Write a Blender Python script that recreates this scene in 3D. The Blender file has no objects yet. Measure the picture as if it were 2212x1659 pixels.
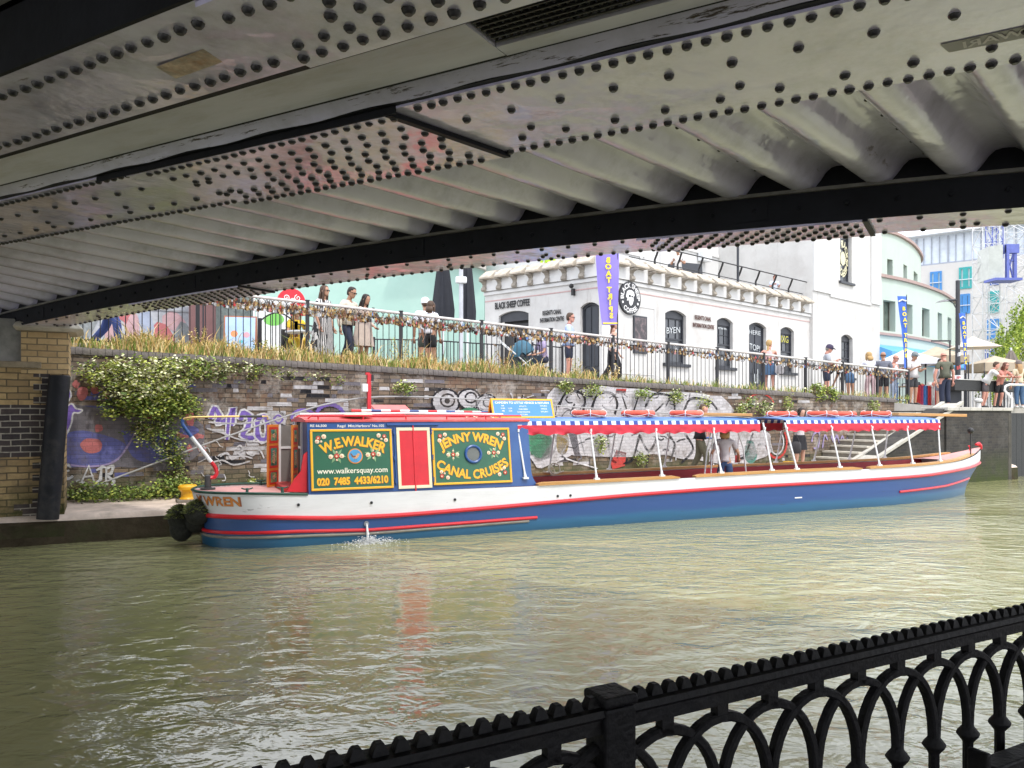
import bpy, bmesh, math, random
from mathutils import Vector, Matrix
R = math.radians
random.seed(11)
SC = bpy.context.scene
COL = SC.collection

# ------------------------------------------------------------------ camera, sky, sun, exposure
FPX, CX, CY, EYE = 1660.0, 1106.0, 897.0, 1.95        # focal length, centre column, horizon row (2212 px wide), eye height over the water
cam_d = bpy.data.cameras.new("camera")
cam_d.sensor_width = 36.0
cam_d.lens = 36.0 * FPX / 2212.0
cam_d.shift_y = (CY - 829.5) / 2212.0
cam_d.clip_start, cam_d.clip_end = 0.05, 3000.0
cam = bpy.data.objects.new("camera", cam_d)
cam.location = (0, 0, EYE)
cam.rotation_euler = (R(90), 0, 0)
COL.objects.link(cam)
SC.camera = cam

SUN_DIR = Vector((0.58, -0.81)).normalized()          # horizontal direction towards the sun
SUN_EL = R(58)
world = bpy.data.worlds.new("World")
SC.world = world
world.use_nodes = True
wt = world.node_tree
wbg = wt.nodes["Background"]
sky = wt.nodes.new("ShaderNodeTexSky")
sky.sky_type = 'NISHITA'
sky.sun_disc = False
sky.sun_elevation = SUN_EL
sky.sun_rotation = math.atan2(SUN_DIR.x, SUN_DIR.y)
sky.air_density, sky.dust_density, sky.ozone_density = 1.0, 3.0, 1.0
# thin bright summer cloud over the blue
wtc = wt.nodes.new("ShaderNodeTexCoord")
wno = wt.nodes.new("ShaderNodeTexNoise")
wno.inputs["Scale"].default_value = 2.2
wno.inputs["Detail"].default_value = 7.0
wno.inputs["Roughness"].default_value = 0.6
wrm = wt.nodes.new("ShaderNodeMapRange")
wrm.inputs[1].default_value, wrm.inputs[2].default_value = 0.36, 0.60
wrm.inputs[3].default_value, wrm.inputs[4].default_value = 0.25, 1.0
wmx = wt.nodes.new("ShaderNodeMix")
wmx.data_type = 'RGBA'
wmx.inputs[7].default_value = (14.0, 14.4, 15.4, 1)
wt.links.new(wtc.outputs["Generated"], wno.inputs["Vector"])
wt.links.new(wno.outputs["Fac"], wrm.inputs[0])
wt.links.new(wrm.outputs[0], wmx.inputs[0])
wt.links.new(sky.outputs[0], wmx.inputs[6])
wt.links.new(wmx.outputs[2], wbg.inputs["Color"])
wbg.inputs["Strength"].default_value = 0.15

sun_d = bpy.data.lights.new("sun", 'SUN')
sun_d.energy = 1.6
sun_d.angle = R(3.0)
sun_d.color = (1.0, 0.95, 0.87)
sun = bpy.data.objects.new("sun", sun_d)
_sv = Vector((SUN_DIR.x * math.cos(SUN_EL), SUN_DIR.y * math.cos(SUN_EL), math.sin(SUN_EL)))
sun.rotation_euler = _sv.to_track_quat('Z', 'Y').to_euler()
sun.location = (20, -20, 30)
COL.objects.link(sun)

SC.view_settings.view_transform = 'Standard'
SC.view_settings.look = 'None'
SC.view_settings.gamma = 1.0
SC.view_settings.exposure = 0.40
SC.cycles.max_bounces = 8
SC.cycles.diffuse_bounces = 4
SC.cycles.glossy_bounces = 4
SC.cycles.transparent_max_bounces = 12
SC.cycles.sample_clamp_indirect = 6.0
SC.cycles.blur_glossy = 0.6
SC.cycles.use_denoising = True

# ------------------------------------------------------------------ measuring helpers
class Frame:
    """A vertical working plane: origin on the ground, x to the right along it, y away from the camera."""
    def __init__(s, x, y, deg):
        s.o = Vector((x, y)); s.a = R(deg)
        s.u = Vector((math.cos(s.a), math.sin(s.a))); s.n = Vector((-math.sin(s.a), math.cos(s.a)))
        s.M = Matrix.Translation((x, y, 0)) @ Matrix.Rotation(s.a, 4, 'Z')
    def s(s, px, v=0.0):
        k = (px - CX) / FPX
        p = s.o + s.n * v
        return (k * p.y - p.x) / (s.u.x - k * s.u.y)
    def at(s, px, py, v=0.0):
        q = s.s(px, v)
        d = s.o.y + s.u.y * q + s.n.y * v
        return q, EYE - (py - CY) / FPX * d
    def w(s, q, v, z=0.0):
        p = s.o + s.u * q + s.n * v
        return Vector((p.x, p.y, z))

def P(px, py, d):
    return Vector(((px - CX) / FPX * d, d, EYE - (py - CY) / FPX * d))
def Pz(px, d, z):
    return Vector(((px - CX) / FPX * d, d, z))

BOAT = Frame(-2.40, 11.77, 24.5)
BANK = Frame(0.0, 17.4, 27.92)
BRG = Frame(0.0, 0.0, -30.96)
BRIGHT = Frame(2.63, 22.5, 42.0)       # the long side of the white castle-like building
BLEFT = Frame(2.63, 22.5, -40.0)       # its short side (x runs negative from the corner)

def gz(x):
    return 2.87 - 0.045 * max(-14.0, min(15.0, x))
def interp(tab, x):
    if x <= tab[0][0]: return tab[0][1]
    for (a, b), (c, d) in zip(tab, tab[1:]):
        if x <= c:
            t = (x - a) / (c - a)
            return b + (d - b) * t
    return tab[-1][1]
def lin(c):
    return c / 12.92 if c <= 0.04045 else ((c + 0.055) / 1.055) ** 2.4
def H(h, k=1.0):
    return tuple(lin(int(h[i:i + 2], 16) / 255.0) * k for i in (0, 2, 4))

# ------------------------------------------------------------------ materials
MATS = {}
def mat(name, col, rough=0.6, metal=0.0, var=0.12, scale=4.0, bump=0.0, bscale=None, spec=0.5, stain=None, stain_amt=0.0, stain_scale=1.2, coat=0.0, stretch=None, coat_rough=0.12, bdist=0.02):
    if name in MATS: return MATS[name]
    m = bpy.data.materials.new(name); m.use_nodes = True
    nt = m.node_tree; b = nt.nodes["Principled BSDF"]
    b.inputs["Roughness"].default_value = rough
    b.inputs["Metallic"].default_value = metal
    b.inputs["Specular IOR Level"].default_value = spec
    if coat: b.inputs["Coat Weight"].default_value = coat; b.inputs["Coat Roughness"].default_value = coat_rough
    tc = nt.nodes.new("ShaderNodeTexCoord"); vec = tc.outputs["Object"]
    if stretch:
        mp = nt.nodes.new("ShaderNodeMapping"); mp.inputs["Scale"].default_value = stretch
        nt.links.new(vec, mp.inputs[0]); vec = mp.outputs[0]
    no = nt.nodes.new("ShaderNodeTexNoise"); no.inputs["Scale"].default_value = scale; no.inputs["Detail"].default_value = 6; no.inputs["Roughness"].default_value = 0.65
    nt.links.new(vec, no.inputs["Vector"])
    mr = nt.nodes.new("ShaderNodeMapRange"); mr.inputs[1].default_value, mr.inputs[2].default_value = 0.3, 0.7
    nt.links.new(no.outputs["Fac"], mr.inputs[0])
    mx = nt.nodes.new("ShaderNodeMix"); mx.data_type = 'RGBA'
    mx.inputs[6].default_value = (*[max(0, c * (1 - var)) for c in col], 1)
    mx.inputs[7].default_value = (*[min(1, c * (1 + var)) for c in col], 1)
    nt.links.new(mr.outputs[0], mx.inputs[0])
    out = mx.outputs[2]
    if stain:
        n2 = nt.nodes.new("ShaderNodeTexNoise"); n2.inputs["Scale"].default_value = stain_scale; n2.inputs["Detail"].default_value = 8; n2.inputs["Roughness"].default_value = 0.7
        nt.links.new(vec, n2.inputs["Vector"])
        m2 = nt.nodes.new("ShaderNodeMapRange"); m2.inputs[1].default_value, m2.inputs[2].default_value = 0.48, 0.72
        m2.inputs[4].default_value = stain_amt
        nt.links.new(n2.outputs["Fac"], m2.inputs[0])
        x2 = nt.nodes.new("ShaderNodeMix"); x2.data_type = 'RGBA'
        x2.inputs[7].default_value = (*stain, 1)
        nt.links.new(m2.outputs[0], x2.inputs[0]); nt.links.new(out, x2.inputs[6]); out = x2.outputs[2]
    nt.links.new(out, b.inputs["Base Color"])
    if bump:
        bn = nt.nodes.new("ShaderNodeTexNoise"); bn.inputs["Scale"].default_value = bscale or scale * 4; bn.inputs["Detail"].default_value = 5
        nt.links.new(vec, bn.inputs["Vector"])
        bp = nt.nodes.new("ShaderNodeBump"); bp.inputs["Strength"].default_value = bump; bp.inputs["Distance"].default_value = bdist
        nt.links.new(bn.outputs["Fac"], bp.inputs["Height"]); nt.links.new(bp.outputs[0], b.inputs["Normal"])
        if coat: nt.links.new(bp.outputs[0], b.inputs["Coat Normal"])
    MATS[name] = m
    return m

def chips(m, col, lo, hi, scale, amt, stretch):
    """flaked or scuffed patches over a paint"""
    nt = m.node_tree; b = nt.nodes["Principled BSDF"]; L = nt.links; src = b.inputs["Base Color"].links[0].from_socket
    mp = nt.nodes.new("ShaderNodeMapping"); mp.inputs["Scale"].default_value = stretch; L.new(nt.nodes["Texture Coordinate"].outputs["Object"], mp.inputs[0])
    n = nt.nodes.new("ShaderNodeTexNoise"); n.inputs["Scale"].default_value = scale; n.inputs["Detail"].default_value = 8; n.inputs["Roughness"].default_value = 0.7; L.new(mp.outputs[0], n.inputs["Vector"])
    r = nt.nodes.new("ShaderNodeMapRange"); r.inputs[1].default_value, r.inputs[2].default_value = lo, hi; r.inputs[4].default_value = amt; L.new(n.outputs["Fac"], r.inputs[0])
    x = nt.nodes.new("ShaderNodeMix"); x.data_type = 'RGBA'; x.inputs[7].default_value = (*col, 1); L.new(r.outputs[0], x.inputs[0]); L.new(src, x.inputs[6]); L.new(x.outputs[2], b.inputs["Base Color"])

def brickmat(name, c1, c2, mortar, bw=0.225, bh=0.075, patch=None, patch_amt=0.0, patch_scale=0.8, moss=None, moss_z=(0, 0), rough=0.9, msize=0.008, axis='x', bump=0.6, patch2=None, patch2_amt=0.0):
    """Brickwork on an upright plane of the object's own frame; moss grows below moss_z."""
    if name in MATS: return MATS[name]
    m = bpy.data.materials.new(name); m.use_nodes = True
    nt = m.node_tree; L = nt.links; b = nt.nodes["Principled BSDF"]
    b.inputs["Roughness"].default_value = rough; b.inputs["Specular IOR Level"].default_value = 0.25
    tc = nt.nodes.new("ShaderNodeTexCoord")
    sp = nt.nodes.new("ShaderNodeSeparateXYZ"); L.new(tc.outputs["Object"], sp.inputs[0])
    cb = nt.nodes.new("ShaderNodeCombineXYZ")
    if axis == 'x': L.new(sp.outputs[0], cb.inputs[0])
    else:
        ad = nt.nodes.new("ShaderNodeMath"); L.new(sp.outputs[0], ad.inputs[0]); L.new(sp.outputs[1], ad.inputs[1]); L.new(ad.outputs[0], cb.inputs[0])
    L.new(sp.outputs[2], cb.inputs[1])
    wob = nt.nodes.new("ShaderNodeTexNoise"); wob.inputs["Scale"].default_value = 3.0; L.new(tc.outputs["Object"], wob.inputs["Vector"])
    wv = nt.nodes.new("ShaderNodeVectorMath"); wv.operation = 'MULTIPLY_ADD'; wv.inputs[1].default_value = (0.03, 0.03, 0)
    L.new(wob.outputs["Color"], wv.inputs[0]); L.new(cb.outputs[0], wv.inputs[2])
    br = nt.nodes.new("ShaderNodeTexBrick")
    br.inputs["Scale"].default_value = 1.0
    br.inputs["Brick Width"].default_value = bw; br.inputs["Row Height"].default_value = bh; br.inputs["Mortar Size"].default_value = msize
    br.inputs["Mortar Smooth"].default_value = 0.2
    br.inputs["Color1"].default_value = (*c1, 1); br.inputs["Color2"].default_value = (*c2, 1); br.inputs["Mortar"].default_value = (*mortar, 1)
    L.new(wv.outputs[0], br.inputs["Vector"])
    out = br.outputs["Color"]
    def layer(col, amt, scale, lo, hi, src=None, off=0.0):
        nonlocal out
        n = nt.nodes.new("ShaderNodeTexNoise"); n.inputs["Scale"].default_value = scale; n.inputs["Detail"].default_value = 9; n.inputs["Roughness"].default_value = 0.72
        if off:
            va = nt.nodes.new("ShaderNodeVectorMath"); va.inputs[1].default_value = (off, off, off); L.new(tc.outputs["Object"], va.inputs[0]); L.new(va.outputs[0], n.inputs["Vector"])
        else: L.new(tc.outputs["Object"], n.inputs["Vector"])
        r = nt.nodes.new("ShaderNodeMapRange"); r.inputs[1].default_value, r.inputs[2].default_value = lo, hi; r.inputs[4].default_value = amt
        L.new(n.outputs["Fac"], r.inputs[0]); f = r.outputs[0]
        if src is not None:
            mu = nt.nodes.new("ShaderNodeMath"); mu.operation = 'MULTIPLY'; L.new(f, mu.inputs[0]); L.new(src, mu.inputs[1]); f = mu.outputs[0]
        x = nt.nodes.new("ShaderNodeMix"); x.data_type = 'RGBA'; x.inputs[7].default_value = (*col, 1)
        L.new(f, x.inputs[0]); L.new(out, x.inputs[6]); out = x.outputs[2]
    # each brick and patch of wall slightly different
    layer(tuple(c * 0.45 for c in c1), 0.55, 9.0, 0.48, 0.72)
    if patch: layer(patch, patch_amt, patch_scale, 0.5, 0.66, off=7.0)
    if patch2: layer(patch2, patch2_amt, patch_scale * 1.7, 0.52, 0.64, off=21.0)
    if moss:
        rz = nt.nodes.new("ShaderNodeMapRange"); rz.inputs[1].default_value, rz.inputs[2].default_value = moss_z[1], moss_z[0]
        L.new(sp.outputs[2], rz.inputs[0]); layer(moss, 1.0, 2.5, 0.25, 0.55, src=rz.outputs[0])
    L.new(out, b.inputs["Base Color"])
    bn = nt.nodes.new("ShaderNodeTexNoise"); bn.inputs["Scale"].default_value = 25; bn.inputs["Detail"].default_value = 6
    L.new(tc.outputs["Object"], bn.inputs["Vector"])
    mm = nt.nodes.new("ShaderNodeMath"); mm.operation = 'MULTIPLY_ADD'; mm.inputs[1].default_value = -0.9; L.new(br.outputs["Fac"], mm.inputs[0]); L.new(bn.outputs["Fac"], mm.inputs[2])
    bp = nt.nodes.new("ShaderNodeBump"); bp.inputs["Strength"].default_value = bump; bp.inputs["Distance"].default_value = 0.012
    L.new(mm.outputs[0], bp.inputs["Height"]); L.new(bp.outputs[0], b.inputs["Normal"])
    MATS[name] = m
    return m

# ------------------------------------------------------------------ mesh building
class MB:
    def __init__(s): s.bm = bmesh.new(); s.T = Matrix.Identity(4); s.mi = 0
    def _f(s, vs):
        try:
            f = s.bm.faces.new(vs); f.material_index = s.mi; return f
        except ValueError: return None
    def v(s, p): return s.bm.verts.new(s.T @ Vector(p))
    def poly(s, pts): return s._f([s.v(p) for p in pts])
    def box(s, c, d, rot=None, taper=1.0):
        """box of full size d centred on c; taper shrinks its top"""
        M = Matrix.Translation(c) @ (rot.to_4x4() if rot is not None else Matrix.Identity(4))
        vs = []
        for z in (-.5, .5):
            k = taper if z > 0 else 1.0
            for x, y in ((-.5, -.5), (.5, -.5), (.5, .5), (-.5, .5)):
                vs.append(s.v(M @ Vector((x * d[0] * k, y * d[1] * k, z * d[2]))))
        for q in ((3, 2, 1, 0), (4, 5, 6, 7), (0, 1, 5, 4), (1, 2, 6, 5), (2, 3, 7, 6), (3, 0, 4, 7)): s._f([vs[i] for i in q])
    def b2(s, x0, x1, y0, y1, z0, z1): s.box(((x0 + x1) / 2, (y0 + y1) / 2, (z0 + z1) / 2), (abs(x1 - x0), abs(y1 - y0), abs(z1 - z0)))
    def tube(s, pts, r, n=8, caps=True, flat=None):
        pts = [Vector(p) for p in pts]
        rs = r if isinstance(r, (list, tuple)) else [r] * len(pts)
        rings = []; ref = None
        for i, p in enumerate(pts):
            t = (pts[min(i + 1, len(pts) - 1)] - pts[max(i - 1, 0)])
            if t.length < 1e-9: t = Vector((0, 0, 1))
            t.normalize()
            if ref is None: ref = Vector((0, 0, 1)) if abs(t.z) < 0.9 else Vector((1, 0, 0))
            a = (ref - t * ref.dot(t))
            if a.length < 1e-6: a = t.orthogonal()
            a.normalize(); b = t.cross(a); ref = a
            rings.append([s.v(p + (a * math.cos(2 * math.pi * k / n) * (flat or 1.0) + b * math.sin(2 * math.pi * k / n)) * rs[i]) for k in range(n)])
        for A, B in zip(rings, rings[1:]):
            for k in range(n): s._f([A[k], A[(k + 1) % n], B[(k + 1) % n], B[k]])
        if caps: s._f(rings[0][::-1]); s._f(rings[-1])
    def bar(s, p, q, r, n=6): s.tube([p, q], r, n)
    def lathe(s, prof, c=(0, 0, 0), n=16, ax='z', sx=1.0, sy=1.0):
        rings = []
        for r, h in prof:
            ring = []
            for k in range(n):
                a = 2 * math.pi * k / n; x, y = r * math.cos(a) * sx, r * math.sin(a) * sy
                p = (x, y, h) if ax == 'z' else ((x, h, y) if ax == 'y' else (h, x, y))
                ring.append(s.v(Vector(c) + Vector(p)))
            rings.append(ring)
        for A, B in zip(rings, rings[1:]):
            for k in range(n): s._f([A[k], A[(k + 1) % n], B[(k + 1) % n], B[k]])
        s._f(rings[0][::-1]); s._f(rings[-1])
    def ball(s, c, r, n=10, m=7, sc=(1, 1, 1), rot=None):
        prof = []; c = Vector(c); rings = []
        for j in range(1, m):
            t = math.pi * j / m
            ring = []
            for k in range(n):
                a = 2 * math.pi * k / n
                p = Vector((math.sin(t) * math.cos(a) * r * sc[0], math.sin(t) * math.sin(a) * r * sc[1], math.cos(t) * r * sc[2]))
                if rot is not None: p = rot @ p
                ring.append(s.v(c + p))
            rings.append(ring)
        tp, bt = Vector((0, 0, r * sc[2])), Vector((0, 0, -r * sc[2]))
        if rot is not None: tp, bt = rot @ tp, rot @ bt
        tv, bv = s.v(c + tp), s.v(c + bt)
        for A, B in zip(rings, rings[1:]):
            for k in range(n): s._f([A[k], B[k], B[(k + 1) % n], A[(k + 1) % n]])
        for k in range(n):
            s._f([tv, rings[0][k], rings[0][(k + 1) % n]]); s._f([bv, rings[-1][(k + 1) % n], rings[-1][k]])
    def loft(s, rings, close=True, caps=True):
        R_ = [[s.v(p) for p in r] for r in rings]
        for A, B in zip(R_, R_[1:]):
            n = len(A)
            for k in range(n if close else n - 1): s._f([A[k], A[(k + 1) % n], B[(k + 1) % n], B[k]])
        if caps and close: s._f(R_[0][::-1]); s._f(R_[-1])
        return R_
    def prism(s, pts, off):
        """closed polygon pushed along the vector off"""
        off = Vector(off)
        A = [s.v(p) for p in pts]; B = [s.v(Vector(p) + off) for p in pts]
        n = len(A)
        s._f(A[::-1]); s._f(B)
        for k in range(n): s._f([A[k], A[(k + 1) % n], B[(k + 1) % n], B[k]])
    def torus(s, c, R0, r, n=24, m=8, M=None, flat=1.0):
        M = M or Matrix.Identity(3); rings = []
        for i in range(n):
            a = 2 * math.pi * i / n
            rings.append([s.v(Vector(c) + M @ Vector(((R0 + r * math.cos(2 * math.pi * j / m)) * math.cos(a), (R0 + r * math.cos(2 * math.pi * j / m)) * math.sin(a), flat * r * math.sin(2 * math.pi * j / m)))) for j in range(m)])
        for i in range(n):
            A, B = rings[i], rings[(i + 1) % n]
            for j in range(m): s._f([A[j], B[j], B[(j + 1) % m], A[(j + 1) % m]])
    def add_mesh(s, me, M=None, warp=None):
        M = M or Matrix.Identity(4)
        vs = [s.v(M @ (warp(v.co) if warp else v.co)) for v in me.vertices]
        for p in me.polygons: s._f([vs[i] for i in p.vertices])
    def build(s, name, mats, parent=None, M=None, smooth=False, bevel=0.0, recalc=True):
        if recalc and len(s.bm.faces) < 60000: bmesh.ops.recalc_face_normals(s.bm, faces=s.bm.faces[:])
        me = bpy.data.meshes.new(name); s.bm.to_mesh(me); s.bm.free()
        for m in (mats if isinstance(mats, (list, tuple)) else [mats]): me.materials.append(m)
        if smooth:
            me.polygons.foreach_set("use_smooth", [True] * len(me.polygons))
            if smooth != 'all': me.set_sharp_from_angle(angle=R(40))
        o = bpy.data.objects.new(name, me); COL.objects.link(o)
        if parent is not None: o.parent = parent
        if M is not None: o.matrix_local = M
        if bevel:
            bv = o.modifiers.new("bevel", 'BEVEL'); bv.width = bevel; bv.segments = 2; bv.limit_method = 'ANGLE'; bv.angle_limit = R(40)
        return o

def tag(o, label=None, cat=None, group=None, kind=None):
    if label: o["label"] = label
    if cat: o["category"] = cat
    if group: o["group"] = group
    if kind: o["kind"] = kind
    return o
def empty(name, M, label=None, cat=None, group=None, kind=None, parent=None):
    o = bpy.data.objects.new(name, None); COL.objects.link(o); o.empty_display_size = 0.3
    if parent is not None: o.parent = parent
    if isinstance(M, Matrix): o.matrix_local = M
    else: o.location = M
    return tag(o, label, cat, group, kind)
def dup(o, M=None, parent=None, label=None):
    c = o.copy(); COL.objects.link(c)
    if parent is not None: c.parent = parent
    if M is not None: c.matrix_local = M
    if label: c["label"] = label
    for ch in o.children: dup(ch, None, c)
    return c

# a private scene in which text and skinned bodies are turned into plain meshes
TMP = bpy.data.scenes.new("workbench")
def evaluate(o):
    TMP.collection.objects.link(o)
    with bpy.context.temp_override(scene=TMP, view_layer=TMP.view_layers[0]):
        dg = bpy.context.evaluated_depsgraph_get()
        me = bpy.data.meshes.new_from_object(o.evaluated_get(dg))
    TMP.collection.objects.unlink(o)
    return me
def text_mesh(st, size=1.0, bold=0.0, ext=0.0, spacing=1.0, align='CENTER'):
    cu = bpy.data.curves.new("text", 'FONT'); cu.body = st; cu.size = size; cu.offset = bold; cu.extrude = ext
    cu.align_x = align; cu.space_character = spacing; cu.resolution_u = 3; cu.fill_mode = 'BOTH' if ext else 'FRONT'
    o = bpy.data.objects.new("text", cu)
    me = evaluate(o)
    bpy.data.objects.remove(o); bpy.data.curves.remove(cu)
    return me
def put_text(mb, st, x, z, width=None, height=0.1, bold=0.0, y=0.0, arc=0.0, ext=0.0, spacing=1.0, mirror=False, arcw=None, tilt=0.0):
    """Writing in the x-z plane, read from -y, centred on (x, z); height is the capital height; arc > 0 humps the line upward by that much"""
    me = text_mesh(st, 1.0, bold, ext, spacing)
    xs = [v.co.x for v in me.vertices]; ys = [v.co.y for v in me.vertices]
    x0, x1 = min(xs), max(xs)
    sz = height / 0.70
    sx = (width / (x1 - x0)) if width else sz
    W2 = (arcw or (width or (x1 - x0) * sx)) / 2
    cxm = (x0 + x1) / 2
    def warp(c):
        X = (c.x - cxm) * sx; Y = (c.y - 0.35) * sz
        if mirror: X = -X
        if arc:
            t = X / W2; zc = arc * (1 - t * t); sl = math.atan2(-2 * arc * t / W2, 1.0) * 0.85
            X2 = X - Y * math.sin(sl); Z2 = zc + Y * math.cos(sl)
        else: X2, Z2 = X, Y
        Z2 += X * math.tan(tilt)
        return Vector((x + X2, y - c.z * sz, z + Z2))
    mb.add_mesh(me, None, warp)
    bpy.data.meshes.remove(me)
# ================================================================== water
def water_material():
    m = bpy.data.materials.new("canal_water"); m.use_nodes = True
    nt = m.node_tree; L = nt.links; b = nt.nodes["Principled BSDF"]
    b.inputs["Roughness"].default_value = 0.04; b.inputs["IOR"].default_value = 1.45; b.inputs["Specular IOR Level"].default_value = 0.8
    tc = nt.nodes.new("ShaderNodeTexCoord")
    n0 = nt.nodes.new("ShaderNodeTexNoise"); n0.inputs["Scale"].default_value = 0.25; n0.inputs["Detail"].default_value = 4
    L.new(tc.outputs["Object"], n0.inputs["Vector"])
    cr = nt.nodes.new("ShaderNodeMix"); cr.data_type = 'RGBA'
    cr.inputs[6].default_value = (*WATER_A, 1); cr.inputs[7].default_value = (*WATER_B, 1)
    L.new(n0.outputs["Fac"], cr.inputs[0]); L.new(cr.outputs[2], b.inputs["Base Color"])
    # ripples: long lazy swell, crossing wavelets, and fine chop where the wind and the boat reach
    def noise(scale, sx, sy, rot, det, dist=0.0):
        mp = nt.nodes.new("ShaderNodeMapping"); mp.inputs["Rotation"].default_value = (0, 0, R(rot)); mp.inputs["Scale"].default_value = (sx, sy, 1)
        L.new(tc.outputs["Object"], mp.inputs[0])
        n = nt.nodes.new("ShaderNodeTexNoise"); n.inputs["Scale"].default_value = scale; n.inputs["Detail"].default_value = det; n.inputs["Roughness"].default_value = 0.5
        n.inputs["Distortion"].default_value = dist
        L.new(mp.outputs[0], n.inputs["Vector"]); return n.outputs["Fac"]
    a = noise(1.3, 0.6, 1.0, 12, 2, 0.4)
    c = noise(4.2, 0.7, 1.1, -14, 3, 0.6)
    e = noise(14.0, 0.8, 1.2, 30, 2)
    def scl(x, k, y=None):
        q = nt.nodes.new("ShaderNodeMath"); q.operation = 'MULTIPLY_ADD'; q.inputs[1].default_value = k
        L.new(x, q.inputs[0])
        if y is not None: L.new(y, q.inputs[2])
        else: q.inputs[2].default_value = 0
        return q.outputs[0]
    h = scl(e, 0.0046, scl(c, 0.040, scl(a, 0.030)))
    cm = nt.nodes.new("ShaderNodeMapRange"); cm.inputs[1].default_value, cm.inputs[2].default_value = 0.40, 0.62; cm.inputs[3].default_value, cm.inputs[4].default_value = 0.42, 1.25
    L.new(noise(0.22, 0.7, 1.3, 26, 3, 0.8), cm.inputs[0])
    mu = nt.nodes.new("ShaderNodeMath"); mu.operation = 'MULTIPLY'; L.new(h, mu.inputs[0]); L.new(cm.outputs[0], mu.inputs[1]); h = mu.outputs[0]
    bp = nt.nodes.new("ShaderNodeBump"); bp.inputs["Strength"].default_value = 1.0; bp.inputs["Distance"].default_value = WAVE
    L.new(h, bp.inputs["Height"]); L.new(bp.outputs[0], b.inputs["Normal"])
    return m
WATER_A, WATER_B, WAVE = (0.232, 0.234, 0.108), (0.310, 0.306, 0.155), 1.0
mb = MB(); mb.poly([(-120, -12, 0), (160, -12, 0), (160, 120, 0), (-120, 120, 0)])
tag(mb.build("canal_water", water_material()), kind="structure")

# ================================================================== far bank: ground, quay, graffiti wall
M_pave = mat("paving", (0.36, 0.34, 0.31), 0.9, var=0.2, scale=2, bump=0.2, stain=(0.2, 0.19, 0.17), stain_amt=0.6)
mb = MB()
xs = [-220, -60, -30, -20, -14, -8, -4, 0, 4, 8, 12, 16, 20, 30, 60, 300]
vs = [0.12, 1, 4, 10, 20, 40, 90, 320]
g = [[mb.v((*BANK.w(s, .12).xy, -.5)) for s in xs]] + [[mb.v((*BANK.w(s, v).xy, gz(BANK.w(s, v).x))) for s in xs] for v in vs]
for A, B in zip(g, g[1:]):
    for k in range(len(xs) - 1): mb._f([A[k], A[k + 1], B[k + 1], B[k]])
tag(mb.build("ground", M_pave), kind="structure")

QV = -1.86            # quay edge, measured out from the wall
QZ = 0.44
LOCK_S = BANK.s(2064, QV)          # where the lock wall begins
M_quay = mat("quay_stone", (0.60, 0.50, 0.42), 0.9, var=0.22, scale=3, bump=0.5, stain=(0.19, 0.17, 0.13), stain_amt=0.7, stain_scale=1.6)
M_quayface = mat("quay_face", (0.050, 0.040, 0.026), 1.0, spec=0.1, var=0.35, scale=5, bump=0.8, stain=(0.035, 0.045, 0.018), stain_amt=0.9, stain_scale=1.3)
mb = MB(); mb.T = BANK.M
prof = [(0.0, QZ + 0.03), (-1.70, QZ), (-1.80, QZ - 0.02), (-1.86, QZ - 0.09)]
S0, S1 = -22.0, 16.5
st = [S0 + i * (S1 - S0) / 40 for i in range(41)]
rows = [[mb.v((s, v, z + random.uniform(-.012, .012))) for s in st] for v, z in prof]
for A, B in zip(rows, rows[1:]):
    for k in range(40): mb._f([A[k], A[k + 1], B[k + 1], B[k]])
mb.mi = 1
low = [mb.v((s, -1.90, -0.6)) for s in st]
for k in range(40): mb._f([rows[-1][k], rows[-1][k + 1], low[k + 1], low[k]])
tag(mb.build("quay_path", [M_quay, M_quayface], smooth=True), kind="structure")

# graffiti wall
def cop(s):            # height of the coping
    return 2.745 - 0.0343 * BANK.w(s, 0).x
M_wall = brickmat("old_canal_brick", (0.25, 0.19, 0.135), (0.105, 0.085, 0.072), (0.060, 0.052, 0.044), bw=0.25, bh=0.085, msize=0.009, patch=(0.44, 0.41, 0.37), patch_amt=0.75, patch_scale=2.2, moss=(0.07, 0.085, 0.03), moss_z=(0.5, 1.0), patch2=(0.17, 0.085, 0.05), patch2_amt=0.5)
M_coping = mat("blue_brick_coping", (0.135, 0.120, 0.112), 0.8, var=0.3, scale=6, bump=0.5, stain=(0.10, 0.09, 0.06), stain_amt=0.7, stain_scale=3)
WALL = empty("canal_wall", BANK.M, "long weathered brick canal wall covered in graffiti behind the narrowboat", "wall")
mb = MB(); n = 60
st = [-9.5 + i * (LOCK_S + 9.4) / n for i in range(n + 1)]
front = [[mb.v((s, 0, -0.2)) for s in st], [mb.v((s, 0, cop(s))) for s in st], [mb.v((s, 0.40, cop(s))) for s in st], [mb.v((s, 0.40, -0.2)) for s in st]]
for A, B in zip(front, front[1:]):
    for k in range(n): mb._f([A[k], A[k + 1], B[k + 1], B[k]])
for k in (0, n): mb._f([f[k] for f in front])
mb.build("brick_face", M_wall, WALL)
mb = MB()                                   # bull-nosed brick-on-edge coping, each brick slightly out of line
s = -9.4
while s < LOCK_S - 0.1:
    z = cop(s) + random.uniform(-.006, .006); y = -0.04 + random.uniform(-.006, .006)
    pr = [(y, z + 0.003), (y - .012, z + 0.06), (y + 0.02, z + 0.12), (y + 0.10, z + 0.145), (y + 0.36, z + 0.145), (y + 0.36, z + 0.003)]
    mb.prism([(s, a, b) for a, b in pr], (0.108, 0, -0.004)); s += 0.115
mb.build("coping", M_coping, WALL, smooth=True)

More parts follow.
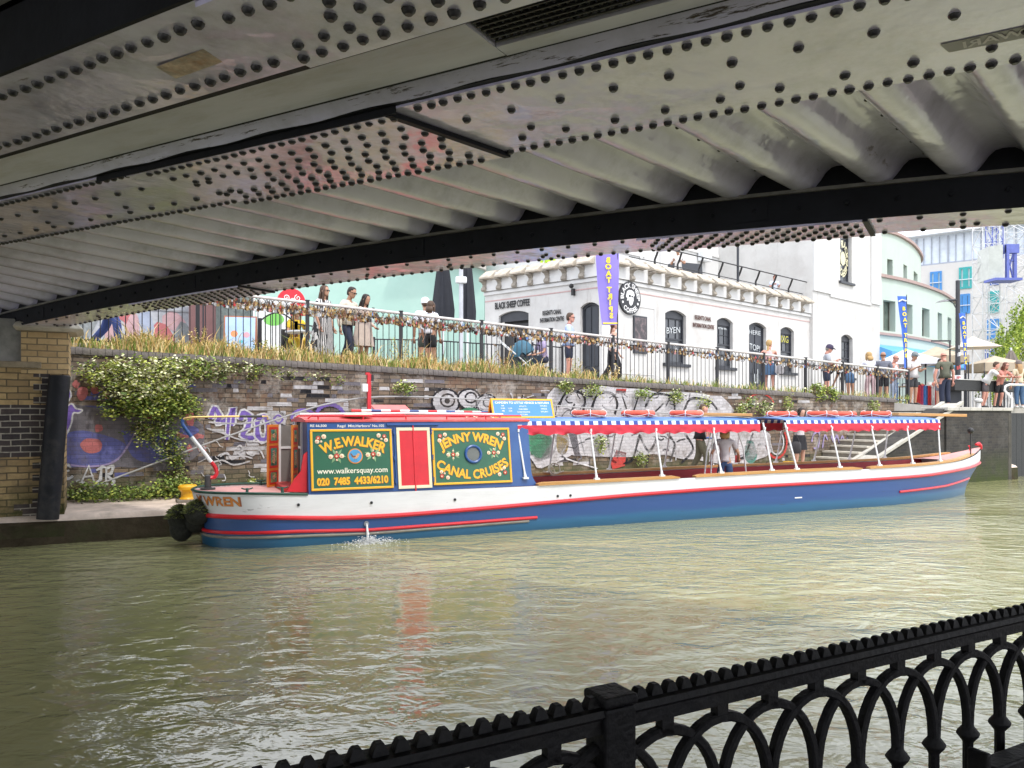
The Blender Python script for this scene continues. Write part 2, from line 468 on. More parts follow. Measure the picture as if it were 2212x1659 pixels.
# ---- graffiti: sprayed fills and outlines, a few mm proud of the bricks, worn through to the mortar
def paintmat(name, col, wear=0.35):
    if name in MATS: return MATS[name]
    m = brickmat(name, tuple(min(1, c * 1.06) for c in col), tuple(c * 0.86 for c in col), tuple(c * 0.72 + 0.02 for c in col), bump=0.5, patch=(0.16, 0.135, 0.11), patch_amt=wear, patch_scale=3.2)
    return m
GR = {"white": (0.62, 0.62, 0.63), "silver": (0.52, 0.51, 0.52), "purple": (0.20, 0.13, 0.46), "blue": (0.13, 0.14, 0.36), "pink": (0.52, 0.17, 0.17), "red": (0.50, 0.06, 0.05), "black": (0.02, 0.02, 0.024), "green": (0.08, 0.27, 0.15), "yellow": (0.52, 0.35, 0.05), "teal": (0.12, 0.40, 0.32), "grey": (0.17, 0.16, 0.18), "lilac": (0.34, 0.28, 0.48)}
GRB = {}; GRN = [0]
def gcol(c):
    if c not in GRB: GRB[c] = MB()
    GRN[0] += 1
    return GRB[c], -0.004 - 0.0004 * GRN[0] if GRN[0] < 60 else -0.028
def smooth_line(pts, k=4):
    out = []
    for i in range(len(pts) - 1):
        p0, p1, p2, p3 = pts[max(i - 1, 0)], pts[i], pts[i + 1], pts[min(i + 2, len(pts) - 1)]
        for j in range(k):
            t = j / k
            out.append(tuple(0.5 * (2 * p1[q] + (p2[q] - p0[q]) * t + (2 * p0[q] - 5 * p1[q] + 4 * p2[q] - p3[q]) * t * t + (3 * p1[q] - p0[q] - 3 * p2[q] + p3[q]) * t ** 3) for q in (0, 1)))
    out.append(pts[-1]); return out
def gfill(pts, c, sm=True):
    b, y = gcol(c)
    if sm: pts = smooth_line(list(pts) + [pts[0]], 4)[:-1]
    if c == 'silver': pts = [(x + random.uniform(-5, 5), y + random.uniform(-5, 5)) for x, y in pts]
    q = [BANK.at(*p) for p in pts]
    b.poly([(s, y, z) for s, z in q])
def gline(pts, c, w=5.0, sm=True, closed=False):
    b, y = gcol(c)
    if closed: pts = list(pts) + [pts[0]]
    if sm and len(pts) > 2: pts = smooth_line(list(pts), 4)
    q = [BANK.at(*p) for p in pts]
    d = BANK.o.y + BANK.u.y * q[0][0]
    w = w * d / FPX / 2
    L_ = []
    for i, p in enumerate(q):
        t = Vector((q[min(i + 1, len(q) - 1)][0] - q[max(i - 1, 0)][0], q[min(i + 1, len(q) - 1)][1] - q[max(i - 1, 0)][1]))
        if t.length < 1e-9: t = Vector((1, 0))
        t.normalize(); nrm = Vector((-t.y, t.x)); e = w * (1 + 0.18 * math.sin(i * 1.7))
        if i in (0, len(q) - 1): e *= 0.6
        L_.append((b.v((p[0] + nrm.x * e, y, p[1] + nrm.y * e)), b.v((p[0] - nrm.x * e, y, p[1] - nrm.y * e))))
    for A, B in zip(L_, L_[1:]): b._f([A[0], B[0], B[1], A[1]])
def ell(cx, cy, rx, ry, n=14, a0=0, a1=360):
    return [(cx + rx * math.cos(R(a0 + (a1 - a0) * i / n)), cy + ry * math.sin(R(a0 + (a1 - a0) * i / n))) for i in range(n + (0 if a1 - a0 == 360 else 1))]
def ghollow(pts, fill, line, w=4): gfill(pts, fill); gline(pts, line, w, closed=True)
# left mural: dark blue shapes, pink blots, purple hook
gfill([(128, 870), (200, 880), (270, 900), (420, 905), (440, 960), (400, 1000), (300, 1010), (210, 1005), (130, 1000)], "grey")
gfill([(128, 940), (180, 930), (255, 950), (272, 970), (240, 998), (190, 1006), (128, 1002)], "blue")
gfill([(262, 930), (330, 935), (390, 950), (380, 985), (330, 1000), (285, 985)], "blue")
gline([(128, 1000), (190, 1008), (245, 998), (275, 965), (300, 920)], "lilac", 4)
ghollow([(128, 895), (142, 880), (155, 872), (164, 882), (178, 886), (170, 892), (158, 893), (154, 915), (142, 940), (128, 948)], "purple", "white", 3.5)
gline([(128, 870), (140, 866), (150, 855), (146, 845), (136, 847), (130, 857)], "purple", 9); gline([(132, 876), (146, 868), (154, 853), (148, 840), (134, 842)], "white", 3)
for x, y, rx, ry in ((196, 962, 24, 16), (178, 850, 12, 16), (205, 840, 9, 12), (214, 925, 9, 9), (232, 855, 7, 8), (322, 896, 9, 14), (410, 903, 10, 18), (398, 938, 16, 8), (430, 942, 10, 6), (435, 968, 10, 8), (410, 968, 6, 9), (165, 830, 8, 8)):
    gfill([(px + random.uniform(-2, 2), py + random.uniform(-2, 2)) for px, py in ell(x, y, rx, ry, 9)], "pink")
gfill(ell(408, 930, 22, 10), "blue")
# white blackletter tag
for st in ([(126, 1008), (148, 1004), (153, 1010)], [(140, 1006), (138, 1022), (146, 1034), (158, 1028)], [(126, 1022), (150, 1016)], [(164, 1040), (172, 1036)],
           [(176, 1042), (192, 1006), (204, 1042)], [(180, 1030), (202, 1028)], [(172, 1043), (184, 1042)], [(208, 1016), (222, 1008), (230, 1010)], [(219, 1010), (217, 1036), (208, 1042)], [(230, 1010), (229, 1044)], [(230, 1012), (244, 1006), (240, 1022), (231, 1026), (246, 1040), (240, 1046)], [(222, 1042), (234, 1046)]):
    gline(st, "white", 6, sm=len(st) > 3)
# purple-and-white lettering
for st in ([(455, 905), (462, 882), (474, 898), (470, 912), (492, 905), (504, 882), (500, 920)], [(490, 950), (494, 900)], [(520, 908), (524, 892), (538, 898), (536, 920), (524, 940), (545, 946), (552, 936)], [(556, 905), (574, 900), (578, 940), (566, 950), (556, 938), (556, 905)]):
    gline(st, "white", 17); gline(st, "purple", 9)
for st in ([(450, 912), (520, 915), (560, 908)], [(446, 925), (480, 935), (520, 950), (575, 955)], [(470, 985), (490, 978), (500, 992), (520, 984), (545, 990)], [(508, 970), (518, 962), (524, 972), (514, 978), (528, 990)], [(530, 975), (545, 984), (560, 972), (570, 990)], [(455, 1000), (480, 994), (505, 1004), (540, 996)], [(430, 975), (436, 962), (444, 970)]):
    gline(st, "silver", 3.5)
# patchy whitewash, purple arc, eye-like rings
gfill(ell(655, 905, 26, 20, 11), "silver"); gline(ell(655, 905, 26, 20, 11, 180, 360), "purple", 6); gline(ell(712, 900, 30, 26, 10, 200, 360), "purple", 8)
gfill(ell(600, 905, 20, 15, 10), "silver"); gline([(590, 905), (600, 897), (610, 906), (600, 914)], "purple", 4, closed=True)
for cx, cy, rx in ((962, 868, 30), (1012, 862, 24), (1050, 872, 22)):
    ghollow(ell(cx, cy, rx, rx * 0.9, 14), "silver", "black", 4); gline(ell(cx + 4, cy - 3, rx * .5, rx * .45, 9), "black", 4, closed=True)
gfill(ell(965, 866, 6, 6, 8), "black"); gfill([(975, 900), (1010, 880), (1048, 892), (1046, 910), (975, 912)], "green")
# long silver piece under and over the awning, black outlines
gfill([(1192, 842), (1300, 838), (1420, 848), (1560, 858), (1565, 905), (1400, 905), (1190, 900)], "silver")
for st in ([(1205, 880), (1220, 850), (1245, 846), (1262, 860), (1258, 890)], [(1276, 885), (1290, 852), (1320, 850), (1332, 872), (1326, 895)], [(1340, 845), (1352, 885)], [(1380, 850), (1366, 892)], [(1392, 880), (1410, 852), (1450, 858), (1456, 886)], [(1475, 892), (1490, 862), (1530, 866), (1548, 885)], [(1230, 895), (1240, 872)], [(1410, 893), (1432, 872)]):
    gline(st, "black", 6)
gfill([(1330, 840), (1352, 840), (1350, 850), (1328, 850)], "red", False)
gfill([(1146, 935), (1240, 928), (1500, 935), (1650, 930), (1655, 985), (1560, 1000), (1440, 985), (1300, 990), (1235, 985), (1180, 1006), (1150, 1000)], "silver")
gfill([(1140, 935), (1182, 936), (1194, 958), (1184, 984), (1160, 990), (1142, 975)], "green"); gline([(1142, 975), (1160, 992), (1186, 986), (1200, 962), (1198, 940)], "white", 5)
gfill([(1202, 938), (1222, 936), (1228, 955), (1220, 980), (1206, 980), (1200, 958)], "yellow")
gline([(1206, 985), (1250, 1000), (1290, 1012)], "white", 3); gfill([(1226, 935), (1244, 935), (1252, 985), (1240, 985)], "grey", False)
for st in ([(1250, 940), (1262, 982)], [(1290, 940), (1300, 955), (1290, 985)], [(1312, 938), (1316, 985), (1330, 1000)], [(1345, 940), (1332, 990)], [(1380, 938), (1366, 990), (1350, 1000)], [(1380, 938), (1400, 975), (1420, 940)], [(1440, 938), (1456, 960), (1446, 995)], [(1476, 935), (1496, 970), (1470, 1000)], [(1540, 930), (1552, 985), (1572, 945), (1590, 990)], [(1625, 935), (1608, 985), (1590, 990)], [(1262, 950), (1282, 945)], [(1400, 975), (1398, 1000)]):
    gline(st, "black", 6)
gfill([(1318, 1000), (1330, 972), (1352, 978), (1348, 1006), (1322, 1014)], "red", False); gfill([(1612, 950), (1626, 955), (1634, 985), (1620, 1002), (1606, 985)], "teal")
gline(ell(1676, 955, 22, 34, 12, -40, 190), "red", 5); gline(ell(1676, 955, 15, 26, 12, -60, 210), "white", 3)
gline(ell(1640, 875, 30, 24, 10, 190, 350), "red", 3)
for st in ([(1752, 955), (1756, 938), (1768, 935), (1766, 965), (1756, 968)], [(1775, 968), (1780, 940), (1786, 950)], [(1794, 940), (1800, 955), (1806, 940), (1812, 956), (1818, 942), (1824, 955), (1830, 944)]):
    gline(st, "lilac", 4)
for x0, x1, y0, y1, cs, n, w0 in ((1150, 1640, 930, 1004, ("black", "grey", "white"), 34, 3), (1190, 1570, 842, 900, ("black", "grey", "white"), 28, 2.6), (430, 580, 965, 1030, ("silver", "white"), 12, 2.0), (1100, 1190, 835, 880, ("silver", "black"), 8, 2.5)):
    for k in range(n):
        x, y = random.uniform(x0, x1), random.uniform(y0, y1); p = [(x, y)]; a = random.uniform(0, 6.28)
        for j in range(random.randint(2, 4)): a += random.uniform(-1.3, 1.3); l = random.uniform(5, 15); p.append((p[-1][0] + l * math.cos(a), p[-1][1] + l * math.sin(a) * .8))
        gline(p, random.choice(cs), w0 * random.uniform(.5, 1.4))
for x0, x1, y0, y1, cs, n in ((430, 930, 815, 1040, ("silver", "silver", "grey", "black"), 150), (150, 430, 830, 1030, ("grey", "black", "blue", "grey"), 90), (930, 1160, 850, 1000, ("silver", "grey", "black"), 50), (1140, 1760, 850, 1010, ("silver", "grey", "black", "white"), 150)):
    for k in range(n):                                   # single bricks caught by old paint
        s, z = BANK.at(random.uniform(x0, x1), random.uniform(y0, y1)); r = round(z / .085); s = (round(s / .25) + (.5 if r % 2 else 0)) * .25; b, _y = gcol(random.choice(cs)); l = random.choice((.11, .235, .235, .48)); yy = -.0018 - .00001 * k
        if .5 < z < cop(s) - .1: b.poly([(s + .006, yy, r * .085 + .006), (s + l, yy, r * .085 + .006), (s + l - random.uniform(0, .02), yy, r * .085 + .078), (s + .006 + random.uniform(0, .02), yy, r * .085 + .078)])
for c, b in GRB.items():
    b.build("graffiti", paintmat("spray_" + c, GR[c], 0.6 if c == "silver" else 0.45), WALL, recalc=False)

# old grey pipe stapled along the wall
mb = MB()
pts = [(-100, 1180), (128, 1080), (300, 1014), (470, 950), (640, 892), (720, 870), (820, 857), (1000, 861), (1250, 880), (1450, 893), (1640, 904)]
pl = [BANK.at(a, b, -0.16) for a, b in smooth_line(pts, 3)]
pl = [p for p in pl if p[1] > 0.45]
mb.T = BANK.M; mb.tube([(s, -0.16, z) for s, z in pl], 0.017, 7)
tag(mb.build("wall_cable", mat("cable_grey", (0.34, 0.34, 0.34), 0.5), smooth=True), "thin grey cable slung diagonally along the graffiti wall behind the boat", "cable")

# ================================================================== lock wall, steps, lock gate
M_lock = brickmat("lock_brick", (0.062, 0.056, 0.050), (0.038, 0.037, 0.038), (0.062, 0.058, 0.052), patch=(0.11, 0.105, 0.095), patch_amt=0.5, patch_scale=1.6, moss=(0.05, 0.065, 0.02), moss_z=(0.05, 1.0), axis='xy')
M_capst = mat("pale_capstone", (0.46, 0.44, 0.40), 0.85, var=0.15, scale=3, bump=0.4, stain=(0.22, 0.2, 0.17), stain_amt=0.5)
LK = empty("lock_wall", BANK.M, "dark mossy brick lock wall with pale capstones right of the bow", "wall")
ZL = 2.08
s_st = BANK.s(1862, QV)
LOCK_E = BANK.s(2183, QV)
mb = MB()
mb.b2(LOCK_S - 0.45, LOCK_E, QV - 0.02, 0.5, -0.6, ZL)
mb.build("brick_face", M_lock, LK, smooth=False)
mb = MB()
for i in range(6):
    w = (LOCK_E - LOCK_S + 0.5) / 6
    mb.b2(LOCK_S - 0.47 + i * w + 0.006, LOCK_S - 0.47 + (i + 1) * w - 0.006, QV - 0.07, QV + 0.75, ZL + 0.002, ZL + 0.10)
mb.build("capstone", M_capst, LK, bevel=0.012)
STP = empty("stone_steps", BANK.M, "stone steps with pale nosings and sloped parapet climbing from quay to lock", "steps")
nst = 10; run = (LOCK_S - 0.47 - s_st) / nst; rise = (ZL + 0.10 - QZ) / (nst + 1)
mb = MB()
for i in range(nst):
    mb.b2(s_st + i * run, LOCK_S - 0.475, QV + 0.62 + 0.001 * i, -0.012 - 0.001 * i, QZ - 0.1, QZ + rise * (i + 1) - 0.03)
mb.build("riser", mat("step_shadow_stone", (0.22, 0.20, 0.17), 0.9, var=0.25), STP)
mb = MB()
for i in range(nst):
    mb.b2(s_st + i * run - 0.04, s_st + (i + 1) * run - 0.002, QV + 0.624, -0.03, QZ + rise * (i + 1) - 0.028, QZ + rise * (i + 1) + 0.02)
mb.build("tread", mat("step_stone", (0.50, 0.47, 0.40), 0.85, var=0.2), STP)
mb = MB()
A, B = s_st - 0.1, LOCK_S + 0.35
mb.prism([(s_st, QV + 0.03, QZ - .6), (LOCK_S - 0.47, QV + 0.03, QZ - 0.6), (LOCK_S - 0.47, QV + 0.03, ZL + 0.05), (s_st, QV + 0.03, QZ + 0.06)], (0, 0.55, 0))
mb.build("side_wall", M_lock, STP)
mb = MB()
for y0, y1, h in ((QV - 0.03, QV + 0.09, 0.09), (QV + 0.0905, QV + 0.54, 0.035), (QV + 0.5405, QV + 0.66, 0.09)):
    sl = (ZL + 0.16 - QZ) / (B - A)
    mb.prism([(A, y0, QZ + 0.03), (B, y0, ZL + 0.19), (B, y0, ZL + 0.19 + h), (A, y0, QZ + 0.03 + h)], (0, y1 - y0, 0))
mb.build("parapet", mat("ramp_stone", (0.44, 0.42, 0.37), 0.85, var=0.18, scale=6, bump=0.3), STP, bevel=0.01)

LG = empty("lock_gate", BANK.M, "black timber lock gate with long balance beam at the right edge", "lock gate")
M_tim = mat("black_timber", (0.017, 0.018, 0.019), 0.55, var=0.4, scale=6, bump=0.3, stretch=(1, 1, 6))
mb = MB()
for i in range(8): mb.b2(LOCK_E + 0.02 + i * 0.3, LOCK_E + 0.31 + i * 0.3, QV + 0.5, QV + 0.62 + 0.01 * (i % 2), -0.5, 2.02)
mb.build("gate_leaf", M_tim, LG)
mb = MB(); mb.b2(LOCK_E - 0.16, LOCK_E + 0.015, QV - 0.03, QV + 0.5, -0.5, 2.0); mb.build("hollow_quoin", mat("quoin_timber", (0.06, 0.055, 0.045), 0.8, var=0.4), LG, bevel=0.02)
q0, zt = BANK.at(2052, 822, 0.55); q1, zt1 = BANK.at(2300, 826, 0.55)
mb = MB(); mb.b2(q0, q1 + 2, 0.38, 0.72, zt - 0.34, zt + 0.02)
mb.build("balance_beam", M_tim, LG, bevel=0.02)
mb = MB(); mb.b2(q0 + 0.1, q1 + 2, 0.36, 0.74, zt + 0.024, zt + 0.05); mb.build("beam_cap", mat("beam_white", (0.5, 0.5, 0.48), 0.6), LG)

# white tubular handrail beside the gate
mb = MB(); a = Pz(2186, 23.3, ZL + 0.1)
pts = [(a.x, a.y, ZL + 0.08), (a.x, a.y, ZL + 0.38), (a.x - 0.22, a.y, ZL + 0.62), (a.x - 0.20, a.y, ZL + 0.75), (a.x - 0.05, a.y + 0.05, ZL + 0.80), (a.x + 0.6, a.y + 0.3, ZL + 0.80), (a.x + 2.2, a.y + 1.0, ZL + 0.80), (a.x + 2.25, a.y + 1.0, ZL + 0.05)]
mb.tube([(p[0], p[1], p[2]) for p in pts], 0.035, 8)
tag(mb.build("handrail", mat("white_gloss", (0.75, 0.75, 0.74), 0.35, var=0.05), smooth=True), "white bent tubular handrail standing on the lock side at the right edge", "handrail")
mb = MB(); p = Pz(2114, 24.6, ZL + 0.1)
mb.lathe([(0.10, 0), (0.11, 0.05), (0.075, 0.10), (0.07, 0.24), (0.12, 0.29), (0.12, 0.35), (0.07, 0.39), (0.01, 0.40)], (p.x, p.y, ZL + 0.02), 14)
tag(mb.build("mooring_bollard", mat("white_paint_worn", (0.66, 0.65, 0.62), 0.6, var=0.1, stain=(0.3, 0.28, 0.25), stain_amt=0.6), smooth=True), "small white mushroom bollard on the lock side under the black beam", "bollard")

# yellow mooring bollard on its stone
q, z = BANK.at(405, 1075, -0.9)
YB = empty("mooring_bollard", BANK.M @ Matrix.Translation((q, -0.95, QZ)) @ Matrix.Scale(0.74, 4), "yellow cast mooring bollard on a stone slab by the boat's stern", "bollard")
mb = MB(); mb.box((0, 0, 0.03), (0.50, 0.46, 0.10)); mb.build("slab", mat("bollard_slab", (0.20, 0.18, 0.15), 0.9, var=0.2), YB, bevel=0.015)
mb = MB(); mb.lathe([(0.19, 0.08), (0.185, 0.10), (0.15, 0.13), (0.145, 0.24), (0.17, 0.28), (0.21, 0.31), (0.215, 0.37), (0.18, 0.41), (0.03, 0.425)], n=20)
mb.build("post", mat("bollard_yellow", (0.78, 0.42, 0.015), 0.4, var=0.08, scale=9, stain=(0.45, 0.22, 0.02), stain_amt=0.5, stain_scale=4), YB, smooth=True)
# second yellow bollard further along the quay
q, z = BANK.at(1704, 1000, -1.0)
YB2 = dup(YB, BANK.M @ Matrix.Translation((q, -1.0, QZ)) @ Matrix.Scale(0.74, 4), label="yellow bollard on the quay seen under the awning beside the woman in a black skirt")
for o in (YB, YB2): o["group"] = "yellow quay bollards"
# ================================================================== iron bridge overhead
def zA(s): return 3.48 - 0.0063 * (0.8575 * s + 4.884) ** 2          # soffit of the far girder
def zB(s): return 3.416 - 0.0219 * s                                  # soffit of the nearer ones
K = 0.8575
def steelmat(name, base, stain=(0.16, 0.13, 0.10), amt=0.5, rough=0.25, rust=0.0):
    m = mat(name, base, rough, var=0.10, scale=1.4, bump=0.55, bscale=1.0, bdist=0.09, stain=stain, stain_amt=amt, stain_scale=1.7, spec=0.7, coat=1.0)
    if rust:
        nt = m.node_tree; b = nt.nodes["Principled BSDF"]; L = nt.links
        src = b.inputs["Base Color"].links[0].from_socket
        tc = nt.nodes["Texture Coordinate"]
        mp = nt.nodes.new("ShaderNodeMapping"); mp.inputs["Scale"].default_value = (0.8, 7, 7); L.new(tc.outputs["Object"], mp.inputs[0])
        n = nt.nodes.new("ShaderNodeTexNoise"); n.inputs["Scale"].default_value = 4; n.inputs["Detail"].default_value = 10; n.inputs["Roughness"].default_value = 0.75; L.new(mp.outputs[0], n.inputs["Vector"])
        r = nt.nodes.new("ShaderNodeMapRange"); r.inputs[1].default_value, r.inputs[2].default_value = 0.55, 0.60; r.inputs[4].default_value = rust; L.new(n.outputs["Fac"], r.inputs[0])
        x = nt.nodes.new("ShaderNodeMix"); x.data_type = 'RGBA'; x.inputs[7].default_value = (0.05, 0.032, 0.02, 1)
        L.new(r.outputs[0], x.inputs[0]); L.new(src, x.inputs[6]); L.new(x.outputs[2], b.inputs["Base Color"])
    return m
M_fl = steelmat("grey_bridge_paint", (0.72, 0.69, 0.93), (0.34, 0.325, 0.43), 0.85)
M_flr = steelmat("grey_bridge_paint_rusty", (0.69, 0.68, 0.83), (0.36, 0.35, 0.40), 0.5, rust=0.95)
chips(M_fl, (0.13, 0.10, 0.08), .66, .70, 3.0, .75, (.7, 2.2, 2.2))
M_tr = steelmat("trough_paint", (0.64, 0.62, 0.80), (0.33, 0.32, 0.41), 0.85, rough=0.30)
chips(M_tr, (0.15, 0.12, 0.10), .67, .71, 2.5, .7, (2, .7, 2))
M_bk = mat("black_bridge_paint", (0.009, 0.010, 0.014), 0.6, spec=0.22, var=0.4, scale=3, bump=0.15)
M_rv = mat("rivet_shaded_paint", (0.020, 0.019, 0.019), 0.45, var=0.2, scale=20)  # same paint as the flanges; near-black colour stands in for the heads' shaded side
BR = empty("iron_bridge", BRG.M, "riveted iron road bridge seen from below, grey girders and corrugated deck", "bridge")
def ss(a, b, st=0.25):
    n = max(2, int((b - a) / st) + 1)
    return [a + (b - a) * i / (n - 1) for i in range(n)]
def slab(mb, zf, s0, s1, y0, y1, h0, h1):
    """long plate following the soffit curve, from y0 to y1, between heights h0 and h1 over it"""
    rows = []
    for s in ss(s0, s1): rows.append([(s, y0, zf(s) + h0), (s, y1, zf(s) + h0), (s, y1, zf(s) + h1), (s, y0, zf(s) + h1)])
    mb.loft(rows)
RIV = [(0.0, 1.0), (0.55, 0.82), (0.85, 0.5), (1.0, 0.0)]
def rivet(mb, p, r, dn=Vector((0, 0, -1))):
    """button head standing out along dn"""
    dn = dn.normalized(); a = dn.orthogonal().normalized(); b = dn.cross(a); p = Vector(p)
    rings = []
    for q, h in ((1.0, 0.0), (0.90, 0.45), (0.55, 0.80)):
        rings.append([mb.v(p + dn * (r * h) + (a * math.cos(k * math.pi / 4) + b * math.sin(k * math.pi / 4)) * r * q) for k in range(8)])
    for A, B in zip(rings, rings[1:]):
        for k in range(8): mb._f([A[k], A[(k + 1) % 8], B[(k + 1) % 8], B[k]])
    mb._f(rings[-1])
SW, SE = -13.5, 7.5
def row(mb, zf, y, s0, s1, pitch, r, h=0.0, jit=0.004):
    s = s0
    while s < s1:
        rivet(mb, (s + random.uniform(-jit, jit), y + random.uniform(-jit, jit), zf(s) + h), r * random.uniform(.84, .95)); s += pitch
# --- far girder
gA = empty("girder", Matrix.Identity(4), parent=BR)
y0, y1 = 7.05 * K, 7.67 * K
for a, b in ((-9.5, -7.35), (-2.42, -0.68)): mb = MB(); slab(mb, zA, a, b, y0 + .01, y1 - .01, -0.018, -0.002); mb.build("splice_plate", M_fl, gA)
mb = MB(); slab(mb, zA, SW, SE, y0, y1, 0, 0.03); mb.mi = 1
for a, b, dense in ((SW, -9.5, 0), (-9.5, -7.35, 1), (-7.35, -2.42, 0), (-2.42, -0.68, 1), (-0.68, SE, 0)):
    if dense:
        for j, yy in enumerate((0.05, 0.16, 0.27, 0.37, 0.47, 0.56)): row(mb, zA, y0 + yy * (y1 - y0) / 0.615, a + 0.06 + (j % 2) * 0.06, b - 0.05, 0.12, 0.024, -0.018)
    else:
        row(mb, zA, y0 + 0.07, a + .1, b, 0.26, 0.024); row(mb, zA, y1 - 0.045, a + .1, b, 0.13 if b < -0.6 else 0.26, 0.024); row(mb, zA, y1 - 0.17, a + .55, b, 1.1, 0.024); row(mb, zA, y1 - 0.24, a + .62, b, 1.1, 0.024); row(mb, zA, y1 - 0.14, a + .70, b, 1.1, 0.024)
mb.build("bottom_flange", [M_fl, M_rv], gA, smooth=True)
mb = MB(); slab(mb, zA, SW, SE, y0 - .008, y0 - .0008, -.002, 0.033); slab(mb, zA, SW, SE, y0 + 0.02, y0 + 0.05, 0.034, 0.235); slab(mb, zA, SW, SE, y0 + 0.052, y0 + 0.075, 0.032, 0.80)
for s in (-11.8, -8.4, -4.9, -1.6, 1.4): mb.b2(s, s + 0.25, y0 + 0.012, y0 + 0.019, zA(s) + 0.05, zA(s) + 0.21)
mb.mi = 0
s = -13
while s < SE:
    rivet(mb, (s, y0 + 0.02, zA(s) + 0.13), 0.02, Vector((0, -1, 0))); s += 0.33
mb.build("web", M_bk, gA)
mb = MB(); slab(mb, zA, SW, SE, y0 - 0.004, y0 + 0.05, 0.237, 0.262); mb.build("web_ledge", mat("ledge_grey", (0.16, 0.155, 0.14), 0.6, var=0.4, scale=5), gA)
mb = MB()
slab(mb, zA, SW, SE, y1 - 0.10, y1 - 0.02, 0.032, 1.9)
mb.build("fascia", mat("fascia_paint", (0.10, 0.12, 0.10), 0.5), gA)
# --- corrugated trough deck between the girders
mb = MB(); per = 0.515; rows = []
ya, yb = 4.30 * K, 7.05 * K + 0.056
def trough(s):
    t = (s / per) % 1.0
    # flat-bottomed trough with rounded shoulders
    q = 0.5 - 0.5 * math.cos(2 * math.pi * t)
    return 0.16 * (q * q * (3 - 2 * q)) ** 1.1
n = int((SE - SW) / per * 14)
for i in range(n + 1):
    s = SW + (SE - SW) * i / n
    h = trough(s + .065)
    rows.append([(s + .23 * (ya + (yb - ya) * j / 6 - yb), ya + (yb - ya) * j / 6, zB(s) * (1 - j / 6) + zA(s) * j / 6 + 0.255 + h + 0.004 * math.sin(s * 5 + j)) for j in range(7)])
mb.loft(rows, close=False, caps=False); mb.mi = 1
for s0 in (-1.53, -0.40, -5.05):
    sL = s0 + per * 0.30
    for j in range(9):
        t = (j + 0.4) / 9; y = ya + (yb - ya) * t
        rivet(mb, (sL + .23 * (y - yb), y, zB(sL) * (1 - t) + zA(sL) * t + 0.253 + trough(sL + .065)), 0.014)
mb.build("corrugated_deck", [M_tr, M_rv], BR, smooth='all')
# --- second girder: broad flange with splice plate
gB = empty("girder", Matrix.Identity(4), parent=BR)
y0, y1 = 3.46 * K, 4.44 * K
mb = MB(); mb.loft([[(s + .23 * (y - y1), y, zB(s) + q) for s, q in ((-4.5, -.022), (-2.335, -.022), (-2.335, -.002), (-4.5, -.002))] for y in (y0 + .008, y1 - .008)]); mb.build("splice_plate", M_fl, gB)
mb = MB(); slab(mb, zB, SW, SE, y0, y1, 0, 0.03); mb.mi = 1
for a, b, dense in ((SW, -4.6, 0), (-4.55, -2.40, 1), (-2.40, SE, 0)):
    h = -0.022 if dense else 0
    row(mb, zB, y0 + 0.045, a + 0.05, b - 0.02, 0.080, 0.025, h); row(mb, zB, y1 - 0.035, a + 0.05, b - 0.02, 0.078, 0.025, h)
    if dense:
        for j, yy in enumerate((0.18, 0.29, 0.40, 0.50, 0.60, 0.70)):
            row(mb, zB, y0 + yy, a + 0.1 + (j % 2) * 0.07 + (0.5 if j in (2, 3) else 0.0), b - 0.06, 0.135, 0.026, h)
        row(mb, zB, y0 + 0.34, a + 0.12, a + 0.3, 0.12, 0.026, h); row(mb, zB, y0 + 0.55, a + 0.08, a + 0.3, 0.12, 0.026, h)
    else:
        row(mb, zB, y0 + 0.28, a + 0.18, b - 0.1, 0.27, 0.026); row(mb, zB, y1 - 0.20, a + 0.3, b - 0.1, 0.27, 0.026); 
        row(mb, zB, y1 - 0.31, a + 0.42, b - 0.1, 1.08, 0.026)
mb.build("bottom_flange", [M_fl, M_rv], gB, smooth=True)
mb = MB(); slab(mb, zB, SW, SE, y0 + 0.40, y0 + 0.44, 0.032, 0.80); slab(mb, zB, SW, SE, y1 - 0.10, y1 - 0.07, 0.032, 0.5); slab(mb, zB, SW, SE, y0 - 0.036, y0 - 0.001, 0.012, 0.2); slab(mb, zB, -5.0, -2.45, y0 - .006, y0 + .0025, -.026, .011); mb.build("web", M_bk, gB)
mb = MB(); sk = [[(s + .23 * (y - y1), y, zB(s) + q) for s, q in ((-2.33, -.026), (-2.29, -.026), (-2.29, -.001), (-2.33, -.001))] for y in (y0 + .004, y1 - .004)]; mb.loft(sk); mb.build("joint_gap", M_bk, gB); mb = MB(); slab(mb, zA, -0.685, -0.65, 7.05 * K, 7.67 * K, -0.02, -0.001); mb.build("joint_gap", M_bk, gA); mb = MB(); slab(mb, zA, -7.36, -7.325, 7.05 * K, 7.67 * K, -0.02, -0.001); mb.build("joint_gap", M_bk, gA)
mb = MB(); slab(mb, zB, SW, SE, 2.795 * K, 2.865 * K, 0.012, 0.2); mb.build("seam_strip", M_bk, BR)
mb = MB()                                         # flaking side plate and pale concrete soffit beside it
rows = [[(s, 3.415 * K, zB(s) + 0.012 + 0.006 * math.sin(s * 9)), (s, 3.385 * K, zB(s) + 0.035), (s, 3.34 * K, zB(s) + 0.066)] for s in ss(SW, SE, 0.12)]
mb.loft(rows, close=False, caps=False); mb.build("side_plate", M_flr, gB)
mb = MB(); slab(mb, zB, SW, -1.74, 2.87 * K, 3.318 * K, 0.058, 0.30); mb.build("soffit_strip", mat("strip_paint", (0.72, 0.72, 0.82), 0.5, var=0.1, scale=2, stain=(0.40, 0.38, 0.32), stain_amt=0.5, stain_scale=3, stretch=(0.5, 2, 2)), BR)
mb = MB(); slab(mb, zB, SW, SE, 3.322 * K, 3.342 * K, 0.060, 0.3); mb.build("seam_strip", M_bk, BR)
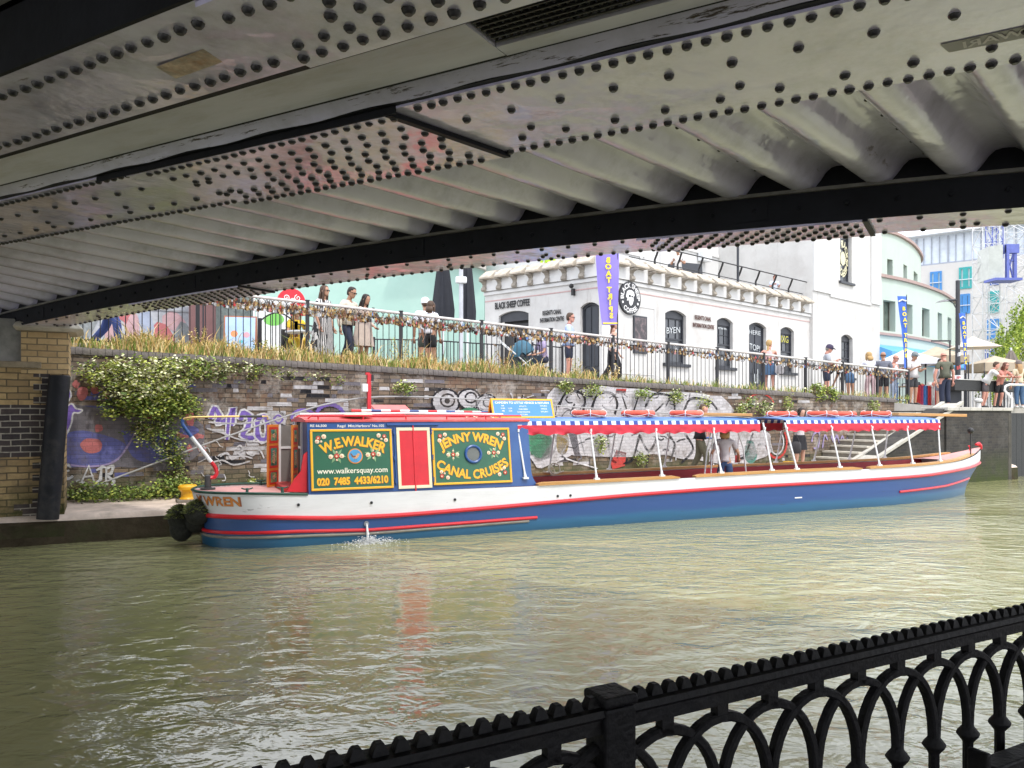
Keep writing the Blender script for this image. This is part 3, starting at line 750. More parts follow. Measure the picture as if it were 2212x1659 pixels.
mb = MB(); slab(mb, zB, -1.735, SE, 3.22 * K, 3.325 * K, 0.058, 0.30); mb.build("soffit_strip", MATS["strip_paint"], BR)
# expanded-metal grating where the strip stops
mb = MB()
gy0, gy1, gs0, gs1 = 2.72 * K, 3.20 * K, -1.72, 3.2
i = 0; s = gs0
while s < gs1:
    mb.b2(s, s + 0.008, gy0, gy1, zB(s) + 0.07, zB(s) + 0.095); s += 0.036
y = gy0
while y < gy1:
    slab(mb, zB, gs0, gs1, y, y + 0.007, 0.062, 0.069); y += 0.036
mb.build("grating", mat("grating_steel", (0.05, 0.05, 0.045), 0.6, var=0.3), BR)
# --- third girder, nearest
gC = empty("girder", Matrix.Identity(4), parent=BR)
y0, y1 = 2.117 * K, 2.80 * K
mb = MB(); slab(mb, zB, -2.45, 0.2, y0 + .006, y1 - .006, -0.022, -0.002); mb.build("splice_plate", M_fl, gC)
mb = MB(); slab(mb, zB, SW, SE, y0, y1, 0, 0.03); mb.mi = 1
row(mb, zB, 2.25 * K, SW, -2.5, 0.105, 0.029); row(mb, zB, 2.69 * K, SW, -2.5, 0.105, 0.029)
for j, yy in enumerate((2.25, 2.36, 2.46, 2.58, 2.69)): row(mb, zB, yy * K, -2.4 + (j % 2) * 0.07 + (0.35 if j in (1, 2) else 0), 0.15, 0.14 if j % 4 else 0.11, 0.029, -0.022)
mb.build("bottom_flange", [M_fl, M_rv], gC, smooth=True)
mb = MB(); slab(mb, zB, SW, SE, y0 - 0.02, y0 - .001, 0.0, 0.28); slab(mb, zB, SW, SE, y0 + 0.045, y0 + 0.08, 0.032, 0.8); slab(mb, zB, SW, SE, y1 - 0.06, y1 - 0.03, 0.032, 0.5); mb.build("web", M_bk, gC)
# faded flyer pasted under the third girder
q = Vector(((410 - CX) / FPX, 1)); dd = 2.5 / (1 + 0.6 * (410 - CX) / FPX); sx = (((410 - CX) / FPX * dd) - 2.5 * K * 0.5145) / K
mb = MB(); mb.poly([(sx - 0.15, 2.43 * K, zB(sx) - 0.004), (sx + 0.17, 2.43 * K, zB(sx) - 0.004), (sx + 0.14, 2.57 * K, zB(sx) - 0.004), (sx - 0.18, 2.57 * K, zB(sx) - 0.004)])
mb.build("sticker", mat("flyer_paper", (0.62, 0.52, 0.42), 0.7, var=0.45, scale=14, stain=(0.5, 0.25, 0.12), stain_amt=0.8, stain_scale=9), BR)
# painted-over stencil plate on the right: only the tail of a word shows
mb = MB()
def uw(px, py):
    d = (3.416 - EYE) * FPX / (CY - py)
    for _ in range(4):
        x = (px - CX) / FPX * d; s = x * K - d * 0.5145; d = (zB(s) - EYE) * FPX / (CY - py)
    x = (px - CX) / FPX * d
    return x * K - d * 0.5145, x * 0.5145 + d * 0.8575
a, b, c, d_ = uw(2030, 95), uw(2300, 36), uw(2320, 60), uw(2050, 112)
mb.poly([(p[0], p[1], zB(p[0]) - 0.003) for p in (a, b, c, d_)])
mb.build("stencil_patch", mat("patch_grey", (0.33, 0.32, 0.31), 0.5), BR)
mb = MB()
me = text_mesh("WARI", 1.0, 0.02)
t0, t1 = uw(2080, 92), uw(2215, 62)
for v in me.vertices: pass
ux = Vector((t1[0] - t0[0], t1[1] - t0[1])); ln = ux.length; ux.normalize(); up = Vector((-ux.y, ux.x))
w = max(v.co.x for v in me.vertices); xm = min(v.co.x for v in me.vertices)
def wp(c):
    p = Vector(t1) - ux * ((c.x - xm) / (w - xm) * ln) + up * ((0.7 - c.y) * 0.085 - 0.02)
    return Vector((p.x, p.y, zB(p.x) - 0.006))
mb.add_mesh(me, None, wp); mb.build("stencil_lettering", mat("stencil_white", (0.62, 0.60, 0.58), 0.5, var=0.2), BR)
# --- deck slab overhead, back over the towpath behind us
mb = MB()
slab(mb, zB, SW, SE, -9.0, y0 - 0.03, 0.30, 0.42); mb.build("soffit_slab", mat("slab_grey", (0.30, 0.30, 0.28), 0.8, var=0.2, scale=1.5, stain=(0.14, 0.14, 0.12), stain_amt=0.7), BR)
mb = MB(); mb.b2(SW - 1, SE + 1, -9.0, 7.67 * K - 0.02, 4.36, 4.75); mb.build("road_deck", mat("deck_concrete", (0.25, 0.25, 0.24), 0.9), BR)

# ================================================================== far abutment on the left
M_stock = brickmat("yellow_stock_brick", (0.50, 0.36, 0.18), (0.27, 0.19, 0.10), (0.12, 0.095, 0.06), bw=0.29, bh=0.10, patch=(0.12, 0.095, 0.07), patch_amt=0.6, patch_scale=1.8, moss=(0.05, 0.055, 0.018), moss_z=(0.5, 1.0), msize=0.010, bump=1.0, axis='xy')
M_blueb = brickmat("blue_engineering_brick", (0.070, 0.056, 0.056), (0.048, 0.042, 0.046), (0.36, 0.33, 0.28), bw=0.25, bh=0.094, msize=0.009, patch=(0.12, 0.10, 0.08), patch_amt=0.4, patch_scale=3, bump=0.4)
AV = -1.74
sc = BANK.s(139, AV)
AB = empty("bridge_abutment", BANK.M, "brick bridge abutment of yellow and dark bricks under the far girder", "abutment")
mb = MB(); mb.b2(sc - 13, sc - 0.50, AV, 4.0, -0.6, 2.66); mb.b2(sc - 0.50, sc, AV + 0.003, AV + 0.9, -0.6, 2.66); mb.build("brick_face", M_stock, AB)
mb = MB(); mb.b2(sc - 13, sc - 0.56, AV + 0.07, 4.0, 2.76, 3.40); mb.b2(sc - 14, sc - 2.2, AV + 1.5, 3.99, 3.41, 4.35); mb.build("bearing_block", mat("rough_render", (0.20, 0.20, 0.19), 0.85, var=0.3, scale=3, bump=0.4, stain=(0.36, 0.35, 0.33), stain_amt=0.7, stain_scale=2), AB)
mb = MB()
mb.b2(sc - 13, sc - 0.30, AV - 0.06, AV + 0.06, 2.66, 2.755); mb.build("string_course", mat("string_brick", (0.23, 0.19, 0.13), 0.9, var=0.3, scale=8, bump=0.6), AB, bevel=0.01)
mb = MB(); mb.b2(sc - 0.56, sc + 0.06, AV - 0.02, AV + 0.75, 2.58, 3.22); mb.build("pilaster", brickmat("pier_stock_brick", (0.52, 0.38, 0.20), (0.38, 0.27, 0.14), (0.20, 0.16, 0.10), bw=0.26, bh=0.095, msize=0.010, bump=0.6, axis='xy'), AB)
mb = MB(); mb.loft([[(sc - 0.62, AV - 0.10, 3.222), (sc + 0.16, AV - 0.10, 3.222), (sc + 0.16, AV + 0.8, 3.222), (sc - 0.62, AV + 0.8, 3.222)],
                    [(sc - 0.66, AV - 0.16, 3.27), (sc + 0.26, AV - 0.16, 3.27), (sc + 0.26, AV + 0.85, 3.27), (sc - 0.66, AV + 0.85, 3.27)],
                    [(sc - 0.62, AV - 0.12, 3.34), (sc + 0.18, AV - 0.12, 3.35), (sc + 0.18, AV + 0.85, 3.35), (sc - 0.62, AV + 0.85, 3.34)],
                    [(sc - 0.5, AV + 0.1, 3.40), (sc - 0.1, AV + 0.1, 3.40), (sc - 0.1, AV + 0.7, 3.40), (sc - 0.5, AV + 0.7, 3.40)]])
mb.build("capstone", mat("cap_stone", (0.48, 0.45, 0.38), 0.85, var=0.15, scale=6, bump=0.4, stain=(0.25, 0.23, 0.18), stain_amt=0.6), AB, bevel=0.012)
# dark blue-brick repair, toothed into the yellow work
def course(px0, px1, py0, py1, teeth=True):
    (a, z1), (b, z0) = BANK.at(px0, py0, AV), BANK.at(px1, py1, AV)
    n = max(1, round((z1 - z0) / 0.094)); h = (z1 - z0) / n
    for i in range(n):
        t = 0.11 * (i % 2) if teeth else 0
        mb.b2(a + t, b, AV - 0.004, AV - 0.0002, z0 + h * i, z0 + h * (i + 1) - 0.0004)
mb = MB()
course(72, 108, 800, 872); course(-400, 104, 872, 986, False); course(70, 104, 986, 1090); course(30, 104, 1090, 1125)
mb.build("dark_brick_patch", M_blueb, AB)
mb = MB(); mb.b2(sc - 13, sc + 0.02, AV - 0.13, AV - 0.006, -0.6, 0.32); mb.build("footing", M_quayface, AB, bevel=0.02)
# rubbing post leaning against the corner
(p0s, p0z), (p1s, p1z) = BANK.at(103, 1113, AV - 0.16), BANK.at(129, 811, AV - 0.12)
mb = MB(); mb.tube([(p0s, AV - 0.17, QZ - 0.05), (p0s * 0.5 + p1s * 0.5, AV - 0.14, (QZ + p1z) / 2), (p1s, AV - 0.12, p1z - 0.01), (p1s, AV - 0.12, p1z + 0.002)], [0.150, 0.150, 0.146, 0.125], 20)
RP = mb.build("rubbing_post", mat("black_post", (0.009, 0.010, 0.014), 0.6, spec=0.25, var=0.35, scale=4, bump=0.2, stain=(0.14, 0.13, 0.11), stain_amt=0.25, stain_scale=2.2), smooth=True)
RP.matrix_world = BANK.M
tag(RP, "scuffed black rounded post leaning against the corner of the brick abutment", "post")

# ================================================================== near bank: towpath and cast-iron parapet rail
a = math.atan(0.55)
RAIL = Frame(0, 1.39, math.degrees(a))
FZ = 0.36
mb = MB(); mb.T = RAIL.M
mb.loft([[(x, 0.12, FZ), (x, 0.16, FZ - 0.05), (x, 0.16, -0.8), (x, -9, -0.8), (x, -9, FZ)] for x in (-26, -8, 0, 8, 26)])
tag(mb.build("towpath", mat("towpath_brick", (0.17, 0.14, 0.12), 0.9, var=0.3, scale=5, bump=0.4)), kind="structure")
M_ci = mat("black_cast_iron", (0.0035, 0.0035, 0.005), 0.6, spec=0.25, var=0.5, scale=12, bump=0.25, bscale=60, stain=(0.014, 0.013, 0.011), stain_amt=0.5, stain_scale=9)
RL = empty("parapet_railing", RAIL.M, "black cast-iron railing with toothed top rail and interlaced arches in the foreground", "railing")
ZT = 1.405; X0, X1 = -2.6, 6.4
post_x = RAIL.s(1319)
mb = MB()
sect = [(-0.028, 0), (0.028, 0), (0.032, -0.012), (0.020, -0.022), (0.020, -0.048), (-0.020, -0.048), (-0.020, -0.022), (-0.032, -0.012)]
mb.loft([[(x, y, ZT - 0.014 + z) for y, z in sect] for x in (X0, post_x - 0.01, post_x + 0.3, 0.95, 3, X1)])
x = X0
while x < X1:                                  # cresting of blunt teeth
    if not (post_x - 0.042 < x < post_x + 0.042):
        h = 0.021 + random.uniform(-.001, .001)
        lo = [(x - 0.0145, -0.012), (x + 0.0145, -0.012), (x + 0.0145, 0.012), (x - 0.0145, 0.012)]
        mb.loft([[(p, q, ZT - 0.015) for p, q in lo], [(x + (p - x) * 0.85, q * 0.9, ZT - 0.015 + h * 0.4) for p, q in lo], [(x + (p - x) * 0.55, q * 0.8, ZT - 0.015 + h * 0.85) for p, q in lo], [(x + (p - x) * 0.40, q * 0.6, ZT - 0.015 + h) for p, q in lo]])
    x += 0.0385
mb.build("top_rail", M_ci, RL, smooth=True)
PP = 0.149
def arch_panel(xa, n):
    """n bays: pillars PP apart, each round arch spans two bays, so the arches interlace"""
    mb = MB()
    zsp = ZT - 0.30; ztop = ZT - 0.094
    for i in range(-1, n + 1):
        xc = xa + i * PP                           # crown of the arch
        pts = []
        for k in range(17):
            t = -1 + 2 * k / 16
            ang = math.pi * (1 - (t + 1) / 2)
            X = xc + PP * math.cos(ang) * 0.985; Z = zsp + (ztop - zsp) * math.sin(ang) ** 0.85
            pts.append((X, Z))
        ring = []
        for k, (X, Z) in enumerate(pts):
            t = Vector((pts[min(k + 1, 16)][0] - pts[max(k - 1, 0)][0], pts[min(k + 1, 16)][1] - pts[max(k - 1, 0)][1])).normalized()
            nn = Vector((-t.y, t.x)); w = 0.0105; o = (i % 2) * 0.0015
            ring.append([(X + nn.x * w, -0.007 - o, Z + nn.y * w), (X + nn.x * w * .6, -0.011 - o, Z + nn.y * w * .6), (X - nn.x * w * .6, -0.011 - o, Z - nn.y * w * .6), (X - nn.x * w, -0.007 - o, Z - nn.y * w), (X - nn.x * w, 0.008 + o, Z - nn.y * w), (X + nn.x * w, 0.008 + o, Z + nn.y * w)])
        mb.loft(ring)
        mb.b2(xc - 0.015, xc + 0.015, -0.011, 0.011, ztop - 0.005, ZT - 0.058)
    for i in range(0, n):
        xp = xa + i * PP
        mb.lathe([(0.0135, 0.42), (0.0135, zsp - 0.032), (0.015, zsp - 0.028), (0.029, zsp - 0.010), (0.029, zsp - 0.006), (0.015, zsp + 0.012), (0.014, zsp + 0.04)], (xp, 0, 0), 8)
    return mb
arch_panel(post_x + 0.135, 44).build("arch_panel", M_ci, RL, smooth=True)
arch_panel(post_x - 0.135 - 18 * PP, 18).build("arch_panel", M_ci, RL, smooth=True)
mb = MB(); mb.b2(X0, X1, -0.02, 0.02, 0.40, 0.45); mb.build("bottom_rail", M_ci, RL)
mb = MB(); mb.b2(post_x - 0.036, post_x + 0.036, -0.036, 0.036, FZ, ZT - 0.012); mb.b2(post_x - 0.039, post_x + 0.039, -0.039, 0.039, ZT - 0.010, ZT + 0.010); mb.build("post", M_ci, RL, bevel=0.006)
# small chest hung on the outside of the railing at the lower right
q, z = RAIL.at(2140, 1640, -0.05)
mb = MB(); mb.b2(q - 0.06, q + 0.42, -0.10, -0.04, z - 0.16, z + 0.008); mb.b2(q - 0.085, q - 0.065, -0.09, -0.035, z - 0.03, z + 0.045)
tag(mb.build("sign_plate", M_ci, M=RAIL.M, bevel=0.006), "black metal plate fixed to the foreground railing in the lower right corner", "plate")
# ================================================================== the narrowboat
M_white = mat("hull_white", (0.70, 0.71, 0.73), 0.38, var=0.05, scale=2.5, stain=(0.42, 0.42, 0.42), stain_amt=0.30, stain_scale=2.0, stretch=(0.6, 1, 4), bump=0.04, bscale=3)
M_blue = mat("boat_blue", (0.022, 0.078, 0.255), 0.33, var=0.10, scale=2, stain=(0.06, 0.15, 0.36), stain_amt=0.4, stain_scale=1.6, bump=0.03, bscale=3)
chips(M_white, (0.16, 0.16, 0.17), .655, .69, 5.0, .8, (.35, 1, 3.2)); chips(M_blue, (0.05, 0.08, 0.14), .64, .69, 4.0, .6, (.6, 1, 1.5))
M_red = mat("boat_red", (0.58, 0.018, 0.03), 0.30, var=0.10, scale=5)
M_redroof = mat("roof_red", (0.62, 0.09, 0.09), 0.45, var=0.12, scale=3, stain=(0.70, 0.32, 0.30), stain_amt=0.6)
M_redin = mat("inside_red", (0.30, 0.010, 0.018), 0.5, var=0.2)
M_wood = mat("varnished_wood", (0.52, 0.27, 0.09), 0.35, var=0.25, scale=3, stretch=(1, 14, 14), stain=(0.62, 0.40, 0.18), stain_amt=0.5)
M_yel = mat("sign_yellow", (0.80, 0.42, 0.02), 0.4, var=0.05)
M_cream = mat("cream_paint", (0.74, 0.66, 0.46), 0.45, var=0.08)
M_grn = mat("sign_green", (0.022, 0.115, 0.065), 0.35, var=0.10, scale=3)
M_polew = mat("white_pole", (0.72, 0.74, 0.76), 0.35, var=0.05)
M_dkgreen = mat("deck_edge_green", (0.015, 0.07, 0.05), 0.4, var=0.1)
M_black = mat("black_paint", (0.012, 0.012, 0.014), 0.45, var=0.3)
M_glass = mat("dark_glass", (0.03, 0.035, 0.04), 0.06, var=0.1, spec=0.8)
M_pink = mat("faded_red_deck", (0.58, 0.30, 0.28), 0.6, var=0.12, scale=4, stain=(0.42, 0.22, 0.2), stain_amt=0.5)
M_rope = mat("cotton_rope", (0.62, 0.57, 0.45), 0.9, var=0.15, scale=30)

def hullmat():
    m = bpy.data.materials.new("hull_side_paint"); m.use_nodes = True
    nt = m.node_tree; L = nt.links; b = nt.nodes["Principled BSDF"]; b.inputs["Roughness"].default_value = 0.36
    tc = nt.nodes.new("ShaderNodeTexCoord"); sp = nt.nodes.new("ShaderNodeSeparateXYZ"); L.new(tc.outputs["Object"], sp.inputs[0])
    n = nt.nodes.new("ShaderNodeTexNoise"); n.inputs["Scale"].default_value = 2.0; n.inputs["Detail"].default_value = 6
    mp = nt.nodes.new("ShaderNodeMapping"); mp.inputs["Scale"].default_value = (0.5, 1, 3); L.new(tc.outputs["Object"], mp.inputs[0]); L.new(mp.outputs[0], n.inputs["Vector"])
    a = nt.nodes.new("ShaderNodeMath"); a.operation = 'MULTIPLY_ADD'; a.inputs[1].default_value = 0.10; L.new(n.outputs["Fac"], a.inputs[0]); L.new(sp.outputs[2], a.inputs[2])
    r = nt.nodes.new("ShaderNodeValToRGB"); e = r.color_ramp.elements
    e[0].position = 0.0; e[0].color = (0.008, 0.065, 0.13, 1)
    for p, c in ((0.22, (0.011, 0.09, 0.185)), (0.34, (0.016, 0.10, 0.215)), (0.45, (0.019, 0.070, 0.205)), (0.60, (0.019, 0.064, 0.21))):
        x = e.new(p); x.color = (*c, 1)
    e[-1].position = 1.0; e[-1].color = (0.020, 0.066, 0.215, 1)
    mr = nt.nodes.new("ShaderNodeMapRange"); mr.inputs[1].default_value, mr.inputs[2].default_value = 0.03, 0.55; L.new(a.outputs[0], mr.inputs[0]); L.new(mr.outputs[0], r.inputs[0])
    # chips and scrapes
    c2 = nt.nodes.new("ShaderNodeTexNoise"); c2.inputs["Scale"].default_value = 9; c2.inputs["Detail"].default_value = 8; L.new(mp.outputs[0], c2.inputs["Vector"])
    q = nt.nodes.new("ShaderNodeMapRange"); q.inputs[1].default_value, q.inputs[2].default_value = 0.66, 0.72; q.inputs[4].default_value = 0.5; L.new(c2.outputs["Fac"], q.inputs[0])
    x = nt.nodes.new("ShaderNodeMix"); x.data_type = 'RGBA'; x.inputs[7].default_value = (0.03, 0.045, 0.06, 1); L.new(q.outputs[0], x.inputs[0]); L.new(r.outputs[0], x.inputs[6])
    L.new(x.outputs[2], b.inputs["Base Color"])
    n3 = nt.nodes.new("ShaderNodeTexNoise"); n3.inputs["Scale"].default_value = 1.6; L.new(mp.outputs[0], n3.inputs["Vector"])
    bp = nt.nodes.new("ShaderNodeBump"); bp.inputs["Strength"].default_value = 0.25; bp.inputs["Distance"].default_value = 0.03; L.new(n3.outputs["Fac"], bp.inputs["Height"]); L.new(bp.outputs[0], b.inputs["Normal"])
    return m
M_hull = hullmat()
NB = empty("narrowboat", BOAT.M, "long blue, white and red canal narrowboat with signwritten cabin and striped awning", "narrowboat")
BEAM = 1.90; OC = BEAM / 2
ZG = [(-2.25, .815), (-1.2, .80), (-.62, .752), (3, .748), (6, .775), (8.2, .80), (11, .81), (13, .83), (14.2, .875), (15.2, .985), (15.95, 1.16)]
ZR = [(-2.25, .475), (-1.2, .447), (-.4, .385), (.7, .376), (2.4, .42), (5, .51), (7, .55), (10, .565), (13, .60), (15.2, .70), (15.95, .80)]
def smoothtab(tab):
    def f(a): return (interp(tab, a - .35) + 2 * interp(tab, a) + interp(tab, a + .35)) / 4
    return f
zg, zr = smoothtab(ZG), smoothtab(ZR)
def half(a, z):
    """half breadth of the hull at station a and height z"""
    lo = max(0.0, min(1.0, z / 0.8))
    a0 = -2.12 - 0.16 * lo
    a1 = 15.35 + 0.62 * lo ** 1.4
    w = OC
    if a < -0.7:
        t = min(1.0, (-0.7 - a) / (-0.7 - a0)); w *= max(0.0, 1 - t ** 2.5) ** (1 / 2.3)
    if a > 10.8:
        t = min(1.0, (a - 10.8) / (a1 - 10.8)); w *= max(0.0, 1 - t ** (1.9 + 0.5 * lo)) ** 0.9
    return w, a0, a1
def hull_pt(t, z, side):
    """t in 0..1 along the hull"""
    w, a0, a1 = half(5, z)
    # stations bunch up at both ends
    q = 0.5 - 0.5 * math.cos(math.pi * t); q = 0.55 * q + 0.45 * t
    a = a0 + (a1 - a0) * q
    w, _, _ = half(a, z)
    return Vector((a, OC - side * w, z))
NT = 70
def band(mb, zf0, zf1, m=3, mi=0):
    mb.mi = mi
    for side in (1, -1):
        rows = []
        for j in range(m + 1):
            row = []
            for i in range(NT + 1):
                t = i / NT
                a = hull_pt(t, 0.5, side).x
                z = zf0(a) + (zf1(a) - zf0(a)) * j / m
                row.append(mb.v(hull_pt(t, z, side)))
            rows.append(row)
        for A, B in zip(rows, rows[1:]):
            for i in range(NT): mb._f([A[i], A[i + 1], B[i + 1], B[i]])
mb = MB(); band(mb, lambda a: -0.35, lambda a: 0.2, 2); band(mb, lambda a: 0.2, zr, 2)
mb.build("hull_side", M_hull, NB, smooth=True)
mb = MB(); band(mb, zr, zg, 3); mb.build("hull_topside", M_white, NB, smooth=True)
def strake(name, zf, a0, a1, r, m, side=1, flat=0.6):
    mb = MB(); pts = []
    for i in range(NT * 2 + 1):
        t = i / (NT * 2); a = hull_pt(t, 0.5, side).x
        p = hull_pt(t, zf(a), side)
        if a0 <= p.x <= a1:
            nrm = Vector((0, -side, 0)); pts.append(p + nrm * r * 0.2)
    mb.tube(pts, r, 8); return mb.build(name, m, NB, smooth=True)
strake("rubbing_strake", lambda a: zr(a) + 0.005, -2.3, 16, 0.034, M_red); strake("rubbing_strake", lambda a: zr(a) + 0.005, -2.3, 16, 0.034, M_red, -1)
strake("rubbing_strake", lambda a: interp([(-2.2, .235), (-.9, .225), (.2, .18), (3.2, .215)], a), -2.3, 3.2, 0.026, M_red)
strake("rubbing_strake", lambda a: interp([(11.9, .275), (14, .31), (15.8, .43)], a), 11.9, 15.40, 0.026, M_red)
strake("scuffed_band", lambda a: interp([(-2.2, .165), (-.9, .155), (.2, .125), (3.2, .165)], a), -2.2, 3.1, 0.022, mat("scuffed_grey", (0.22, 0.21, 0.18), 0.7, var=0.3, scale=8, stretch=(.5, 1, 3)), flat=.3)
strake("gunwale_edge", lambda a: zg(a) + 0.006, -2.3, -0.68, 0.020, M_dkgreen); strake("gunwale_edge", lambda a: zg(a) + 0.006, -2.3, -0.68, 0.020, M_dkgreen, -1)
strake("gunwale_edge", lambda a: zg(a) + 0.006, 14.9, 16, 0.020, M_dkgreen, -1)
# inside skin, floor, decks
mb = MB()
for side in (1, -1):
    rows = []
    for i in range(31):
        a = 3.1 + (14.4 - 3.1) * i / 30; w = max(.02, half(a, 0.6)[0] - 0.08); w0 = max(.01, half(a, 0.1)[0] - 0.10)
        rows.append([(a, OC - side * w0, 0.10), (a, OC - side * w, zg(a) - 0.01)])
    mb.loft(rows, close=False, caps=False)
rows = []
for i in range(31):
    a = 3.1 + (14.4 - 3.1) * i / 30; w = max(.01, half(a, 0.1)[0] - 0.10)
    rows.append([(a, OC - w, 0.10), (a, OC + w, 0.10)])
mb.loft(rows, close=False, caps=False)
mb.build("well_lining", M_redin, NB)
for a0, a1, dz in ((-2.28, -0.66, -0.03), (14.2, 15.97, -0.015)):
    mb = MB(); rows = []
    for i in range(21):
        a = a0 + (a1 - a0) * i / 20; w = max(0.005, half(a, 0.8)[0] - 0.01); z = zg(a) + dz
        rows.append([(a, OC - w, z), (a, OC - w * .4, z + 0.03), (a, OC + w * .4, z + 0.03), (a, OC + w, z)])
    mb.loft(rows, close=False, caps=False); mb.build("deck", M_pink, NB, smooth=True)
# side bench boxes inside the well
mb = MB()
for i in range(11):
    a = 4.4 + i * 0.85
    mb.b2(a, a + 0.62, OC - 0.55, OC - 0.13, 0.11, 0.50); mb.b2(a, a + 0.62, OC + 0.13, OC + 0.55, 0.11, 0.50)
mb.build("seat", mat("seat_red", (0.25, 0.02, 0.02), 0.6), NB, bevel=0.02)
# wooden capping on the gunwales, with boarding gaps
def capping(a0, a1, side):
    mb = MB(); rows = []
    n = 26
    for i in range(n + 1):
        a = a0 + (a1 - a0) * i / n; w = half(a, 0.8)[0]; y = OC - side * w; z = zg(a); e = 0.6 if i in (0, n) else 1
        rows.append([(a, y - side * 0.03, z + 0.004), (a, y - side * 0.035, z + 0.05 * e), (a, y + side * 0.09, z + 0.055 * e), (a, y + side * 0.09, z + 0.004)])
    mb.loft(rows); mb.build("gunwale_capping", M_wood, NB, smooth=True)
for a0, a1 in ((3.12, 6.05), (6.42, 10.75), (10.98, 15.2)): capping(a0, a1, 1)
capping(3.12, 15.2, -1)

# ---- cabin
CA0, CA1, CZ0, CZ1 = -0.68, 3.06, 0.745, 1.84
TUM = math.atan(0.17 / 1.09)
def co(z): return 0.10 + 0.17 * (z - 0.75) / 1.09            # inset of the cabin side
mb = MB()
ring = lambda a, e=0.0: [(a, co(CZ0) + e, CZ0), (a, co(CZ1) + e, CZ1), (a, BEAM - co(CZ1) - e, CZ1), (a, BEAM - co(CZ0) - e, CZ0)]
A, B = ring(CA0), ring(CA1)
mb.poly([A[0], B[0], B[1], A[1]]); mb.poly([A[3], A[2], B[2], B[3]])
mb.poly(B)
# after bulkhead with a doorway
dy0, dy1 = 0.66, 1.34
def yb(z, far=False): return BEAM - co(z) if far else co(z)
mb.poly([(CA0, co(CZ0), CZ0), (CA0, dy0, CZ0), (CA0, dy0, CZ1), (CA0, co(CZ1), CZ1)])
mb.poly([(CA0, dy1, CZ0), (CA0, BEAM - co(CZ0), CZ0), (CA0, BEAM - co(CZ1), CZ1), (CA0, dy1, CZ1)])
# curved end piece sweeping down to the gunwale
pts = [(CA1, co(CZ0), CZ0)] + [(CA1 + 0.17 * (1 - math.sin(R(k * 9))), co(CZ0 + 0.30 * (1 - math.cos(R(k * 9)))), CZ0 + 0.30 * (1 - math.cos(R(k * 9)))) for k in range(11)] + [(CA1, co(CZ1), CZ1)]
mb.prism(pts, (0, 0.03, 0)); mb.prism([(a, BEAM - y - .03, z) for a, y, z in pts], (0, 0.03, 0))
mb.build("cabin", M_blue, NB)
mb = MB()
rows = []
for a in (CA0 - 0.03, 0, 1, 2, CA1 + 0.03):
    rows.append([(a, co(CZ1) - 0.015, CZ1 + 0.004), (a, co(CZ1) - 0.015, CZ1 + 0.035), (a, co(CZ1) + .35, CZ1 + 0.07), (a, BEAM / 2, CZ1 + 0.085), (a, BEAM - co(CZ1) - .35, CZ1 + 0.07), (a, BEAM - co(CZ1) + 0.015, CZ1 + 0.035), (a, BEAM - co(CZ1) + 0.015, CZ1 + 0.004)])
mb.loft(rows); ROOF = mb.build("cabin_roof", M_redroof, NB)
mb = MB()
for y in (co(CZ1) + 0.06, BEAM - co(CZ1) - 0.06):
    mb.tube([(CA0 + 0.02, y, CZ1 + 0.06), (CA0 + 0.08, y, CZ1 + 0.10), (CA1 - 0.1, y, CZ1 + 0.10)], 0.014, 7)
    for a in (-0.5, 0.2, 0.9, 1.6, 2.3): mb.bar((a, y, CZ1 + 0.04), (a, y, CZ1 + 0.1), 0.012)
mb.build("grab_rail", M_red, NB, smooth=True)
mb = MB(); mb.b2(CA0 + 0.02, CA0 + 0.03, dy0 - 0.02, dy1 + 0.02, CZ0, CZ1 - 0.01); mb.build("doorway_dark", mat("cabin_inside", (0.09, 0.08, 0.075), 0.8), NB)
mb = MB()
mb.b2(CA0 - 0.03, CA0 + 0.005, dy1 - 0.07, dy1, CZ0, CZ1); mb.b2(CA0 - 0.03, CA0 + 0.005, dy0, dy0 + 0.03, CZ0, CZ1); mb.b2(CA0 - 0.026, CA0 + 0.012, dy0 + .03, dy1 - .07, 1.42, 1.45)
mb.prism([(CA0 - 0.02, dy1 - 0.12, 0.80), (CA0 - 0.02, dy1 - 0.05, 0.80), (CA0 - 0.02, dy1 - 0.20, 1.14), (CA0 - 0.02, dy1 - 0.24, 1.14)], (0.015, 0, 0))
mb.b2(-.96, -.92, 1.32, 1.35, .80, 1.80); mb.b2(-.73, -.70, 1.32, 1.35, .80, 1.80); mb.b2(-.92, -.73, 1.32, 1.35, 1.40, 1.44); mb.b2(-.92, -.73, 1.32, 1.35, .80, .86)
mb.build("door_frame", M_polew, NB)
mb = MB(); mb.b2(-.95, -.71, 1.335, 1.345, .86, 1.78); mb.build("doorway_screen", mat("screen_grey", (0.20, 0.19, 0.18), .6), NB)
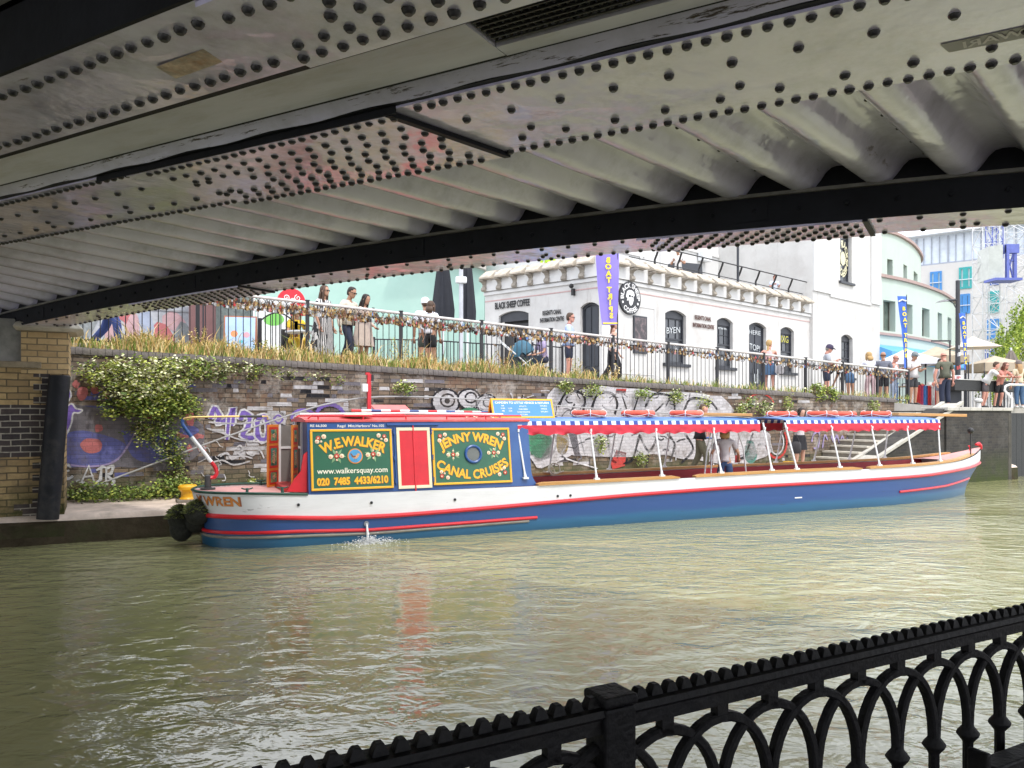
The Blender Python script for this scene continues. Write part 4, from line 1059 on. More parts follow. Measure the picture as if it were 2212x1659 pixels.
# the two decorated after doors, folded open towards the stern
M_org = mat("door_orange", (0.60, 0.19, 0.03), 0.4, var=0.15)
M_dred = mat("door_red", (0.52, 0.03, 0.02), 0.4)
for x0_, y0, ang in ((-.77, .62, 66), (-.97, 1.30, 50)):
    M = Matrix.Translation((x0_, y0, 0)) @ Matrix.Rotation(R(ang), 4, 'Z')
    mb = MB(); mb.b2(-0.30, 0, -0.014, 0.014, 0.80, 1.80); D = mb.build("cabin_door", M_org, NB, M)
    mb = MB()
    for z0, z1 in ((0.84, 1.06), (1.10, 1.46), (1.50, 1.76)): mb.b2(-0.27, -0.03, -0.017, -0.0145, z0, z1); mb.b2(-0.27, -0.03, 0.0145, 0.017, z0, z1)
    mb.build("door_panel", M_dred, D)
    mb = MB()
    for z0, z1 in ((0.87, 1.03), (1.14, 1.42), (1.54, 1.72)): mb.b2(-0.235, -0.065, -0.020, -0.0175, z0, z1)
    mb.build("castle_picture", mat("castle_green", (0.05, 0.17, 0.13), 0.5, var=0.7, scale=14, stain=(0.62, 0.42, 0.05), stain_amt=0.9, stain_scale=12), D)
    mb = MB()
    for z in (0.95, 1.21, 1.28, 1.35, 1.62):
        for k in range(5): mb.ball((-0.15 + 0.026 * math.cos(k * 1.257), -0.021, z + 0.026 * math.sin(k * 1.257)), 0.014, 6, 4, (1, .2, 1))
    mb.build("rose_painting", mat("rose_pink", (0.62, 0.25, 0.18), 0.5, var=0.4, scale=30), D)
# red wing boards beside the doorway
for y in (0.22, BEAM - 0.25):
    mb = MB(); mb.prism([(CA0 - 0.003, y, 0.78), (CA0 - 0.30, y, 0.80), (CA0 - 0.20, y, 0.98), (CA0 - 0.10, y, 1.10), (CA0 - 0.06, y, 1.35), (CA0 - 0.003, y, 1.40)], (0, 0.03, 0)); mb.build("wing_board", M_red, NB)
mb = MB(); mb.b2(-1.02, CA0 - 0.03, 0.45, 1.45, 0.775, 0.86); mb.build("step", mat("step_red", (0.45, 0.04, 0.04), 0.5), NB, bevel=0.015)

# ---- painted panels: everything on a plane leaning with the cabin side
def plane(a, z): return Matrix.Translation((a, co(z), z)) @ Matrix.Rotation(-TUM, 4, 'X')
def flower(mb, x, z, r, kind):
    mb.mi = kind
    mb.ball((x, -0.030, z), r, 9, 5, (1, .25, 1))
def posy(parent, spots, name="flower_painting"):
    mb = MB()
    for x, z, r, k in spots:
        if k == 2:
            for q in range(6):
                an = q * 1.05 + x * 40
                mb.mi = 2; c = Vector((x + math.cos(an) * r, -0.0275, z + math.sin(an) * r * .8)); d = Vector((math.cos(an), 0, math.sin(an))) * r * .7; e = Vector((-d.z, 0, d.x)) * .35
                mb.poly([c - d, c + e, c + d, c - e])
        else:
            mb.mi = k; mb.ball((x, -0.029, z), r, 10, 5, (1, .2, 1))
            mb.mi = 3 if k == 0 else 0; mb.ball((x - r * .1, -0.034, z - r * .1), r * .42, 7, 4, (1, .3, 1))
    mb.build(name, [mat("petal_cream", (0.78, 0.60, 0.42), 0.5, var=0.2, scale=40), mat("petal_red", (0.42, 0.05, 0.03), 0.5, var=0.3, scale=40), mat("leaf_pale", (0.20, 0.36, 0.18), 0.5, var=0.3), mat("petal_pink", (0.66, 0.30, 0.20), 0.5)], parent)
M_gold_sh = mat("letter_shadow", (0.30, 0.05, 0.01), 0.5)
def sign_panel(a0, a1, z0, z1):
    w, h = a1 - a0, (z1 - z0) / math.cos(TUM)
    mb = MB(); mb.b2(0, w, -0.022, 0.0, 0, h); o = mb.build("sign_panel", M_grn, NB, plane(a0, z0))
    mb = MB(); t = 0.030
    for x0, x1, y0, y1 in ((-t, w + t, -t, 0.006), (-t, w + t, h - 0.006, h + t), (-t, 0.006, 0.0065, h - 0.0065), (w - 0.006, w + t, 0.0065, h - 0.0065)): mb.b2(x0, x1, -0.034, -0.002, y0, y1)
    mb.build("panel_frame", M_yel, o, bevel=0.006)
    return o, w, h
def gold(o, name="lettering", **k):
    mb = MB(); put_text(mb, y=-0.0245, **{**k, "x": k["x"] + 0.008, "z": k["z"] - 0.007}); mb.mi = 1; put_text(mb, y=-0.0265, **k)
    mb.build(name, [M_gold_sh, M_yel], o, recalc=False)
o, w, h = sign_panel(-0.615, 0.60, 0.83, 1.70)
gold(o, st="W.E.WALKER", x=w * .52, z=h * .675, width=w * .84, height=h * .165, bold=0.038, arc=h * .15)
gold(o, st="020  7485  4433/6210", x=w * .5, z=h * .125, width=w * .91, height=h * .120, bold=0.05, tilt=R(0.5))
mb = MB(); put_text(mb, "www.walkersquay.com", w * .5, h * .305, w * .90, h * .095, y=-0.026, bold=0.012); mb.build("lettering", mat("letter_cream", (0.78, 0.76, 0.62), 0.5), o, recalc=False)
mb = MB(); cx, cz, r = w * .535, h * .555, h * .135
mb.mi = 0; mb.lathe([(r, -0.030), (r * .99, -0.0225)], (cx, 0, cz), 28, 'y'); mb.mi = 1; mb.lathe([(r * .86, -0.033), (r * .86, -0.0301)], (cx, 0, cz), 28, 'y')
mb.mi = 2
body = [(-.42, -.16), (-.30, -.02), (-.10, .05), (.14, .10), (.28, .30), (.46, .36), (.58, .26), (.70, .20), (.54, .14), (.42, -.10), (.18, -.34), (-.14, -.34)]
mb.poly([(cx + x * r, -0.0345, cz + z * r) for x, z in body])
mb.mi = 3; mb.poly([(cx + x * r, -0.0350, cz + z * r) for x, z in [(-.42, -.16), (-.66, .34), (-.52, .36), (-.24, .02), (.10, .04), (-.02, -.16), (-.2, -.2)]])
for q in (-.1, .1): mb.poly([(cx + (q - .02) * r, -0.0347, cz - .34 * r), (cx + (q + .02) * r, -0.0347, cz - .34 * r), (cx + (q + .04) * r, -0.0347, cz - .6 * r), (cx + q * r, -0.0347, cz - .6 * r)])
mb.build("bird_roundel", [mat("roundel_orange", (0.70, 0.24, 0.03), 0.5), mat("roundel_blue", (0.06, 0.28, 0.52), 0.5, var=0.15), mat("bird_buff", (0.52, 0.28, 0.14), 0.6, var=0.3, scale=40), mat("bird_brown", (0.16, 0.07, 0.04), 0.6)], o, recalc=False)
posy(o, [(w * .075, h * .88, .036, 1), (w * .145, h * .905, .038, 0), (w * .06, h * .82, .034, 0), (w * .11, h * .82, .018, 0), (w * .925, h * .90, .034, 1), (w * .85, h * .915, .036, 0), (w * .945, h * .83, .034, 0), (w * .885, h * .85, .018, 0),
         (w * .30, h * .56, .085, 2), (w * .30, h * .56, .042, 1), (w * .225, h * .55, .036, 0), (w * .365, h * .56, .036, 0), (w * .30, h * .63, .016, 0), (w * .30, h * .49, .016, 0), (w * .77, h * .58, .085, 2), (w * .77, h * .58, .040, 1), (w * .70, h * .57, .036, 0), (w * .84, h * .58, .036, 0), (w * .77, h * .65, .016, 0), (w * .77, h * .51, .016, 0)])
mb = MB(); put_text(mb, "RE 66,500", -0.40, 1.775 - 0.005, 0.26, 0.036, bold=0.03)
mb2 = MB()
put_text(mb2, "RE 66,500", 0.17, 0.075, 0.25, 0.036, bold=0.02, y=-0.004); put_text(mb2, "Regd  Mkt.Harboro' No.105", 0.83, 0.07, 0.74, 0.040, bold=0.012, y=-0.004)
mb2.build("lettering", mat("letter_white", (0.72, 0.72, 0.70), 0.5), NB, plane(-0.68, 1.715), recalc=False); mb.bm.free()
# red side door in its cream frame
da0, da1 = 0.76, 1.22
M = plane(da0, 0.83); w, h = da1 - da0, 0.87 / math.cos(TUM)
mb = MB(); mb.b2(0, w, -0.014, 0, 0, h); D = mb.build("side_door", M_red, NB, M)
mb = MB()
for x0, x1, y0, y1 in ((-.05, w + .05, -.05, 0), (-.05, w + .05, h, h + .05), (-.05, 0, .0005, h - .0005), (w, w + .05, .0005, h - .0005)): mb.b2(x0, x1, -0.022, -0.002, y0, y1)
mb.build("door_frame", M_cream, D, bevel=0.004)
mb = MB(); mb.b2(-.012 + w / 2, .012 + w / 2, -0.026, -0.0145, -.10, h + .12); mb.build("door_bead", M_red, D, bevel=0.004)
mb = MB()
for x in (-.085, w + .085):
    mb.bar((x, -0.015, 0.02), (x, -0.015, h + .05), 0.009)
    for z in (0.08, h * .5, h - .02): mb.b2(x - .022, x + .022, -0.028, -0.004, z - .03, z + .03); mb.b2(x - .012, x + .012, -0.034, -0.028, z - .045, z + .045)
mb.b2(-.2, w + .2, -0.035, -0.003, h + .085, h + .12)
mb.build("door_hinge", M_blue, D)
# second panel with porthole
o, w, h = sign_panel(1.325, 2.655, 0.845, 1.705)
gold(o, st="JENNY WREN", x=w * .49, z=h * .685, width=w * .84, height=h * .165, bold=0.038, arc=h * .185)
gold(o, st="CANAL CRUISES", x=w * .5, z=h * .385, width=w * .93, height=h * .165, bold=0.034, arc=-h * .235)
mb = MB(); cx, cz, r = w * .51, h * .53, h * .155
mb.torus((cx, -0.032, cz), r, 0.024, 30, 8, Matrix.Rotation(R(90), 3, 'X')); PO = mb.build("porthole", M_blue, o, smooth=True)
mb = MB(); mb.lathe([(r, -0.030), (r * .98, -0.024)], (cx, 0, cz), 28, 'y'); mb.build("porthole_glass", mat("dusty_glass", (0.10, 0.11, 0.10), 0.25, spec=0.7), PO)
posy(o, [(w * .085, h * .885, .036, 1), (w * .15, h * .91, .034, 0), (w * .075, h * .80, .036, 0), (w * .13, h * .835, .018, 0), (w * .93, h * .90, .034, 1), (w * .86, h * .915, .034, 0), (w * .945, h * .82, .034, 0), (w * .90, h * .855, .018, 0),
         (w * .085, h * .13, .036, 1), (w * .08, h * .21, .030, 0), (w * .16, h * .10, .034, 0), (w * .12, h * .18, .018, 0), (w * .93, h * .16, .036, 1), (w * .92, h * .25, .030, 0), (w * .85, h * .13, .034, 0), (w * .885, h * .215, .018, 0),
         (w * .245, h * .53, .075, 2), (w * .245, h * .53, .036, 1), (w * .18, h * .53, .032, 0), (w * .30, h * .53, .032, 0), (w * .245, h * .60, .016, 0), (w * .245, h * .46, .016, 0), (w * .79, h * .55, .075, 2), (w * .79, h * .55, .036, 1), (w * .72, h * .55, .032, 0), (w * .85, h * .55, .032, 0), (w * .79, h * .62, .016, 0), (w * .79, h * .48, .016, 0)])

# ---- awning: two roofs on slanting poles
M_awblue = mat("awning_blue", (0.05, 0.16, 0.46), 0.5, var=0.12, scale=3, stain=(0.30, 0.42, 0.62), stain_amt=0.5)
M_valance = mat("valance_red", (0.56, 0.028, 0.055), 0.7, var=0.15, scale=3)
def checkmat():
    m = bpy.data.materials.new("blue_white_check"); m.use_nodes = True
    nt = m.node_tree; L = nt.links; b = nt.nodes["Principled BSDF"]; b.inputs["Roughness"].default_value = 0.7
    tc = nt.nodes.new("ShaderNodeTexCoord"); sp = nt.nodes.new("ShaderNodeSeparateXYZ"); L.new(tc.outputs["Object"], sp.inputs[0])
    w = nt.nodes.new("ShaderNodeMath"); w.operation = 'WRAP'; w.inputs[1].default_value = 0.19; w.inputs[2].default_value = 0; L.new(sp.outputs[0], w.inputs[0])
    g = nt.nodes.new("ShaderNodeMath"); g.operation = 'GREATER_THAN'; g.inputs[1].default_value = 0.095; L.new(w.outputs[0], g.inputs[0])
    x = nt.nodes.new("ShaderNodeMix"); x.data_type = 'RGBA'; x.inputs[6].default_value = (0.72, 0.74, 0.78, 1); x.inputs[7].default_value = (0.03, 0.06, 0.30, 1); L.new(g.outputs[0], x.inputs[0]); L.new(x.outputs[2], b.inputs["Base Color"])
    return m
M_check = checkmat()
EI = 0.28                                            # inset of the awning edge
PREV = []
for a0, a1 in ((2.86, 8.22), (8.92, 13.55)):
    mb = MB(); rows = []
    n = 12
    for i in range(n + 1):
        a = a0 + (a1 - a0) * i / n
        rows.append([(a, EI, 1.842), (a, EI + .10, 1.872), (a, EI + .35, 1.90), (a, OC, 1.915), (a, BEAM - EI - .35, 1.90), (a, BEAM - EI - .10, 1.872), (a, BEAM - EI, 1.842), (a, BEAM - EI - .1, 1.855), (a, OC, 1.895), (a, EI + .1, 1.855)])
    mb.loft(rows); AW = mb.build("awning_roof", M_awblue, NB, smooth=True)
    for side in (1, -1):
        mb = MB(); yy = EI if side == 1 else BEAM - EI
        mb.loft([[(a0, yy - side * .002, 1.846), (a0, yy - side * .022, 1.772)], [(a1, yy - side * .002, 1.846), (a1, yy - side * .022, 1.772)]], close=False, caps=False)
        mb.build("check_trim", M_check, AW)
        mb = MB(); rows = []; n = int((a1 - a0) / 0.045)
        for i in range(n + 1):
            a = a0 + (a1 - a0) * i / n
            sc_ = 0.5 - 0.5 * math.cos(2 * math.pi * a / 0.30)
            f = 0.012 * math.sin(2 * math.pi * a / 0.30) + 0.010 * math.sin(a * 9.1) + 0.006 * math.sin(a * 31)
            zl = 1.600 + 0.030 * (1 - sc_) + 0.006 * math.sin(a * 5)
            rows.append([(a, yy - side * .024, 1.776), (a + .006 * math.sin(a * 23), yy - side * (.028 + f * .6), 1.72), (a + .008 * math.sin(a * 17), yy - side * (.026 - f * .8), 1.665), (a, yy - side * (.026 + f * 1.4), zl)])
        mb.loft(rows, close=False, caps=False); mb.build("scalloped_valance", M_valance, AW, smooth='all')
poles = [(2.86, 3.10)] + [(BOAT.s(t, EI), BOAT.s(b, 0.05)) for t, b in ((1274, 1288), (1415, 1429), (1539, 1557), (1649, 1666), (1696, 1720), (1794, 1813), (1881, 1899), (1958, 1975), (2027, 2045))]
for i, (at_, ab) in enumerate(poles):
    for side in (1, -1):
        ab2 = ab; zb = zg(ab2) + 0.055; yt = EI + .01 if side == 1 else BEAM - EI - .01; w = half(ab2, .8)[0] - 0.03; ybm = OC - side * w
        if i == 0: ybm, zb, ab2 = (co(.85) - 0.03 if side == 1 else BEAM - co(.85) + .03), 0.87, 2.93
        mb = MB(); mb.bar((at_, yt, 1.80), (ab2, ybm, zb), 0.017, 8)
        mb.box((ab2, ybm, zb + 0.012), (0.10, 0.055, 0.03)); mb.tube([(ab2, ybm, zb), (ab2 + (at_ - ab2) * .1, ybm + (yt - ybm) * .1, zb + .1)], [.03, .02], 8)
        mb.box((at_ + (ab2 - at_) * .12, yt + (ybm - yt) * .12 - .01, 1.80 - .12 * (1.8 - zb)), (0.03, 0.05, 0.05))
        mb.build("awning_pole", M_polew, NB, smooth=True)
for px0, px1 in ((1538, 1520), (1541, 1535), (1556, 1572), (1590, 1614)):
    a, b = BOAT.s(px0, .7), BOAT.s(px1, .8)
    mb = MB(); mb.tube([(a, .7, 1.70), (a + (b - a) * .6, .75, 1.30), (b, .8, 0.55)], 0.015, 7); mb.build("folding_frame", M_polew, NB, smooth=True)
# ---- tiller, rudder post, stern fittings
mb = MB(); TO = OC
def T(px, py): return BOAT.at(px, py, TO)
seg = [(448, 1031), (462, 1031), (468, 1022), (464, 1008), (452, 993), (440, 977), (420, 952), (402, 928), (394, 915), (396, 906), (410, 902), (440, 900.5), (520, 899.5)]
pt = [(a, TO, z) for a, z in (T(*p) for p in smooth_line(seg, 3))]
k1, k2 = int(len(pt) * .32), int(len(pt) * .52)
mb.mi = 0; mb.tube(pt[:k1 + 1], 0.030, 9); mb.mi = 1; mb.tube(pt[k1:k2 + 1], 0.030, 9); mb.mi = 2; mb.tube(pt[k2:-9], 0.027, 9); mb.mi = 3; mb.tube(pt[-10:], 0.015, 8)
mb.mi = 4; a, z = T(520, 899.5); a2, _ = T(566, 899); mb.tube([(a - .02, TO, z), (a2, TO, z)], 0.019, 8); mb.mi = 3; a3, _ = T(578, 899); mb.tube([(a2, TO, z), (a3, TO, z + .0), (a3 + .004, TO, z - .05)], 0.014, 8)
mb.build("tiller", [M_red, M_polew, M_blue, mat("tiller_brass", (0.60, 0.42, 0.16), 0.3, 0.6, var=0.1), M_black], NB, smooth=True)
mb = MB(); a, z = T(449, 1031); mb.lathe([(0.11, 0.80), (0.11, 0.835), (0.05, 0.845), (0.045, 1.02), (0.02, 1.04)], (a, TO, 0), 12); mb.build("rudder_post", mat("rudder_dark", (0.05, 0.05, 0.05), 0.5), NB, smooth=True)
for a, y in ((-1.55, .25), (-1.2, 1.65), (-1.05, .22)):
    mb = MB(); mb.lathe([(0.025, .79), (0.02, .84), (0.02, .87), (0.014, .875)], (a, y, 0), 8); mb.tube([(a - .08, y, .875), (a - .04, y, .86), (a + .04, y, .86), (a + .08, y, .875)], .011, 7); mb.build("mooring_dolly", M_dkgreen, NB, smooth=True)
mb = MB()
for i in range(14):                                       # rope-work stern button
    a0, y0 = -2.28, OC
FE = [(*BOAT.at(428, 1108, .62), .62, .19, .95), (*BOAT.at(388, 1120, .95), .95, .17, 1.1), (*BOAT.at(392, 1142, .95), .95, .17, 1.15), (*BOAT.at(425, 1125, .85), .85, .18, 1.0)]
FE = [((a, o_, z), r, (1.0, 1.1, s)) for a, z, o_, r, s in FE]
for c, r, s in FE: mb.ball(c, r, 14, 10, s)
mb.build("stern_fender", mat("old_rope_black", (0.016, 0.017, 0.013), 0.9, var=0.6, scale=18, bump=1.0, bscale=40), NB, smooth=True)
mb = MB()
for i in range(1500):
    c, r, s = random.choice(FE[:2]); s = s[2]
    th, ph = random.uniform(0, 6.28), random.uniform(0.0, 1.5)
    d = Vector((math.sin(ph) * math.cos(th), math.sin(ph) * math.sin(th) * 1.1, math.cos(ph) * s)); p = Vector(c) + d * r
    mb.mi = 0 if random.random() < .6 else 1
    t = d.orthogonal().normalized() * .016; u = d * random.uniform(.02, .05)
    mb.poly([p - t, p + t, p + u + Vector((random.uniform(-.03, .03), random.uniform(-.03, .03), -.01))])
mb.build("moss", [mat("moss_green", (0.13, 0.15, 0.035), 0.9, var=0.3), mat("moss_dark", (0.05, 0.06, 0.022), 0.9, var=0.3)], NB, recalc=False)
# name on the stern quarter, wrapped round the counter
mb = MB(); me = text_mesh("Y WREN", 1.0, 0.02)
xm, xw = min(v.co.x for v in me.vertices), max(v.co.x for v in me.vertices)
def stern_warp(c, grow=1.0, out=0.006):
    u = (c.x - xm) / (xw - xm); t = 0.015 + 0.104 * u
    z = 0.70 - 0.012 * u + (c.y - .35) * 0.185
    a = hull_pt(0.0, z, 1).x
    # walk along the waterline by arc length
    L_ = 0.0; want = 0.28 + 0.80 * u; prev = hull_pt(0, z, 1); k = 0
    while L_ < want and k < 200:
        k += 1; p = hull_pt(k / 600.0, z, 1); L_ += (p - prev).length; prev2, prev = prev, p
    tg = (prev - prev2).normalized(); nrm = Vector((tg.y, -tg.x, 0))
    return prev + nrm * out
mb.add_mesh(me, None, stern_warp); mb.build("lettering", mat("name_orange", (0.62, 0.22, 0.04), 0.5), NB, recalc=False)
mb = MB(); me = text_mesh("Y WREN", 1.0, 0.04); mb.add_mesh(me, None, lambda c: stern_warp(c, 1, 0.003)); mb.build("lettering_outline", mat("name_outline", (0.32, 0.10, 0.05), 0.5), NB, recalc=False)
# bow stem, T-stud, skin fittings
mb = MB(); mb.tube([(15.99, OC, 1.10), (15.97, OC, 1.19), (15.90, OC, 1.235), (15.80, OC, 1.22)], [.03, .045, .05, .03], 10); mb.tube([(15.55, OC - .02, 1.08), (15.55, OC - .02, 1.17), (15.50, OC - .02, 1.19)], .022, 8); mb.build("stem_head", M_red, NB, smooth=True)
mb = MB(); mb.tube([(14.95, 0.5, 0.95), (14.95, 0.5, 1.62)], .014, 7); mb.ball((14.95, 0.5, 1.58), .075, 10, 7); mb.build("tunnel_lamp", M_black, NB, smooth=True)
for a, z in ((.25, .60), (1.62, .585), (3.5, .56), (3.75, .56), (-.85, .62)): mb = MB(); mb.lathe([(.022, -.012), (.022, .01)], (a, -.002, z), 10, 'y'); mb.build("skin_fitting", M_black, NB)
mb = MB(); aw, zw = BOAT.at(1724, 1075, 0); mb.b2(aw - .09, aw + .10, -.006, .0, zw - .012, zw + .012); mb.build("draught_mark", M_white, NB)
aw, zw = BOAT.at(791, 1131, 0)
mb = MB(); mb.lathe([(.04, -.03), (.04, .01)], (aw, 0, zw), 12, 'y'); mb.build("outlet", mat("outlet_grey", (0.2, 0.22, 0.25), 0.4), NB)
# ventilator, hatch and boxes fixed on the cabin roof
mb = MB(); a, z = BOAT.at(845, 880, 1.2); mb.box((a, 1.2, 2.06), (.62, .42, .03), Matrix.Rotation(R(16), 3, 'X')); mb.box((a - .02, 1.25, 1.99), (.45, .3, .10)); mb.build("roof_hatch", mat("hatch_pink", (0.60, 0.13, 0.12), 0.5, var=0.12, scale=6), NB, bevel=0.01)
mb = MB(); mb.box((.75, 1.0, 1.965), (.55, .34, .10)); mb.box((2.25, .9, 1.96), (.8, .25, .08)); mb.box((-.2, 1.05, 1.96), (.6, .3, .06)); mb.build("roof_box", M_red, NB, bevel=0.01)
# ---- things carried on the roof (each could be lifted off)
BM = BOAT.M
def striped_pole(name, p, q, r, label):
    mb = MB(); p, q = Vector(p), Vector(q); n = 16
    for i in range(n):
        mb.mi = (0, 1, 2, 1)[i % 4]; a = p + (q - p) * (i / n); b = p + (q - p) * ((i + 1) / n); mb.tube([a, b], r, 8)
    o = mb.build(name, [M_red, M_polew, M_blue], M=BM, smooth=True); tag(o, label, "pole"); return o
striped_pole("boat_pole", (.12, .80, 2.03), (2.75, .86, 2.00), .022, "red, white and blue striped boat pole lying along the cabin roof")
mb = MB(); mb.tube([(-.75, .50, 1.965), (1.0, .50, 1.985), (2.7, .52, 1.965)], .017, 8); tag(mb.build("boat_hook", M_polew, M=BM, smooth=True), "thin white boat pole lying along the near side of the red cabin roof", "pole")
mb = MB(); mb.lathe([(.02, -.005), (.24, .02), (.27, .05), (.26, .055), (.2, .04), (.02, .03)], (.16, .62, 1.91), 20); mb.torus((.16, .62, 1.955), .05, .012, 12, 6)
tag(mb.build("cream_bowl", M_cream, M=BM, smooth=True), "shallow cream pan resting on the red cabin roof", "pan")
mb = MB()
for k in range(2):
    pts = [(1.95 + k * .35 + .28 * t, .36 + .05 * math.sin(t * 9 + k), 1.905 + .03 * abs(math.sin(t * 5 + k))) for t in [i / 14 for i in range(15)]]; mb.tube(pts, .012, 6)
tag(mb.build("mooring_rope", M_rope, M=BM, smooth=True), "loose pale mooring rope lying on the cabin roof edge", "rope")
mb = MB(); a, _ = BOAT.at(1520, 1000, 1.3)
mb.torus((4.35, 1.72, .90), .11, .014, 18, 6, Matrix.Rotation(R(70), 3, 'X')); mb.torus((4.30, 1.76, .86), .10, .014, 18, 6, Matrix.Rotation(R(50), 3, 'Y') @ Matrix.Rotation(R(50), 3, 'X')); mb.tube([(4.1, 1.74, .85), (4.3, 1.72, .80), (4.55, 1.73, .84)], .014, 6)
tag(mb.build("rope_coil", M_rope, M=BM, smooth=True), "coil of cream rope hitched on the far gunwale below the awning", "rope")
# price board: blue A-frame with yellow edges
a0, z0 = BOAT.at(1062, 899, .75); a1, z1 = BOAT.at(1188, 899, .75)
PB = empty("price_board", BM @ Matrix.Translation(((a0 + a1) / 2, .75, 1.925)), "blue A-frame price board with yellow edges standing on the boat roof", "sign")
w = a1 - a0; h = .31
for sgn in (1, -1):
    M = Matrix.Translation((0, -.12 * sgn, 0)) @ Matrix.Rotation(-R(21) * sgn, 4, 'X')
    mb = MB(); mb.b2(-w / 2, w / 2, -.008, .008, 0, h); o = mb.build("board", mat("board_blue", (0.06, 0.24, 0.62), 0.4, var=0.06), PB, M)
    mb = MB(); t = .028
    for x0, x1, y0, y1 in ((-w / 2 - t, w / 2 + t, -t, .004), (-w / 2 - t, w / 2 + t, h - .004, h + t), (-w / 2 - t, -w / 2 + .004, .0045, h - .0045), (w / 2 - .004, w / 2 + t, .0045, h - .0045)): mb.b2(x0, x1, -.014, .014, y0, y1)
    mb.build("board_edge", M_yel, o)
    if sgn == 1:
        mb = MB(); put_text(mb, "CAMDEN TO LITTLE VENICE & RETURN", 0, h * .85, w * .92, h * .12, bold=.03, y=-.0095)
        for st, x, z in (("ADULTS", 0, .63), ("CHILDREN", 0, .45), ("CONCESSIONS", 0, .28), ("AM", -.34, .66), ("10.30", -.34, .50), ("PM", -.34, .34), ("12.30", -.22, .50), ("2.30", -.22, .34), ("RETURN", .36, .66), ("SINGLE", .36, .48), ("RETURN", .36, .30), ("RETURN", 0, .12)):
            put_text(mb, st, x * w, h * z, None, h * .085, bold=.01, y=-.0095)
        mb.build("lettering", mat("board_lettering", (0.72, 0.76, 0.78), 0.5), o, recalc=False)
# life rings on the awning roofs
def life_ring(a, y, lab, z=1.985, rot=0):
    o = empty("life_ring", BM @ Matrix.Translation((a, y, z)) @ Matrix.Rotation(R(rot), 4, 'Z'), lab, "life ring", "orange life rings on the awning roof")
    mb = MB(); mb.torus((0, 0, 0), .265, .066, 30, 10, flat=.9); mb.build("ring", mat("ring_orange", (0.72, 0.085, 0.045), 0.55, var=0.12, scale=5, stain=(0.74, 0.26, 0.18), stain_amt=0.5), o, smooth=True)
    mb = MB()
    for k in range(4):
        c = math.pi / 4 + k * math.pi / 2; p0 = Vector((math.cos(c), math.sin(c), 0)) * .33; c2 = c + math.pi / 2; p1 = Vector((math.cos(c2), math.sin(c2), 0)) * .33; m = Vector((math.cos((c + c2) / 2), math.sin((c + c2) / 2), 0)) * .375 + Vector((0, 0, -.05))
        mb.tube(smooth_line3([p0, (p0 + m) / 2 + Vector((0, 0, -.01)), m, (p1 + m) / 2 + Vector((0, 0, -.01)), p1], 3), .0055, 5)
        M = Matrix.Rotation(c, 3, 'Z') @ Matrix.Rotation(R(90), 3, 'X'); mb.torus(M @ Vector((.265, 0, 0)) * 1.0, .068, .009, 12, 5, M)
    mb.build("grab_line", mat("line_white", (0.70, 0.70, 0.68), 0.8), o, smooth=True)
    return o
def smooth_line3(pts, k):
    out = []
    for i in range(len(pts) - 1):
        p0, p1, p2, p3 = pts[max(i - 1, 0)], pts[i], pts[i + 1], pts[min(i + 2, len(pts) - 1)]
        for j in range(k):
            t = j / k; out.append(0.5 * (2 * p1 + (p2 - p0) * t + (2 * p0 - 5 * p1 + 4 * p2 - p3) * t * t + (3 * p1 - p0 - 3 * p2 + p3) * t ** 3))
    return out + [pts[-1]]
for px, lab, r, y in ((1272, "orange life ring nearest the blue price board on the awning roof", 20, .85), (1378, "second orange life ring from the price board, on the awning roof", 50, .85), (1482, "third orange life ring, beside the wooden plank on the awning roof", 5, .85),
                   (1688, "orange life ring bridging the gap between the two awning roofs", 30, 1.15), (1776, "orange life ring on the front awning, left one of the touching pair", 15, .85), (1818, "smaller-looking orange life ring overlapped by its neighbour on the front awning", 40, 1.35), (1892, "foremost orange life ring on the front awning roof", 70, .85)):
    life_ring(BOAT.s(px, y), y, lab, 1.985 if y < 1 else 1.975, r)
# wooden planks
def plank(p, q, w, t, lab, ang=0):
    p, q = Vector(p), Vector(q); d = q - p; M = BM @ Matrix.Translation((p + q) / 2) @ Matrix.Rotation(math.atan2(d.y, d.x), 4, 'Z') @ Matrix.Rotation(-math.atan2(d.z, d.xy.length), 4, 'Y')
    mb = MB(); mb.box((0, 0, 0), (d.length, w, t)); o = mb.build("gangplank", M_wood, M=M, bevel=.008); tag(o, lab, "plank"); return o
plank((BOAT.s(1500, 1.0), 1.15, 1.975), (BOAT.s(1625, .5), .55, 1.955), .36, .06, "varnished wooden plank lying across the rear awning roof")
plank((BOAT.s(1935, 1.1), 1.15, 1.975), (BOAT.s(2078, .6), .60, 1.945), .36, .065, "long varnished plank overhanging the front end of the awning")
# red lamp post with white box behind the cabin, on the quay
q, z = BANK.at(797, 870, -.35)
LP = empty("signal_post", BANK.M @ Matrix.Translation((q, -.35, QZ)), "slim red post with a small white box standing against the wall behind the cabin", "post")
mb = MB(); zt = BANK.at(797, 808, -.35)[1] - QZ; mb.b2(-.035, .035, -.035, .035, 0, zt); mb.b2(-.07, .01, -.02, .02, zt - .02, zt + .03); mb.build("post", M_red, LP)
mb = MB(); mb.b2(-.15, -.036, -.06, .04, zt - .36, zt - .20); mb.build("box", mat("box_white", (0.68, 0.68, 0.66), 0.5), LP, bevel=.01)
mb = MB(); mb.b2(.036, .085, -.05, .03, zt - .14, zt - .02); mb.b2(.036, .16, -.015, .015, zt - .31, zt - .285); mb.build("bracket", M_black, LP)
